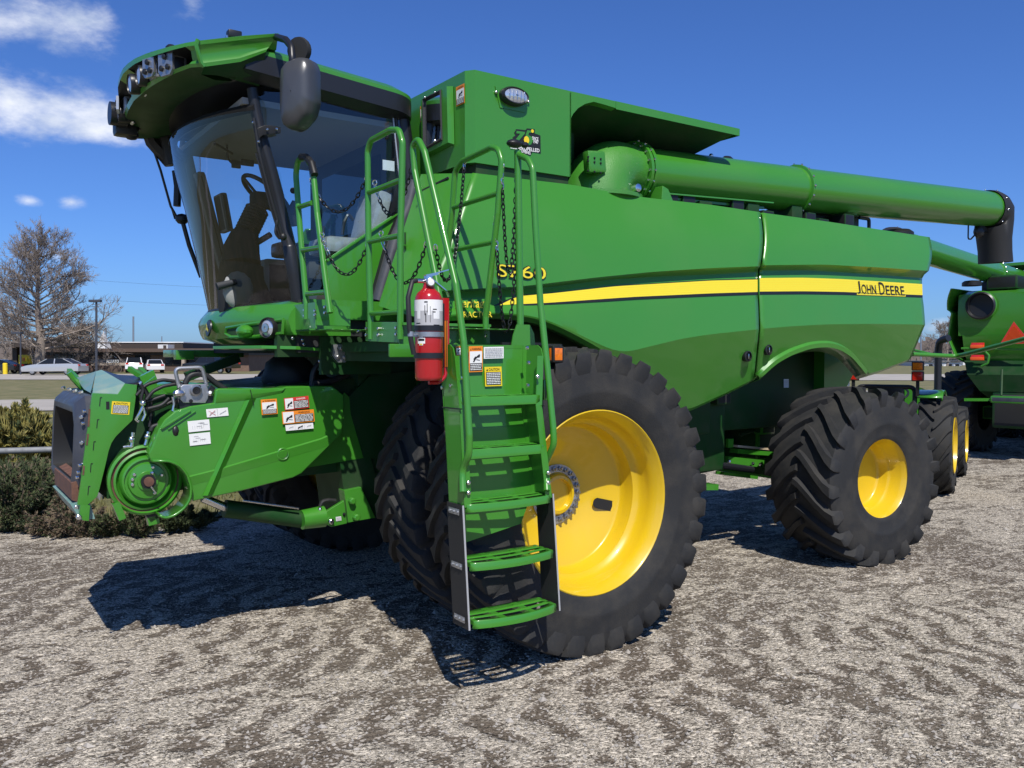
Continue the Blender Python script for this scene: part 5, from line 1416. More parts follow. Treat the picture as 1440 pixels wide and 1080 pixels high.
# side shield, one big moulding with raised ridge and pressed line
sh = [(247, 578), (268, 571.5), (301, 566.5), (303, 549), (307, 546.5), (352, 546), (388, 547), (404, 543.5), (466, 542.5), (473, 547), (484, 556), (482, 609), (424, 666), (412, 672), (342, 690), (272, 705), (266, 698), (265, 684), (259, 667), (249, 656), (236, 649.5), (222, 648), (213, 649), (209, 638), (213, 630), (223, 604), (232, 590)]
b = new(GREEN)
b.prism(ats(sh, Y=SY), (0, .13, 0), .014)
b.grid([[at(px, py, Y=SY - o) for px, py, o in ((344, 564, .004), (351, 562, .03), (360, 560, .002))], [at(px, py, Y=SY - o) for px, py, o in ((285, 697, .004), (292, 697, .03), (300, 694, .002))]])
b.grid([[at(px, py, Y=SY - .001), at(px + .5, py + 2, Y=SY - .010), at(px + 1, py + 14, Y=SY - .001)] for px, py in ((266, 669), (311, 657.5), (380, 637), (451, 616), (460, 612))])
b.grid([[at(px, py, Y=SY - o) for px, py, o in ((303, 567, .001), (305, 560, .012), (308, 548, .005))], [at(px, py, Y=SY - o) for px, py, o in ((345, 563, .001), (346, 556, .012), (350, 547, .005))], [at(px, py, Y=SY - o) for px, py, o in ((395, 553, .001), (398, 549, .012), (402, 545, .004))]])
b.bar(at(226, 603, Y=SY - .004), at(268, 577, Y=SY - .004), .02, .012, bevel=.004); b.bar(at(236, 604, Y=SY - .004), at(275, 578, Y=SY - .004), .012, .008, bevel=.003)
b.mat(BLACK); b.lathe([(.032, -.004), (.028, .0), (.026, .01), (.004, .01)], at(398, 638.5, Y=SY - .004), (0, 1, 0), 20, cap1=True); b.mat(GREEN); b.ring(at(398, 638.5, Y=SY - .003), (0, 1, 0), .036, .007, 24, 6)
b.mat(BLACK); b.ball(at(247, 606, Y=SY), .02, (1, .5, 1.6), 8)
b.bar(at(352, 548, Y=SY - .012), at(357, 570, Y=SY - .012), .004, .004)
SHD = b.build('drive_shield', FE, 35)
# guard lip curling round the pulley
b = new(GREEN)
arcp = fillet(ats([(213, 649), (236, 649.5), (250, 655), (260, 667), (265.5, 684), (265, 700), (256, 713), (244, 722), (229, 727), (219, 716)], Y=SY), .1, 3)
arcp = arcp[:-1]
b.grid([[p + V((0, -.035, 0)) for p in arcp], [p + V((0, -.03, 0)) for p in arcp], [p + V((0, .14, 0)) for p in arcp]])
b.build('pulley_guard', FE, 50, .014)
# pulley and slip clutch
b = new(GREEN)
pc = at(205, 675, Y=-.84)
b.lathe([(.205, .07), (.210, .06), (.212, .0), (.198, -.012), (.190, .002)], pc, (0, 1, 0), 48)
b.mat(RUST); b.lathe([(.190, .002), (.182, .005), (.180, -.004)], pc, (0, 1, 0), 48); b.mat(GREEN)
b.lathe([(.180, -.004), (.168, -.010), (.160, .01), (.150, .02), (.146, -.02), (.138, -.035), (.128, -.038), (.124, -.026), (.110, -.026), (.104, -.045), (.06, -.052), (.058, -.06), (.03, -.06)], pc, (0, 1, 0), 48)
b.mat(CHROME)
for a in (2.6, 2.95, 3.3, 1.2, .35, 5.2): b.bolt(pc + V((.085 * math.cos(a), -.045, .085 * math.sin(a))), (0, -1, 0), .010, .012)
b.mat(BLACK); b.lathe([(.042, -.05), (.042, -.085), (.030, -.085)], pc, (0, 1, 0), 20); b.mat(RUST); b.lathe([(.030, -.08), (.028, -.095), (.004, -.097)], pc, (0, 1, 0), 20, cap1=True)
b.mat(CHROME); b.bar(pc + V((.01, -.085, -.03)), pc + V((.04, -.08, -.075)), .008, .008); b.ball(pc + V((.02, -.08, .05)), .012, seg=6)
b.build('drive_pulley', FE, 35)
b = new(GREEN); b.bar(pc + V((-.17, .0, -.12)), pc + V((-.135, 0, -.22)), .05, .04); b.build('pulley_bracket', FE, 30); b = new(GREEN); b.bar(at(207, 733, Y=-.80), at(222, 729, Y=-.80), .06, .05); b.mat(BLACK); b.bar(pc + V((.02, .06, -.2)), pc + V((.05, .06, -.25)), .1, .05); b.build('pulley_bracket', FE, 30)
# header side plate
b = new(GREEN)
pl = [(130, 553), (166, 554.5), (176, 539.5), (193, 541.5), (190, 568), (186.5, 591), (176, 601), (163, 614), (157, 623), (153, 634), (148, 656), (140, 688), (137, 698), (122, 711.5), (109, 710), (113, 684), (121, 620)]
b.prism(ats(pl, Y=PYY), (0, .03, 0), .003)
b.prism(ats([(113, 708), (127, 711), (125, 733), (117, 732), (112, 725)], Y=PYY), (0, .05, 0), .003)
b.mat(BLACK); b.box(at(151.5, 570, Y=PYY - .001), (.018, .004, .045))
for px, py in ((141, 565), (137, 596), (132, 627), (128, 658), (124.5, 690)): b.bar(at(px, py - 6, Y=PYY - .001), at(px - 1, py + 6, Y=PYY - .001), .004, .004); b.bar(at(px, py - 6, Y=PYY - .001), at(px + 2.5, py - 6.3, Y=PYY - .001), .004, .004)
b.mat(DECALY if False else RUST)
for px, py, px2, py2 in ((126, 575, 124.5, 600), (124, 610, 122, 626), (118, 655, 117, 668)): b.bar(at(px, py, Y=PYY - .001), at(px2, py2, Y=PYY - .001), .003, .010)
b.mat(CHROME); b.bolt(at(110.5, 727, Y=PYY - .02), (0, -1, 0), .016, .014); b.bolt(at(107, 713, Y=PYY - .01), (0, -1, 0), .012, .012)
for px, py in ((111.5, 664), (110, 671), (120, 578), (118, 595), (114, 654)): b.bolt(at(px, py, Y=-.775), (-1, -.3, 0), .011, .012)
PLT = b.build('header_plate', FE, 30)
stick_px(PLT, (157.5, 564), (183, 565.5), (156, 582), 'caution', dict(Y=PYY), NY, name='caution_label', seed=11)
# black surround of the feeder mouth
b = new(SLATE)
def rr_(x, hy, z0, z1, c, tilt=0.):
    q = [(-hy + c, z1), (hy - c, z1), (hy, z1 - c), (hy, z0 + c), (hy - c * .6, z0), (-hy + c * .6, z0), (-hy, z0 + c), (-hy, z1 - c)]
    return [V((x - tilt * (z1 - z) , y, z)) for y, z in q]
fy = lambda L: [V((p.x, p.y if p.y < 0 else p.y * .42, p.z)) for p in L]
b.grid([fy(rr_(-2.55, .77, 1.0, 1.60, .10, .05)), fy(rr_(-2.605, .77, 1.0, 1.60, .10, .05)), fy(rr_(-2.655, .725, 1.04, 1.555, .10, .05)), fy(rr_(-2.665, .70, 1.07, 1.535, .10, .05)), fy(rr_(-2.66, .665, 1.1, 1.50, .08, .05))], closed_u=True)
b.mat(BLACK); b.grid([fy(rr_(-2.66, .665, 1.1, 1.50, .08, .05)), fy(rr_(-2.3, .6, 1.12, 1.44, .08, .0))], closed_u=True); b.face(b.verts(fy(rr_(-2.31, .6, 1.12, 1.44, .08))))
b.mat(CHROME)
for y in (-.5, -.25, 0, .3): b.bolt(V((-2.60, y, 1.61)), (-.4, 0, 1), .014, .014)
for z in (1.2, 1.33, 1.48): b.bolt(V((-2.635, -.76, z)), (-.5, -1, 0), .012, .012)
b.build('mouth_surround', FE, 28)
b = new(RUST)
b.prism([V((-2.62, -.72, 1.12)), V((-2.69, -.72, 1.09)), V((-2.69, -.72, .99)), V((-2.60, -.72, .95))], (0, .8, 0)); b.mat(TEAL); b.prism([V((-2.60, -.74, .985)), V((-2.70, -.74, .97)), V((-2.645, -.74, .87)), V((-2.57, -.74, .87))], (0, .85, 0)); b.build('front_lip', FE, 25)
# top tray, sky reflection put into its teal, and the tarp folded on it
b = new(TEAL)
q = [at(166.5, 553.5, Y=-.77), at(176, 539, Y=-.77), at(143, 520, Y=-.10), at(135, 522, Y=-.10), at(118, 541, Y=-.25), at(130, 552, Y=-.77)]
b.prism(q[:4] + [q[5]], (0, 0, -.012)); b.prism([at(135, 522, Y=-.10), at(108, 531, Y=.2), at(118, 545, Y=.0), at(128, 550, Y=-.6)], (0, 0, -.012))
b.mat(GREEN); b.tube(ats([(97, 524), (104, 533), (115, 545), (130, 552)], Y=.1), .02, 8); b.bar(at(97, 523, Y=.6), at(113, 540, Y=.3), .03, .05)
b.build('top_tray', FE, 25)
b = new(BLACKP)
b.grid([ats([(146, 521), (166, 527), (190, 528), (203, 525)], Y=.0), ats([(152, 527), (170, 533), (190, 533), (200, 530)], Y=-.25), ats([(164, 534), (176, 539), (188, 538), (197, 534)], Y=-.5), ats([(176, 540), (184, 542), (190, 541), (195, 538)], Y=-.72)])
b.build('rubber_sheet', FE, 60, .012)
b = new(GREEN)
b.prism(ats([(196, 545), (218, 529), (222, 545), (246, 560), (237, 580), (222, 606), (207, 624), (196, 628), (188, 600)], Y=-.70), (0, .02, 0)); b.prism(ats([(196, 530), (216, 520), (221, 533), (203, 543)], Y=-.45), (0, .06, 0)); b.bar(at(182, 518, Y=-.2), at(200, 530, Y=-.3), .03, .03); b.bar(at(197, 519, Y=-.1), at(205, 527, Y=-.2), .03, .03)
b.mat(GREEN); b.bb(-2.3, -1.9, -.6, .6, 1.60, 1.66, .01)
b.build('lift_frame', FE, 30)
# hoses and couplers
b = new(HOSE)
for L, y0, r in (([(192, 556), (205, 541), (228, 534), (248, 536.5), (258, 541)], -.80, .011), ([(206, 562), (215, 550), (230, 543), (246, 540), (262, 541)], -.84, .011), ([(260, 540), (266, 528), (278, 524.5), (290, 528), (305, 540), (318, 548)], -.86, .018), ([(196, 566), (212, 563), (232, 556)], -.82, .011), ([(208, 575), (228, 570), (238, 560)], -.83, .012), ([(203, 580), (222, 574), (244, 564)], -.78, .012), ([(205, 585), (210, 560), (200, 545)], -.8, .011),
                 ([(200, 572), (198, 560), (202, 548), (198, 541)], -.82, .010), ([(212, 606), (214, 600), (224, 597)], -.84, .014), ([(280, 525), (277, 517), (281, 520)], -.86, .016), ([(203, 546), (212, 562), (212, 590), (210, 600)], -.77, .012)):
    b.tube(ats(L, Y=y0), r, 8, .1)
b.mat(CHROME)
for L, y0, r in (([(201, 571), (196, 582), (191, 590), (195, 593)], -.83, .010), ([(202, 573), (204, 583), (200, 592)], -.82, .010), ([(187, 608), (186, 622), (185, 628)], -.84, .012), ([(186, 628), (178, 628), (173, 629)], -.84, .010), ([(209, 607), (206, 620), (204, 626)], -.84, .013), ([(243, 558), (245, 568), (243, 578)], -.9, .010), ([(252, 562), (254, 572)], -.9, .010), ([(196, 541), (199, 537)], -.7, .014)):
    b.tube(ats(L, Y=y0), r, 8)
for px, py in ((201, 567), (185, 618), (207, 614), (252, 552), (247, 556)): b.ball(at(px, py, Y=-.85), .020, seg=8)
b.build('hydraulic_hoses', FE, 50)
b = new(GALV); gy = -.93
b.prism(ats([(254, 544), (258, 541), (290, 540.5), (293, 547), (293, 560), (289, 567), (258, 566.5), (254, 562)], Y=gy), (0, .10, 0), .006)
b.mat(STEEL); b.lathe([(.034, 0), (.034, -.02), (.024, -.022), (.02, 0)], at(275, 549, Y=gy - .001), (0, 1, 0), 20)
b.mat(BLACK); b.lathe([(.022, -.021), (.002, -.019)], at(275, 549, Y=gy - .001), (0, 1, 0), 16)
for px, py in ((280, 544), (268.5, 564)): b.lathe([(.012, -.001), (.001, -.002)], at(px, py, Y=gy - .002), (0, 1, 0), 12)
b.mat(GALV); b.tube(ats([(252, 545), (245.5, 518), (284, 516.5), (291, 543)], Y=gy + .05), .012, 10, .03); b.mat(BLACKP); b.bar(at(249, 568, Y=-.86), at(300, 562, Y=-.86), .12, .06); b.tube(ats([(294, 545), (299, 548), (300, 556)], Y=gy + .03), .02, 8)
b.mat(CHROME); b.ball(at(252, 553, Y=gy - .02), .03, (1.3, .8, .8), 8); b.ball(at(296, 553, Y=gy - .0), .02, seg=8)
b.build('hydraulic_coupler', FE, 30)
# feeder lift cylinder and its bracket on the axle leg
b = new(GREEND); cy_ = -.80
b.tube(ats([(316, 715), (428, 731)], Y=cy_ + .05), .058, 16); b.mat(GREEN); b.tube(ats([(424, 731), (455, 726)], Y=cy_), [.066, .074], 16); b.mat(CHROME); b.tube(ats([(285, 700), (318, 714)], Y=cy_ + .05), .028, 12)
b.tube(ats([(342, 704), (420, 715)], Y=cy_ - .02), .008, 8); b.ball(at(450, 716, Y=cy_ - .04), .015, seg=8); b.mat(HOSE); b.tube(ats([(450, 712), (453, 705), (462, 703), (472, 704)], Y=cy_), .014, 8, .05)
b.build('lift_cylinder', FE, 40)
b = new(GREEN)
b.prism(ats([(455, 722), (466, 715), (484, 704), (488, 736), (466, 741), (459, 737)], Y=-.84), (0, .03, 0), .003)
b.prism(ats([(484, 690), (508, 685), (528, 728), (490, 735)], Y=-.84), (0, .10, 0), .004)
b.mat(CHROME); b.bolt(at(465, 733, Y=-.845), (0, -1, 0), .02, .02); b.mat(GREEN); b.bolt(at(494, 704, Y=-.845), (0, -1, 0), .024, .03); b.bolt(at(500, 727, Y=-.845), (0, -1, 0), .024, .03)
b.mat(BLACK); b.ball(at(484, 723, Y=-.845), .012, seg=6)
LEG = b.build('axle_bracket', HV, 30)
stick_px(LEG, (472, 727), (479.5, 726), (472.5, 733), 'white', dict(Y=-.842), NY, name='label', seed=15)
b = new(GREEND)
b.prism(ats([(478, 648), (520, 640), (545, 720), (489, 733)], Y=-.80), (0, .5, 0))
b.prism(ats([(484, 552), (491, 558), (520, 528), (590, 520), (600, 590), (590, 640), (560, 650), (509, 643), (430, 658), (440, 610)], Y=-.80), (0, .06, 0), .004)  # side plate in the darkened green, the platform's shadow put into its colour
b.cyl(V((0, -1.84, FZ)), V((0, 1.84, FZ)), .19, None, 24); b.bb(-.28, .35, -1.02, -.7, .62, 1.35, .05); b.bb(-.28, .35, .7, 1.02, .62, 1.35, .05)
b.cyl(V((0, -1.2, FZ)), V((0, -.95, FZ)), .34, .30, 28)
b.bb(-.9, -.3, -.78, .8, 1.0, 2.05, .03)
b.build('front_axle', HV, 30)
b = new(GREEND); b.mat(GREEN); b.prism(ats([(484, 552), (491, 558), (493, 582), (511, 644), (430, 658), (440, 610)], Y=-.805), (0, .004, 0)); b.mat(GREEND)  # brighter green cut to the sunlit part of the side plate
b.box(at(440, 487, Y=-.9), (.5, .06, .14)); b.box(at(500, 500, Y=-1.0), (.5, .04, .25))
b.mat(GALV); q = at(480, 496, Y=-1.03); b.prism([q + V((x, 0, z)) for x, z in ((-.06, .06), (.06, .06), (.07, -.02), (.03, -.07), (-.03, -.07), (-.07, -.02))], (0, .05, 0), .006); b.mat(STEEL); 
for x, z in ((-.025, -.03), (.025, -.03), (0, .03)): b.bolt(q + V((x, 0, z)), (0, -1, 0), .014, .01)
b.mat(CHROME)
for px, py in ((411, 476), (425, 478), (427, 484), (440, 463), (449, 508), (455, 512)): b.bolt(at(px, py, Y=-.98), (0, -1, 0), .010, .01)
b.mat(HOSE); b.tube(ats([(470, 480), (455, 505), (440, 520), (438, 545)], Y=-.85), .018, 8, .2); b.tube(ats([(520, 480), (500, 520), (470, 535), (440, 540)], Y=-.88), .022, 8, .2)
b.build('frame_plate', HV, 30)
# black canvas hump (boot over the beater shaft)
b = new(RUBBER2); q = at(408, 526, Y=-.35)
b.ball(q + V((0, 0, -.02)), .20, (1.0, .9, .85), 20); b.ball(q + V((.12, 0, -.10)), .17, (1.1, 1, .8), 16); b.ball(q + V((-.08, -.02, -.13)), .14, (.9, 1, .9), 16)
for v in b.bm.verts: v.co += V((math.sin(v.co.z * 41 + v.co.x * 23), math.sin(v.co.x * 37 + v.co.z * 19), math.sin(v.co.x * 29 + v.co.y * 33))) * .010
b.build('canvas_boot', FE, 70)
# stickers on the shield
S_ = dict(Y=SY - .014)
stick_px(SHD, (366.5, 562), (389, 560.5), (368, 583.5), 'warn', S_, NY, seed=21)
stick_px(SHD, (399, 560), (433.5, 556.5), (400.5, 577), 'wide', S_, NY, head='DANGER', seed=22)
stick_px(SHD, (396, 579), (441, 575.5), (397.5, 596.5), 'wide', S_, NY, head='WARNING', seed=23)
stick_px(SHD, (401, 598), (440, 594.5), (402, 606), 'picto3', S_, NY, seed=24)
S2 = dict(Y=SY - .004)
stick_px(SHD, (289.5, 575.5), (320, 573), (291, 587), 'picto2', S2, NY, seed=25, name='label')
stick_px(SHD, (263.5, 592.5), (294, 589.5), (265, 608), 'diagram', S2, NY, seed=26, name='label')
stick_px(SHD, (265.5, 610.5), (295, 607.5), (267, 627), 'diagram', S2, NY, seed=27, name='label')

# ------------------------------------------------------------------ under the machine between the wheels
b = new(GREEN)
D_ = dict(Y=-1.3)
b.bar(at(1003, 684, Y=-1.25), at(963, 684, Y=-1.25), .12, .05)
b.mat(WOOD); b.bar(at(1033, 627, Y=-.9), at(1088, 632, Y=-.9), .08, .02); b.mat(GREEN)
b.bar(at(1022, 647, Y=-.95), at(1072, 652, Y=-.95), .04, .07); b.bar(at(1012, 665, Y=-.9), at(1060, 671, Y=-.9), .1, .03); b.bar(at(1032, 634, Y=-.88), at(1088, 638, Y=-.88), .1, .04)
b.box(at(1026, 623, Y=-.95), (.07, .03, .08)); b.mat(BLACKP); b.tube(ats([(1014, 654), (1058, 660)], Y=-1.0), .03, 10); b.mat(CHROME)
for px, py in ((1025.5, 649), (1058.5, 652), (1069, 653), (1011, 650), (1000, 627)): b.ball(at(px, py, Y=-1.0), .018, seg=8)
b.mat(GREEND); b.tube(ats([(1040, 612), (1062, 604), (1085, 596)], Y=-.8), .02, 8); b.box(at(1075, 602, Y=-.85), (.2, .1, .12), None, .02); b.mat(CHROME); b.ball(at(1083, 596, Y=-.9), .015, seg=6); b.ball(at(1071, 598, Y=-.9), .015, seg=6)
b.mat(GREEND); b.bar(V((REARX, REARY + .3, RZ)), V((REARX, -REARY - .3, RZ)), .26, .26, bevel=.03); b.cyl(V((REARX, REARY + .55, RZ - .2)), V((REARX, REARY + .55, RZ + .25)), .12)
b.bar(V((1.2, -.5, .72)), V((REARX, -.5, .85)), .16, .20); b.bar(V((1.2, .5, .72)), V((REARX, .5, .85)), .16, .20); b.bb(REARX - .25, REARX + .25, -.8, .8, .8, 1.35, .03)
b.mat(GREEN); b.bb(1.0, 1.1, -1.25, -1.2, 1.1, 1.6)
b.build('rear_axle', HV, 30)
for i, (px, py, w_) in enumerate(((1105.5, 539, 7), (1181, 537, 9), (1190.5, 537, 8))):
    stick_px(HV, (px - w_ / 2, py - 6), (px + w_ / 2, py - 6), (px - w_ / 2, py + 6), 'picto3' if False else 'white', dict(Y=-.985), NY, name='warning_label', seed=30 + i)
b = new(GREEN); b.tube([at(1283, 498, Y=-1.2), at(1345, 501, D=9.3), at(1362, 497, D=9.1), at(1450, 474, D=8.3)], .024, 10, .15); b.build('tail_rail', HV, 40)
# ================================================================== SECOND COMBINE: tail fittings first, then the copy
xT = xr - .1
corner_r, corner_d = 8.15, 15.65
axx = (RGT * -.72 + HF * -.69).normalized()
rz2 = math.atan2(axx.y, axx.x)
Rm = Matrix.Rotation(rz2, 3, 'Z')
cw = V((CAM.x, CAM.y, 0)) + RGT * corner_r + HF * corner_d
loc2 = cw - Rm @ V((xT, -1.5, 0)); loc2.z = 0
def loc_at(px, py, dx=0.):
    """point on the tail plane of the second combine, in machine coordinates"""
    n = Rm @ V((1, 0, 0)); p0 = cw + n * dx
    return Rm.transposed() @ (at(px, py, P=(p0, n)) - loc2)
TAIL = []
b = new(BLACKP); q = loc_at(1380, 430, .02)
b.lathe([(.25, -.05), (.25, .06), (.225, .08), (.21, .06), (.20, -.02)], q, (1, 0, 0), 32); b.mat(BLACK); b.lathe([(.20, .0), (.08, -.02)], q, (1, 0, 0), 24, cap1=True); b.mat(GREEN); b.ring(q + V((.03, 0, 0)), (1, 0, 0), .25, .016, 32, 8)
TAIL.append(b.build('air_outlet', None, 40))
b = new(SMVO); t = [loc_at(1410, 482, .12), loc_at(1446, 481, .12), loc_at(1426, 456, .12)]
q = sum(t, V()) / 3
b.mat(REDL); b.prism([p + (p - q) * .22 for p in t], (.006, 0, 0)); b.mat(SMVO); b.poly([p + V((.010, 0, 0)) for p in t]); b.poly([p + V((.010, 0, 0)) for p in reversed(t)])
TAIL.append(b.build('slow_moving_sign', None, 0))
for y0, y1 in ((482, 490), (499, 507)):
    b = new(REDLENS); p, p2 = loc_at(1367, y0, .05), loc_at(1385, y1, .05); b.bb(.04 + p.x - .03, p.x + .05, p.y, p2.y, p2.z, p.z, .01)
    b.mat(SMVO); b.bb(p.x + .045, p.x + .094, p.y, p2.y, p.z - abs(p.z - p2.z) * .95, p.z - abs(p.z - p2.z) * .35, .004); TAIL.append(b.build('tail_lamp', None, 30))
b = new(GREEN)
b.tube([loc_at(1352, 490, .06), loc_at(1452, 492, .06)], .02, 8); b.tube([loc_at(1380, 515, .1), loc_at(1389, 511, .1), loc_at(1391, 500, .1), loc_at(1386, 495, .1)], .02, 8, .05)
b.bar(loc_at(1356, 562, .6), loc_at(1400, 562, .5), .05, .05); b.mat(SLATE); p, p2 = loc_at(1395, 556, .5), loc_at(1470, 569, .5); b.bb(p.x - .3, p.x + .1, p.y, p2.y, p2.z, p.z, .03)
b.mat(GREEND); b.tube([loc_at(1409, 520, .3), loc_at(1408, 556, .5)], .02, 8)
TAIL.append(b.build('tail_platform', None, 30))
b = new(GREEND)
b.prism([V((xr - .6, -1.4, 1.75)), V((xr - .2, -1.4, 1.75)), V((xr - .05, -1.3, 1.5)), V((xr - .1, -1.1, 1.2)), V((xr - .5, -1.0, 1.0))], (0, 2.6, 0)); b.mat(DARK); b.bb(xr - 1.2, xr - .1, -.9, .9, .55, 1.2, .05)
TAIL.append(b.build('chopper_hood', None, 30))
b = new(GREEN); b.prism([(xr - .13, -1.42, 2.22), (xr - .18, -1.40, 1.9), (xr - .3, -1.36, 1.66), (xr - .6, -1.36, 1.66), (xr - .6, -1.42, 2.22)], (0, 2.8, 0)); TAIL.append(b.build('lower_hood', None, 30))
H2 = copy_tree(HV)
for o in TAIL: o.parent = H2
au2 = [o for o in H2.children if o.name.startswith('unloading_auger')][0]; s_ = 1.26; au2.scale.x = s_; au2.location.x = a0.x * (1 - s_)
el2 = [o for o in au2.children if o.name.startswith('elbow')][0]; el2.scale.x = 1 / s_; el2.location.x = -au2.location.x / s_
H2.location = loc2; H2.rotation_euler = (0, 0, rz2)
tag(H2, 'green combine harvester farther back, tail toward the viewer with an orange triangle', 'combine harvester')
HV['label'] = 'large green combine harvester in front, side-on on the gravel with its ladder down'

# ================================================================== COMPACT TRACTOR between the two combines
TR = thing('compact_tractor', (0, 0, 0), 'small green tractor with black upright exhaust parked behind the tail of the combine', 'tractor')
def tw(x, y, Rw, W, rimr, nl, lh, lw):
    w_ = empty_part('wheel', TR, (x, y, Rw - .012))
    t = tyre_mesh(Rw, W, rimr, nl, lh, lw, .42, .42).build('tyre', None, 40); t.parent = w_
    o_ = W / 2 + .005
    rb_ = rim_mesh([(r, (o_ - y_)) for r, y_ in ((rimr - .01, .05), (rimr + .004, .0), (rimr - .01, .0), (rimr - .025, .05), (rimr - .04, .12), (rimr - .07, .15), (.1, .12), (.03, .12))], 48)
    bmesh.ops.reverse_faces(rb_.bm, faces=rb_.bm.faces[:]); r_ = rb_.build('rim', None, 40); r_.parent = w_
    return w_, t, r_
W1, Ta, Ra = tw(0, .62, .66, .42, .37, 15, .045, .055)
W1b = empty_part('wheel', TR, (0, -.62, .648), PI); link_copy(Ta, W1b); link_copy(Ra, W1b)
W2, Tb_, Rb_ = tw(-1.95, .70, .545, .30, .32, 15, .035, .045)
W2b = empty_part('wheel', TR, (-1.95, -.70, .533), PI); link_copy(Tb_, W2b); link_copy(Rb_, W2b)
b = new(GREEN)
for sg in (1, -1):
    arc = [V((.72 * math.cos(a) * 1.0, sg * .40, .66 + .72 * math.sin(a))) for a in [R(62) + R(110) * k / 14 for k in range(15)]]
    b.grid([[p for p in arc], [p + V((0, sg * .30, 0)) for p in arc], [p + V((0, sg * .30, -.05)) for p in arc]])
b.build('fender', TR, 40, .02)
b = new(GREEN); b.prism([V((-2.4, -.30, .75)), V((-2.4, -.30, 1.15)), V((-2.25, -.30, 1.28)), V((-.9, -.30, 1.38)), V((-.9, -.30, .75))], (0, .6, 0), .04); b.build('bonnet', TR, 35)
b = new(BLACKP); b.bb(-2.25, .3, -.22, .22, .45, .78, .04); b.cyl(V((0, -.6, .65)), V((0, .6, .65)), .11); b.cyl(V((-1.95, -.65, .53)), V((-1.95, .65, .53)), .07); b.bb(-.9, .2, -.4, .4, .70, .82, .02); b.mat(GREEN); b.bar(V((.25, -.5, .62)), V((.25, .5, .62)), .1, .1); b.bb(.2, .6, .1, .34, .55, .66, .01); b.build('chassis', TR, 30)
b = new(BLACKP); b.box((-.05, 0, .98), (.42, .48, .12), None, .04); b.box((.17, 0, 1.22), (.10, .46, .46), Matrix.Rotation(R(8), 3, 'Y'), .05); b.build('seat', TR, 40)
b = new(BLACKP); b.ring((-.55, 0, 1.30), (.5, 0, .86), .19, .016, 28, 8); b.cyl(V((-.8, 0, .9)), V((-.55, 0, 1.29)), .035)
for a in (.6, 2.7, 4.8): b.tube([V((-.55, 0, 1.29)), V((-.55 - .16 * math.cos(a) * .86, .18 * math.sin(a), 1.30 + .16 * math.cos(a) * .5))], .011, 6)
b.build('steering_wheel', TR, 40)
b = new(BLACKP); b.tube([V((-1.05, .52, .9)), V((-1.05, .52, 1.92)), V((-1.00, .54, 2.05)), V((-.9, .66, 2.09))], .05, 12, .1); b.mat(SLATE); b.cyl(V((-1.05, .52, 1.0)), V((-1.05, .52, 1.35)), .065); b.build('exhaust', TR, 40)
for sg in (1, -1):
    b = new(BLACK); b.bar(V((.30, sg * .40, 1.3)), V((.30, sg * .40, 1.62)), .04, .04); b.mat(AMBER); b.bb(.27, .34, sg * .40 - .075, sg * .40 + .075, 1.64, 1.76, .015); b.mat(REDLENS); b.bb(.27, .34, sg * .40 - .075, sg * .40 + .075, 1.50, 1.635, .015); b.build('tail_lamp', TR, 30)
b = new(BLACK); b.tube([V((.28, -.36, .8)), V((.22, -.36, 1.42)), V((.22, .36, 1.42)), V((.28, .36, .8))], .03, 8, .08); b.build('roll_bar', TR, 30)
b = new(REDL); b.prism([V((.45, -.22, 1.02)), V((.45, .16, 1.02)), V((.45, .06, 1.22)), V((.45, -.12, 1.22))], (.006, 0, 0)); b.mat(SMVO); b.poly([V((.458, -.13, 1.04)), V((.458, .07, 1.04)), V((.458, -.03, 1.18))]); b.build('slow_moving_sign', TR, 0)
ht = (HF * math.cos(R(31.5)) + RGT * math.sin(R(31.5)))
rzt = math.atan2(-ht.y, -ht.x); Rt_ = Matrix.Rotation(rzt, 3, 'Z')
wpos = V((CAM.x, CAM.y, 0)) + RGT * (600 / 1200 * 11.4) + HF * 11.4
TR.location = wpos - Rt_ @ V((0, .62, 0)); TR.location.z = 0; TR.rotation_euler = (0, 0, rzt)

# ================================================================== ROADS AND VERGES
def rdsheet(name, pts, z, m): return sheet(name, [gp(*p) for p in pts], z, m)
def strip(name, n0, n1, f0, f1, z, m):   # near line and far line through two (r, d) points each, run out to both sides
    def ext(a, c_, k): return (a[0] + (c_[0] - a[0]) * k, a[1] + (c_[1] - a[1]) * k)
    return rdsheet(name, [ext(n0, n1, -4), ext(n0, n1, 5), ext(f0, f1, 5), ext(f0, f1, -4)], z, m)
strip('road', (-15.9, 28.3), (19.6, 36.2), (-19.9, 35.6), (24.9, 46), .012, ASPH)
strip('road', (-36, 65), (34, 63), (-46, 84), (46, 84), .014, ASPH)
o = sheet('verge', [at(px, py, Z=0)[:2] for px, py in ((-900, 820), (-300, 770), (0, 750), (70, 746), (150, 742), (240, 735), (300, 731), (345, 722), (420, 690), (480, 640))] + [gp(4, 27.5), gp(-16, 27.0), gp(-40, 24)], .03, GRASSM)
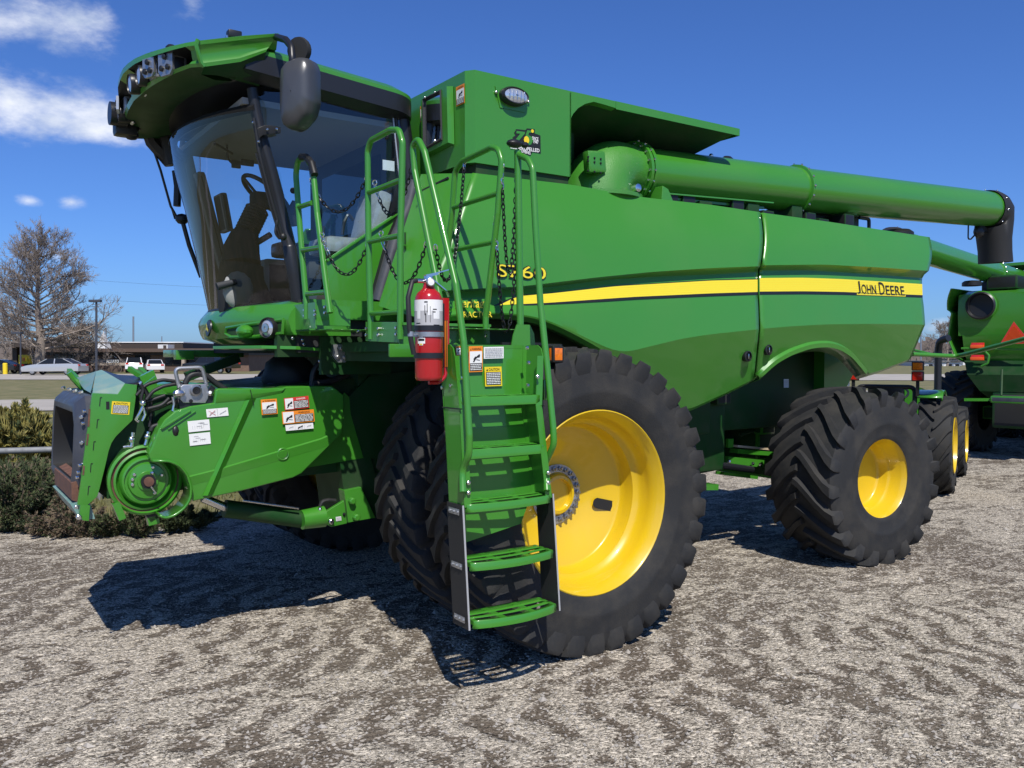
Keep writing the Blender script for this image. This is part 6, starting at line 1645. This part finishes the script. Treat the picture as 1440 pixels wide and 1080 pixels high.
# ------------------------------------------------------------------ shrubs
LEAFG = nmat('juniper needles', (.060, .085, .028), .9, dirt=(.13, .15, .055), dirtamt=.7, vscale=6)
LEAFD = nmat('dark juniper needles', (.040, .060, .024), .9, dirt=(.10, .12, .05), dirtamt=.7, vscale=7)
LEAFY = nmat('golden needles', (.27, .24, .06), .9, dirt=(.38, .32, .13), dirtamt=.6, vscale=5)
LEAFB = nmat('dry brown needles', (.15, .11, .07), .95, dirt=(.24, .19, .13), dirtamt=.7, vscale=9)
TWIG = nmat('bark', (.13, .105, .085), .95, var=.5, vscale=8)
def juniper(name, lobes, mats, n, seed, label, size=.05, droop=.25, cat='shrub', group=None, base=None):
    rnd = random.Random(seed)
    root = thing(name, base, label, cat, group)
    b = MB(); wd = new(TWIG)
    tot = sum(l[1] * l[2] for l in lobes)
    for (c_, rx, rz_) in lobes:
        c_ = V(c_); k_ = int(n * rx * rz_ / tot); nb = max(7, int(k_ / 130)); foot = V((c_.x * .75 + base.x * .25, c_.y * .75 + base.y * .25, max(base.z, c_.z - rz_ * .9)))
        for t in range(nb):
            az = rnd.uniform(0, 2 * PI); el = rnd.uniform(-.15, 1.25); d = V((math.cos(az) * math.cos(el), math.sin(az) * math.cos(el), math.sin(el)))
            ln = rnd.uniform(.6, 1.22); tip = c_ + V((d.x * rx, d.y * rx, d.z * rz_)) * ln; mid_ = foot.lerp(tip, .5) + V((0, 0, rz_ * .25 * (1 - el * .5)))
            bz = [foot * (1 - u) ** 2 + mid_ * 2 * u * (1 - u) + tip * u * u for u in [k / 7 for k in range(8)]]
            wd.tube(bz, [.009, .002], 4)
            fat = rnd.uniform(.7, 1.3)
            for i in range(k_ // nb):
                u = rnd.random() ** .6; j = min(int(u * 7), 6); p = bz[j].lerp(bz[j + 1], u * 7 - j); ax_ = (bz[j + 1] - bz[j]).normalized()
                off = V((rnd.gauss(0, 1), rnd.gauss(0, 1), rnd.gauss(0, 1))); off -= ax_ * off.dot(ax_); off = off.normalized() * rx * fat * (.05 + .20 * (1 - u)) * rnd.random()
                p = p + off + V((0, 0, -droop * .1 * rnd.random()))
                if p.z < base.z: p.z = base.z + rnd.random() * .05
                g = (ax_ * .9 + off * (2.2 / rx) + V((rnd.uniform(-.45, .45), rnd.uniform(-.45, .45), rnd.uniform(-.3, .5) - droop))).normalized()
                L = size * rnd.uniform(.6, 1.9); s_ = g.cross(V((rnd.uniform(-1, 1), rnd.uniform(-1, 1), rnd.uniform(-1, 1)))).normalized()
                b.mat(mats[min(len(mats) - 1, int(rnd.random() ** 1.5 * len(mats)))])
                for q in (-.55, 0, .55):
                    e = (g + s_ * q).normalized(); w_ = e.cross(s_ if abs(q) < .1 else g).normalized() * L * .12
                    b.poly([p, p + e * L * .5 + w_, p + e * L, p + e * L * .5 - w_])
    b.build('foliage', root, 0); wd.build('stem', root, 50)
    return root
G = lambda px, py: at(px, py, Z=0.)
def lob(px, py, D, rx, rz_): return (at(px, py, D=D), rx, rz_)
juniper('juniper_shrub', [lob(20, 698, 9.2, .55, .34), lob(-40, 690, 9.4, .6, .40), lob(60, 684, 9.6, .40, .26), lob(85, 700, 9.3, .28, .25), lob(10, 735, 8.95, .45, .22), lob(66, 664, 9.8, .30, .20)], [LEAFD, LEAFD, LEAFG, LEAFB], 30000, 3, 'wide dark green juniper shrub at the left edge below the grey pipe rail', .034, base=G(30, 745))
juniper('juniper_shrub', [lob(70, 742, 8.75, .26, .20), lob(100, 735, 8.7, .26, .24), lob(128, 738, 8.6, .18, .18), lob(95, 712, 8.9, .22, .22)], [LEAFB, LEAFB, LEAFD], 11000, 5, 'dry brown juniper clump below the front lip of the feeder house', .032, .45, base=G(95, 756))
juniper('juniper_shrub', [lob(160, 738, 8.6, .22, .16), lob(190, 736, 8.6, .20, .17), lob(205, 742, 8.5, .16, .12), lob(145, 744, 8.5, .12, .09)], [LEAFG, LEAFD, LEAFB], 10000, 7, 'low grey-green juniper right beneath the big drive pulley', .028, .1, base=G(175, 752))
juniper('juniper_shrub', [lob(240, 733, 8.7, .2, .14), lob(262, 730, 8.8, .18, .15), lob(285, 732, 8.9, .16, .10)], [LEAFD, LEAFG], 7000, 9, 'small dark juniper to the right of the pulley guard at the gravel edge', .028, .1, base=G(258, 742))
juniper('golden_shrub', [lob(-20, 628, 11.0, .6, .34), lob(40, 622, 11.2, .5, .32), lob(80, 628, 11.0, .38, .24), lob(20, 602, 11.4, .4, .28)], [LEAFY, LEAFG, LEAFY], 19000, 11, 'yellow-green shrub with pale tips behind the pipe rail at the left', .06, -.5, base=G(30, 668))
b = new(LEAFY); rnd = random.Random(2); root = thing('dry_grass_tuft', G(22, 660), 'tall straw-coloured grass tuft rising above the yellow-green shrub', 'grass tuft')
c_ = at(22, 640, D=11.0)
for i in range(160):
    a = rnd.gauss(0, .10); e = rnd.gauss(0, .05); h_ = rnd.uniform(.35, .75); s_ = V((RGT.x, RGT.y, 0)); p = c_ + s_ * a + V((0, 0, -.1)); t_ = p + s_ * (a * 1.0 + .06 + rnd.gauss(0, .05)) + V((e, e, h_)); w_ = s_ * .006
    b.poly([p - w_, p + w_, p.lerp(t_, .6) + V((0, 0, .05)) + w_, t_, p.lerp(t_, .6) + V((0, 0, .05)) - w_])
b.build('blades', root, 0)
# verge grass (uncountable)
b = new(GRASSM); rnd = random.Random(8)
for i in range(9000):
    d_ = 9.5 + 17 * rnd.random() ** 1.3; r_ = d_ * rnd.uniform(-.64, -.18)
    p = V((*gp(r_, d_), .03)); h_ = rnd.uniform(.04, .11); s_ = V((rnd.uniform(-1, 1), rnd.uniform(-1, 1), 0)).normalized()
    b.poly([p - s_ * .012, p + s_ * .012, p + V((rnd.uniform(-.05, .05), rnd.uniform(-.05, .05), h_))])
o = b.build('grass', None, 0); o['kind'] = 'stuff'
# pipe rail
PRl = thing('pipe_rail', at(20, 640, D=10.1), 'horizontal grey steel pipe rail behind the junipers at the left', 'rail')
b = new(PIPE); A_, B_ = at(-260, 642, D=9.6), at(150, 630, D=10.7); b.tube([A_, B_], .038, 12); 
b.build('pipe', PRl, 40)
for t in (.05, .5, .97):
    b = new(PIPE); p = A_.lerp(B_, t); b.cyl(V((p.x, p.y, 0)), p, .035); b.build('post', PRl, 40)
# ------------------------------------------------------------------ bare trees
BARK = nmat('bare tree bark', (.27, .225, .19), .95, var=-.35, vscale=3)
def bare_tree(name, px, D, H, seed, label, tr=.42, spread=.5, n1=34):
    rnd = random.Random(seed); base = V((CAM.x, CAM.y, 0)) + RGT * ((px - 720) / 1200 * D) + HF * D
    root = thing(name, base, label, 'tree'); tk = new(BARK); cr_ = new(BARK)
    lean = V((rnd.uniform(-.02, .02), rnd.uniform(-.02, .02), 1))
    tp = [base + V((0, 0, -.1))] + [base + V((math.sin(k * 1.3 + seed) * .12, math.cos(k * 1.7) * .12, H * k / 8)) for k in range(1, 9)]
    tk.tube(tp, [tr * 1.25, tr, tr * .85, tr * .72, tr * .56, tr * .40, tr * .26, tr * .14, tr * .04], 10)
    def grow(p, d, L, r, lev, up):
        n_ = 4 if lev < 2 else 3; pts = [p]; q = p; dd = d.copy()
        for k in range(n_):
            dd = (dd + V((rnd.gauss(0, .16), rnd.gauss(0, .16), rnd.gauss(up, .12)))).normalized(); q = q + dd * L / n_; pts.append(q)
        (tk if lev == 0 else cr_).tube(pts, [r, r * .35], 5 if lev < 1 else 3, 0, False)
        if lev >= 3: return
        kk = (10, 7, 5)[lev]
        for i in range(kk):
            t = rnd.uniform(.2, 1.0); j = min(int(t * n_), n_ - 1); pp = pts[j].lerp(pts[j + 1], t * n_ - j)
            ax_ = dd.orthogonal().normalized(); ax_ = Matrix.Rotation(rnd.uniform(0, 2 * PI), 3, dd) @ ax_
            nd_ = (dd * .75 + ax_ * rnd.uniform(.45, .85)).normalized()
            grow(pp, nd_, L * rnd.uniform(.32, .55), max(r * .42, .017), lev + 1, up + .02)
    for i in range(n1):
        t = .18 + .80 * (i + .5) / n1; j = min(int(t * 8), 7); p = tp[j].lerp(tp[j + 1], t * 8 - j)
        a = i * 2.4 + rnd.uniform(-.4, .4); el = -.10 + 1.15 * t ** 1.2
        d = V((math.cos(a) * math.cos(el), math.sin(a) * math.cos(el), math.sin(el)))
        L = H * spread * (1.04 - t) ** .5 * rnd.uniform(.75, 1.1) * (1 if t > .25 else .9) + .8
        grow(p, d, L, max(.05, tr * .36 * (1.1 - t)), 0, .02 if t < .4 else .05)
    tk.build('trunk', root, 50); cr_.build('crown', root, 60)
    return root
bare_tree('bare_tree', 56, 88, 12.9, 5, 'large leafless tree with a spreading crown in front of the brick building', .50, .45, 54)
bare_tree('bare_tree', 112, 93, 4.2, 8, 'small leafless tree beside the silver sedan and the lamp post', .16, .5, 16)
bare_tree('bare_tree', 1332, 150, 6.6, 12, 'leafless tree far away on the right, just beyond the tractor exhaust', .2, .55, 22)
bare_tree('bare_tree', 8, 150, 5.0, 14, 'small leafless tree far off at the left frame edge beyond the building', .2, .6, 16)

# ------------------------------------------------------------------ buildings far off
BRICK = nmat('brown brick', (.15, .095, .07), .9, var=.35, vscale=2.)
FASC = nmat('dark brown fascia', (.05, .037, .03), .7)
FASC2 = nmat('brown roof edge', (.11, .075, .058), .7)
ROOFW = nmat('white roof deck', (.72, .74, .75), .6)
WINB = nmat('dark glazing', (.012, .014, .016), .15)
PALE = nmat('pale masonry', (.42, .34, .27), .9, var=-.2, vscale=1.5)
WHITEP = nmat('white siding', (.62, .63, .63), .7)
ROOFG = nmat('grey shingles', (.17, .165, .165), .9)
RC = Matrix((RGT, HF, V((0, 0, 1)))).transposed()
def cb(b, px0, px1, py0, py1, D, depth, m, front=0.):
    """box facing the road: spans photo columns and rows at distance D, runs back by depth"""
    b.mat(m); Df = D - front
    p, q = at(px0, py0, D=Df), at(px1, py1, D=Df)
    c_ = (p + q) / 2 + HF * depth / 2
    b.box(c_, ((q - p).dot(RGT), depth, abs(p.z - q.z)), RC)
OB = thing('office_building', V((CAM.x, CAM.y, 0)) + RGT * -42 + HF * 100, 'long low brown brick building with flat dark roof across the road', 'building')
DB = 100
def part(nm, fn): b = MB(); fn(b); return b.build(nm, OB, 0)
part('wall', lambda b: (cb(b, 60, 350, 494, 524.5, DB, 14, BRICK), cb(b, 18, 62, 487, 524.5, DB + .5, 10, BRICK), cb(b, 17, 24, 489, 524.5, DB, 1, FASC)))
part('roof', lambda b: (cb(b, 8, 80, 482.5, 488, DB, 14, FASC, 1.2), cb(b, 62, 350, 490, 495, DB, 15, FASC2, 1.2), cb(b, 62, 350, 495, 499.5, DB, 15, FASC, .6), cb(b, 120, 257, 482.0, 489.9, DB + 6, 12, FASC, 1.0), cb(b, 119, 258, 480.6, 482.0, DB + 6, 12, ROOFW, 1.1)))
for px0, px1, py0, py1 in ((190, 211, 499, 515), (232, 254, 500, 514), (260, 286, 502, 516), (293, 301, 502, 514), (305, 315, 502, 514), (320, 332, 503, 514), (45, 56, 499, 520), (75, 92, 500, 514), (96, 104, 500, 514)):
    part('window', lambda b: (cb(b, px0, px1, py0, py1, DB, .3, WINB, .1), cb(b, (px0 + px1) / 2 - .3, (px0 + px1) / 2 + .3, py0, py1, DB, .1, FASC, .16)))
part('pillar', lambda b: cb(b, 255, 259.5, 499.6, 517, DB, .5, PALE, 1.0))
part('rooftop_unit', lambda b: (cb(b, 222, 236, 484.5, 491.5, DB + 3, 2, WHITEP), cb(b, 229.5, 233.5, 485.5, 490.5, DB + 3, .2, FASC, .1), cb(b, 78, 98, 486, 491, DB + 3, 2, WHITEP)))
part('skylight', lambda b: (b.mat(WHITEP), b.lathe([(.9, 0), (.55, .9), (.1, 1.9), (.05, 2.2)], at(146, 490.5, D=DB + 4), (0, 0, 1), 4, cap1=True)))
part('low_wall', lambda b: (cb(b, 130, 171, 514, 523, DB, .5, FASC2, 6.), cb(b, 225, 300, 516, 522, DB, .4, FASC2, 6.)))
sg = MB(); sg.mat(PALE); cb(sg, 128, 190, 505.5, 514, DB, .2, PALE, .25)
sg.mat(WHITEP); sx_ = RGT; q = at(149.5, 510, D=DB - .5)
letter(sg, 'ALLEATO', q, RGT, V((0, 0, 1)), .34, 1.45, .03)
q1, q2, q3 = at(154, 503.5, D=DB - .4), at(159, 499, D=DB - .4), at(164, 503.5, D=DB - .4)
for a_, c_ in ((q1, q2), (q2, q3)): sg.bar(a_, c_, .05, .16, HF)
sg.build('wall_sign', OB, 0)
LH = thing('house', V((CAM.x, CAM.y, 0)) + RGT * -38 + HF * 120, 'small house with grey gable roof beyond the road right of the brick building', 'house')
b = MB(); cb(b, 326, 350, 515, 523.5, 115, 8, PALE); b.build('wall', LH, 0)
b = new(ROOFG); b.prism([at(322, 516, D=114), at(337, 505.5, D=114), at(352, 516, D=114)], HF * 9); b.build('roof', LH, 0)
WB = thing('long_shed', V((CAM.x, CAM.y, 0)) + RGT * -36 + HF * 125, 'long pale low shed beyond the road left of the feeder boot', 'building')
b = MB(); cb(b, 345, 470, 514, 522.5, 124, 10, WHITEP); b.build('wall', WB, 0)
b = MB(); cb(b, 344, 472, 511.5, 514, 123.6, 11, ROOFG); b.build('roof', WB, 0)
juniper('round_shrub', [lob(337, 516.5, 108, 1.5, .9)], [LEAFD, LEAFG], 900, 21, 'rounded dark shrub in front of the small gabled house', .35, .1, base=at(337, 520.5, D=108))
for i, (p0, p1, y0, y1, D_, lab) in enumerate(((1300, 1352, 509, 520, 150, 'long white flat building far off between the tractor exhaust and the rear combine'), (1354, 1402, 506, 519, 165, 'taller white building farthest right behind the rear combine'), (1225, 1296, 510, 520, 160, 'low white building far off under the tail of the combine'))):
    o = thing('white_building', V((CAM.x, CAM.y, 0)) + RGT * ((p0 - 620) / 1200 * D_) + HF * D_, lab, 'building')
    b = MB(); cb(b, p0, p1, y0, y1, D_, 12, WHITEP); b.build('wall', o, 0)
    b = MB(); cb(b, p0 - .5, p1 + .5, y0 - 1.6, y0, D_ - .3, 12.6, ROOFG); b.build('roof', o, 0)
    b = MB(); [cb(b, p0 + (p1 - p0) * f, p0 + (p1 - p0) * (f + .10), y0 + 3, y1 - 3, D_ - .05, .2, WINB) for f in (.12, .38, .64, .84)]; b.build('window_band', o, 0)
# far line of woods
WOODS = nmat('far bare woods', (.16, .13, .115), 1., var=.3, vscale=.3)
b = new(WOODS); rnd = random.Random(3)
for i in range(5200):
    px = rnd.uniform(-300, 1800); D_ = rnd.uniform(230, 330); p = V((CAM.x, CAM.y, 0)) + RGT * ((px - 720) / 1200 * D_) + HF * D_; h_ = rnd.uniform(2.5, 5.5) * (1 + .4 * math.sin(px * .02))
    tpp = p + V((rnd.uniform(-1, 1), rnd.uniform(-1, 1), h_)); w_ = RGT * rnd.uniform(.15, .5)
    b.poly([p - w_, p + w_, tpp + w_ * rnd.uniform(.5, 2.5), tpp - w_ * rnd.uniform(.5, 2.5)])
o = b.build('far_woods', None, 0); o['kind'] = 'stuff'
# ------------------------------------------------------------------ vehicles
PAINTS = {'silver': nmat('silver car paint', (.52, .53, .54), .3, metal=.4, coat=.7), 'white': nmat('white car paint', (.78, .78, .78), .3, coat=.7), 'black': nmat('black car paint', (.012, .012, .014), .25, coat=.7)}
def car(px, py, L, head, paint, label, kind='sedan'):
    """head: angle of the nose from the +r axis; every car is body, glasshouse, four wheels, lamps"""
    D_ = 1.84 * 1200 / (py - 500); pos = V((CAM.x, CAM.y, .014)) + RGT * ((px - 720) / 1200 * D_) + HF * D_
    root = thing('parked_car' if kind != 'pickup' else 'parked_pickup', (0, 0, 0), label, 'car' if kind != 'pickup' else 'pickup truck', 'cars parked across the road')
    s_ = L / 4.9; W_ = .92
    if kind == 'sedan': up = [(-2.45, .55), (-2.40, .72), (-1.9, .84), (-1.25, .93), (1.55, 1.0), (2.35, .96), (2.45, .80), (2.42, .35), (-2.38, .30)]; gh = [(-1.15, .93), (-.35, 1.38), (.45, 1.46), (1.05, 1.40), (1.9, 1.0)]
    elif kind == 'suv': up = [(-2.3, .6), (-2.25, .85), (-1.3, 1.02), (2.2, 1.08), (2.3, .9), (2.28, .4), (-2.25, .38)]; gh = [(-1.2, 1.02), (-.5, 1.62), (1.6, 1.68), (2.2, 1.08)]
    else: up = [(-2.7, .7), (-2.65, .98), (-1.4, 1.10), (2.7, 1.12), (2.75, .6), (2.7, .5), (-2.65, .48)]; gh = [(-1.3, 1.10), (-.7, 1.75), (.6, 1.78), (.8, 1.12)]
    P_ = lambda x, z, y: V((x * s_, y * s_, z * s_))
    b = new(PAINTS[paint]); b.prism([P_(x, z, -W_) for x, z in up], (0, 2 * W_ * s_, 0), .06); b.mat(PAINTS[paint])
    # roof panel
    rf_ = gh[1:-1]; b.grid([[P_(x, z + .01, y) for x, z in rf_] for y in (-.66, -.4, .4, .66)])
    for x, z in ((gh[0], gh[1]), (gh[-1], gh[-2])):
        for y in (-.70, .70): b.bar(P_(x[0], x[1], y * 1.12), P_(z[0], z[1], y * .95), .07, .05)
    for y in (-.79, .79): b.bar(P_((gh[1][0] + gh[-2][0]) / 2, .98, y), P_((gh[1][0] + gh[-2][0]) / 2, gh[1][1] + .02, y * .86), .09, .04)
    b.build('body', root, 35)
    b = new(WINB); b.grid([[P_(x, z, -.80 + .14 * (z > 1.2)) for x, z in gh], [P_(x, z, .80 - .14 * (z > 1.2)) for x, z in gh]])
    for sg_ in (-1, 1): b.poly([P_(x, z, sg_ * (.80 - .14 * (z > 1.2))) for x, z in gh])
    b.build('glasshouse', root, 0)
    for x in (-1.5, 1.45):
        for y in (-.80, .80):
            b = new(RUBBER); c_ = P_(x, .33, y); b.lathe([(.2, -.1), (.32, -.11), (.335, -.07), (.335, .07), (.32, .11), (.2, .1)], c_, (0, 1, 0), 20); b.mat(GALV); b.lathe([(.22, .10 * (1 if y > 0 else -1)), (.05, .12 * (1 if y > 0 else -1))], c_, (0, 1, 0), 10, cap1=True); b.build('wheel', root, 40)
    zz = up[1][1]
    for y in (-.7, .7):
        b = new(REDLENS); b.box(P_(up[-3][0] - .02, .86 if kind == 'sedan' else 1.0, y), (.08, .3, .16)); b.build('tail_lamp', root, 30)
        b = new(LENS); b.box(P_(up[1][0] + .06, zz - .05, y), (.14, .34, .12)); b.build('headlight', root, 30)
    h = RGT * math.cos(head) + HF * math.sin(head)
    root.location = pos; root.rotation_euler = (0, 0, math.atan2(-h.y, -h.x))
    return root
car(77.5, 527.6, 5.35, PI, 'silver', 'silver four-door sedan seen side-on beside the large bare tree')
car(189.5, 523.6, 4.7, R(112), 'white', 'white suv seen from behind, left of the white sedan', 'suv')
car(217, 523.8, 4.7, R(116), 'white', 'white sedan seen from behind, right of the white suv')
car(297, 525, 5.0, R(170), 'black', 'black pickup truck parked beyond the chrome coupler handle', 'pickup')
car(-6, 525.5, 4.8, PI, 'black', 'dark car cut off by the left edge of the frame beside the yellow bollard')
# ------------------------------------------------------------------ posts, poles, wires
def pole(px, y0, y1, D_, r, name, label, head=None, cat='lamp post'):
    o = thing(name, at(px, y1, D=D_), label, cat); b = new(SLATE if head else GALV)
    b.tube([at(px, y1, D=D_) , at(px, y0, D=D_)], [r * 1.1, r], 8); b.build('pole', o, 40)
    if head:
        b = new(SLATE); p = at(px, y0, D=D_); b.box(p + RGT * head[0] + V((0, 0, .05)), (head[1], .5, .22), RC, .03); b.build('lamp_head', o, 30)
    return o
pole(135.5, 424, 527, 82, .10, 'lamp_post', 'tall grey lamp post standing just right of the silver sedan', (-.1, 1.1))
pole(29, 469, 527, 82, .07, 'lamp_post', 'shorter lamp post left of the bare tree with its head to one side', (-.35, .9))
pole(187.5, 445, 497, 220, .22, 'radio_mast', 'slim grey mast rising behind the roof of the brick building', None, 'mast')
pole(148.8, 461, 497, 200, .2, 'utility_pole', 'thin pole behind the roof between the lamp post and the mast', None, 'pole')
pole(227.5, 473, 497, 200, .12, 'utility_pole', 'shortest thin pole behind the roof near the rooftop unit', None, 'pole')
pole(1295, 440, 516, 160, .14, 'utility_pole', 'thin pole far off just right of the tail of the combine', None, 'pole')
o = thing('yellow_cabinet', at(32, 512, D=92), 'square yellow cabinet on a black base by the bare tree trunk', 'cabinet')
b = MB(); cb(b, 26, 38, 499, 511.5, 90, 1.0, YELLOWL); cb(b, 31, 35, 503, 508, 90, .1, ORANGEL, .05); b.build('box', o, 30); b = MB(); cb(b, 25.5, 38.5, 511.5, 524.3, 90, 1.0, BLACK); b.build('base', o, 30)
o = tag(new(YELLOWL).build('tmp'), None)
bpy.data.objects.remove(o)
b = new(YELLOWL); b.lathe([(.22, 0), (.22, 1.05), (.15, 1.12)], at(7.5, 526.5, D=84), (0, 0, 1), 12, cap1=True); o = b.build('bollard'); tag(o, 'yellow bollard at the left edge in front of the dark car', 'bollard')
for i, (y0, y1, lab) in enumerate(((368, 408, 'upper faint power line crossing the sky left of the cab'), (398, 432, 'lower faint power line crossing the sky left of the cab'))):
    b = new(BLACK); A_, B_ = at(-200, y0 - 8, D=190), at(420, y1, D=240); b.tube([A_.lerp(B_, t / 10) + V((0, 0, -6 * (t / 10) * (1 - t / 10))) for t in range(11)], .022, 5); o = b.build('power_line'); tag(o, lab, 'power line')
# person by the building
pp = V((CAM.x, CAM.y, 0)) + RGT * ((172.5 - 720) / 1200 * 104) + HF * 104
PE = thing('person', pp, 'person in a dark jacket and white shirt walking by the white suv', 'person')
me = bpy.data.meshes.new('body'); bmv = bmesh.new()
J = {'pel': (0, 0, .95, .15), 'waist': (0, 0, 1.12, .15), 'chest': (0, 0, 1.36, .17), 'neck': (0, 0, 1.52, .06), 'head': (0, 0, 1.64, .10), 'top': (0, 0, 1.74, .08), 'ls': (-.2, 0, 1.42, .075), 'le': (-.26, .02, 1.14, .055), 'lh': (-.24, -.06, .90, .045), 'rs': (.2, 0, 1.42, .075), 're': (.27, .02, 1.15, .055), 'rh': (.24, -.08, .92, .045), 'lk': (-.11, -.05, .50, .075), 'lf': (-.12, .05, .06, .055), 'lt': (-.12, -.10, .04, .04), 'rk': (.11, .04, .50, .075), 'rf': (.12, .14, .06, .055), 'rt': (.12, .0, .04, .04), 'lhip': (-.10, 0, .90, .10), 'rhip': (.10, 0, .90, .10)}
ed = [('pel', 'waist'), ('waist', 'chest'), ('chest', 'neck'), ('neck', 'head'), ('head', 'top'), ('chest', 'ls'), ('ls', 'le'), ('le', 'lh'), ('chest', 'rs'), ('rs', 're'), ('re', 'rh'), ('pel', 'lhip'), ('lhip', 'lk'), ('lk', 'lf'), ('lf', 'lt'), ('pel', 'rhip'), ('rhip', 'rk'), ('rk', 'rf'), ('rf', 'rt')]
keys = list(J); me.from_pydata([V(J[k][:3]) for k in keys], [(keys.index(a), keys.index(c_)) for a, c_ in ed], [])
ob = bpy.data.objects.new('body', me); col.objects.link(ob)
sk = ob.modifiers.new('skin', 'SKIN'); 
for i, k in enumerate(keys): me.skin_vertices[0].data[i].radius = (J[k][3], J[k][3]); me.skin_vertices[0].data[i].use_root = (k == 'pel')
ob.modifiers.new('sub', 'SUBSURF').levels = 1
dg = bpy.context.evaluated_depsgraph_get(); m2 = bpy.data.meshes.new_from_object(ob.evaluated_get(dg)); ob.modifiers.clear(); ob.data = m2; ob.parent = PE
SKIN = nmat('skin', (.45, .28, .2), .6); JACK = nmat('dark jacket', (.02, .02, .025), .8); TROU = nmat('dark trousers', (.03, .03, .035), .85)
m2.materials.clear()
for m_ in (JACK, TROU, SKIN, WHITE): m2.materials.append(m_)
for f in m2.polygons:
    z = f.center.z; x = f.center.x; f.use_smooth = True
    f.material_index = 2 if z > 1.5 or (abs(x) > .2 and z < .95) else (1 if z < .98 else (3 if abs(x) < .07 and f.normal.y < -.3 else 0))
b = new(DARK); b.ball(pp + V((0, .02, 1.70)), .105, (1, 1, .85), 12); b.build('hair', PE, 50)
PE.rotation_euler = (0, 0, -YAW)
# loose stones on the gravel in front
STONE = nmat('loose stones', (.42, .385, .335), .9, var=-.5, vscale=30)
STONE.node_tree.nodes['Principled BSDF'].inputs['Roughness'].default_value = .95
b = new(STONE); rnd = random.Random(17)
for i in range(26000):
    d_ = 1.9 + 8.5 * rnd.random() ** 1.5; r_ = d_ * rnd.uniform(-.64, .64); p = V((*gp(r_, d_), 0)); p.z = .013 * noise2(p.x * 1.1, p.y * 1.1) + .006
    s_ = .0042 + .011 * rnd.random() ** 3 + (.016 if rnd.random() < .006 else 0)
    a = rnd.uniform(0, PI); c_, n_ = math.cos(a), math.sin(a); k1, k2 = s_ * rnd.uniform(.7, 1.4), s_ * rnd.uniform(.5, 1.0); hz = s_ * rnd.uniform(.4, .9)
    vs = [p + V((c_ * k1, n_ * k1, 0)), p + V((-n_ * k2, c_ * k2, 0)), p + V((-c_ * k1, -n_ * k1, 0)), p + V((n_ * k2, -c_ * k2, 0)), p + V((rnd.uniform(-.4, .4) * s_, rnd.uniform(-.4, .4) * s_, hz))]
    w_ = b.verts(vs)
    for k in range(4): b.face([w_[k], w_[(k + 1) % 4], w_[4]])
o = b.build('loose_stones', None, 0); o['kind'] = 'stuff'
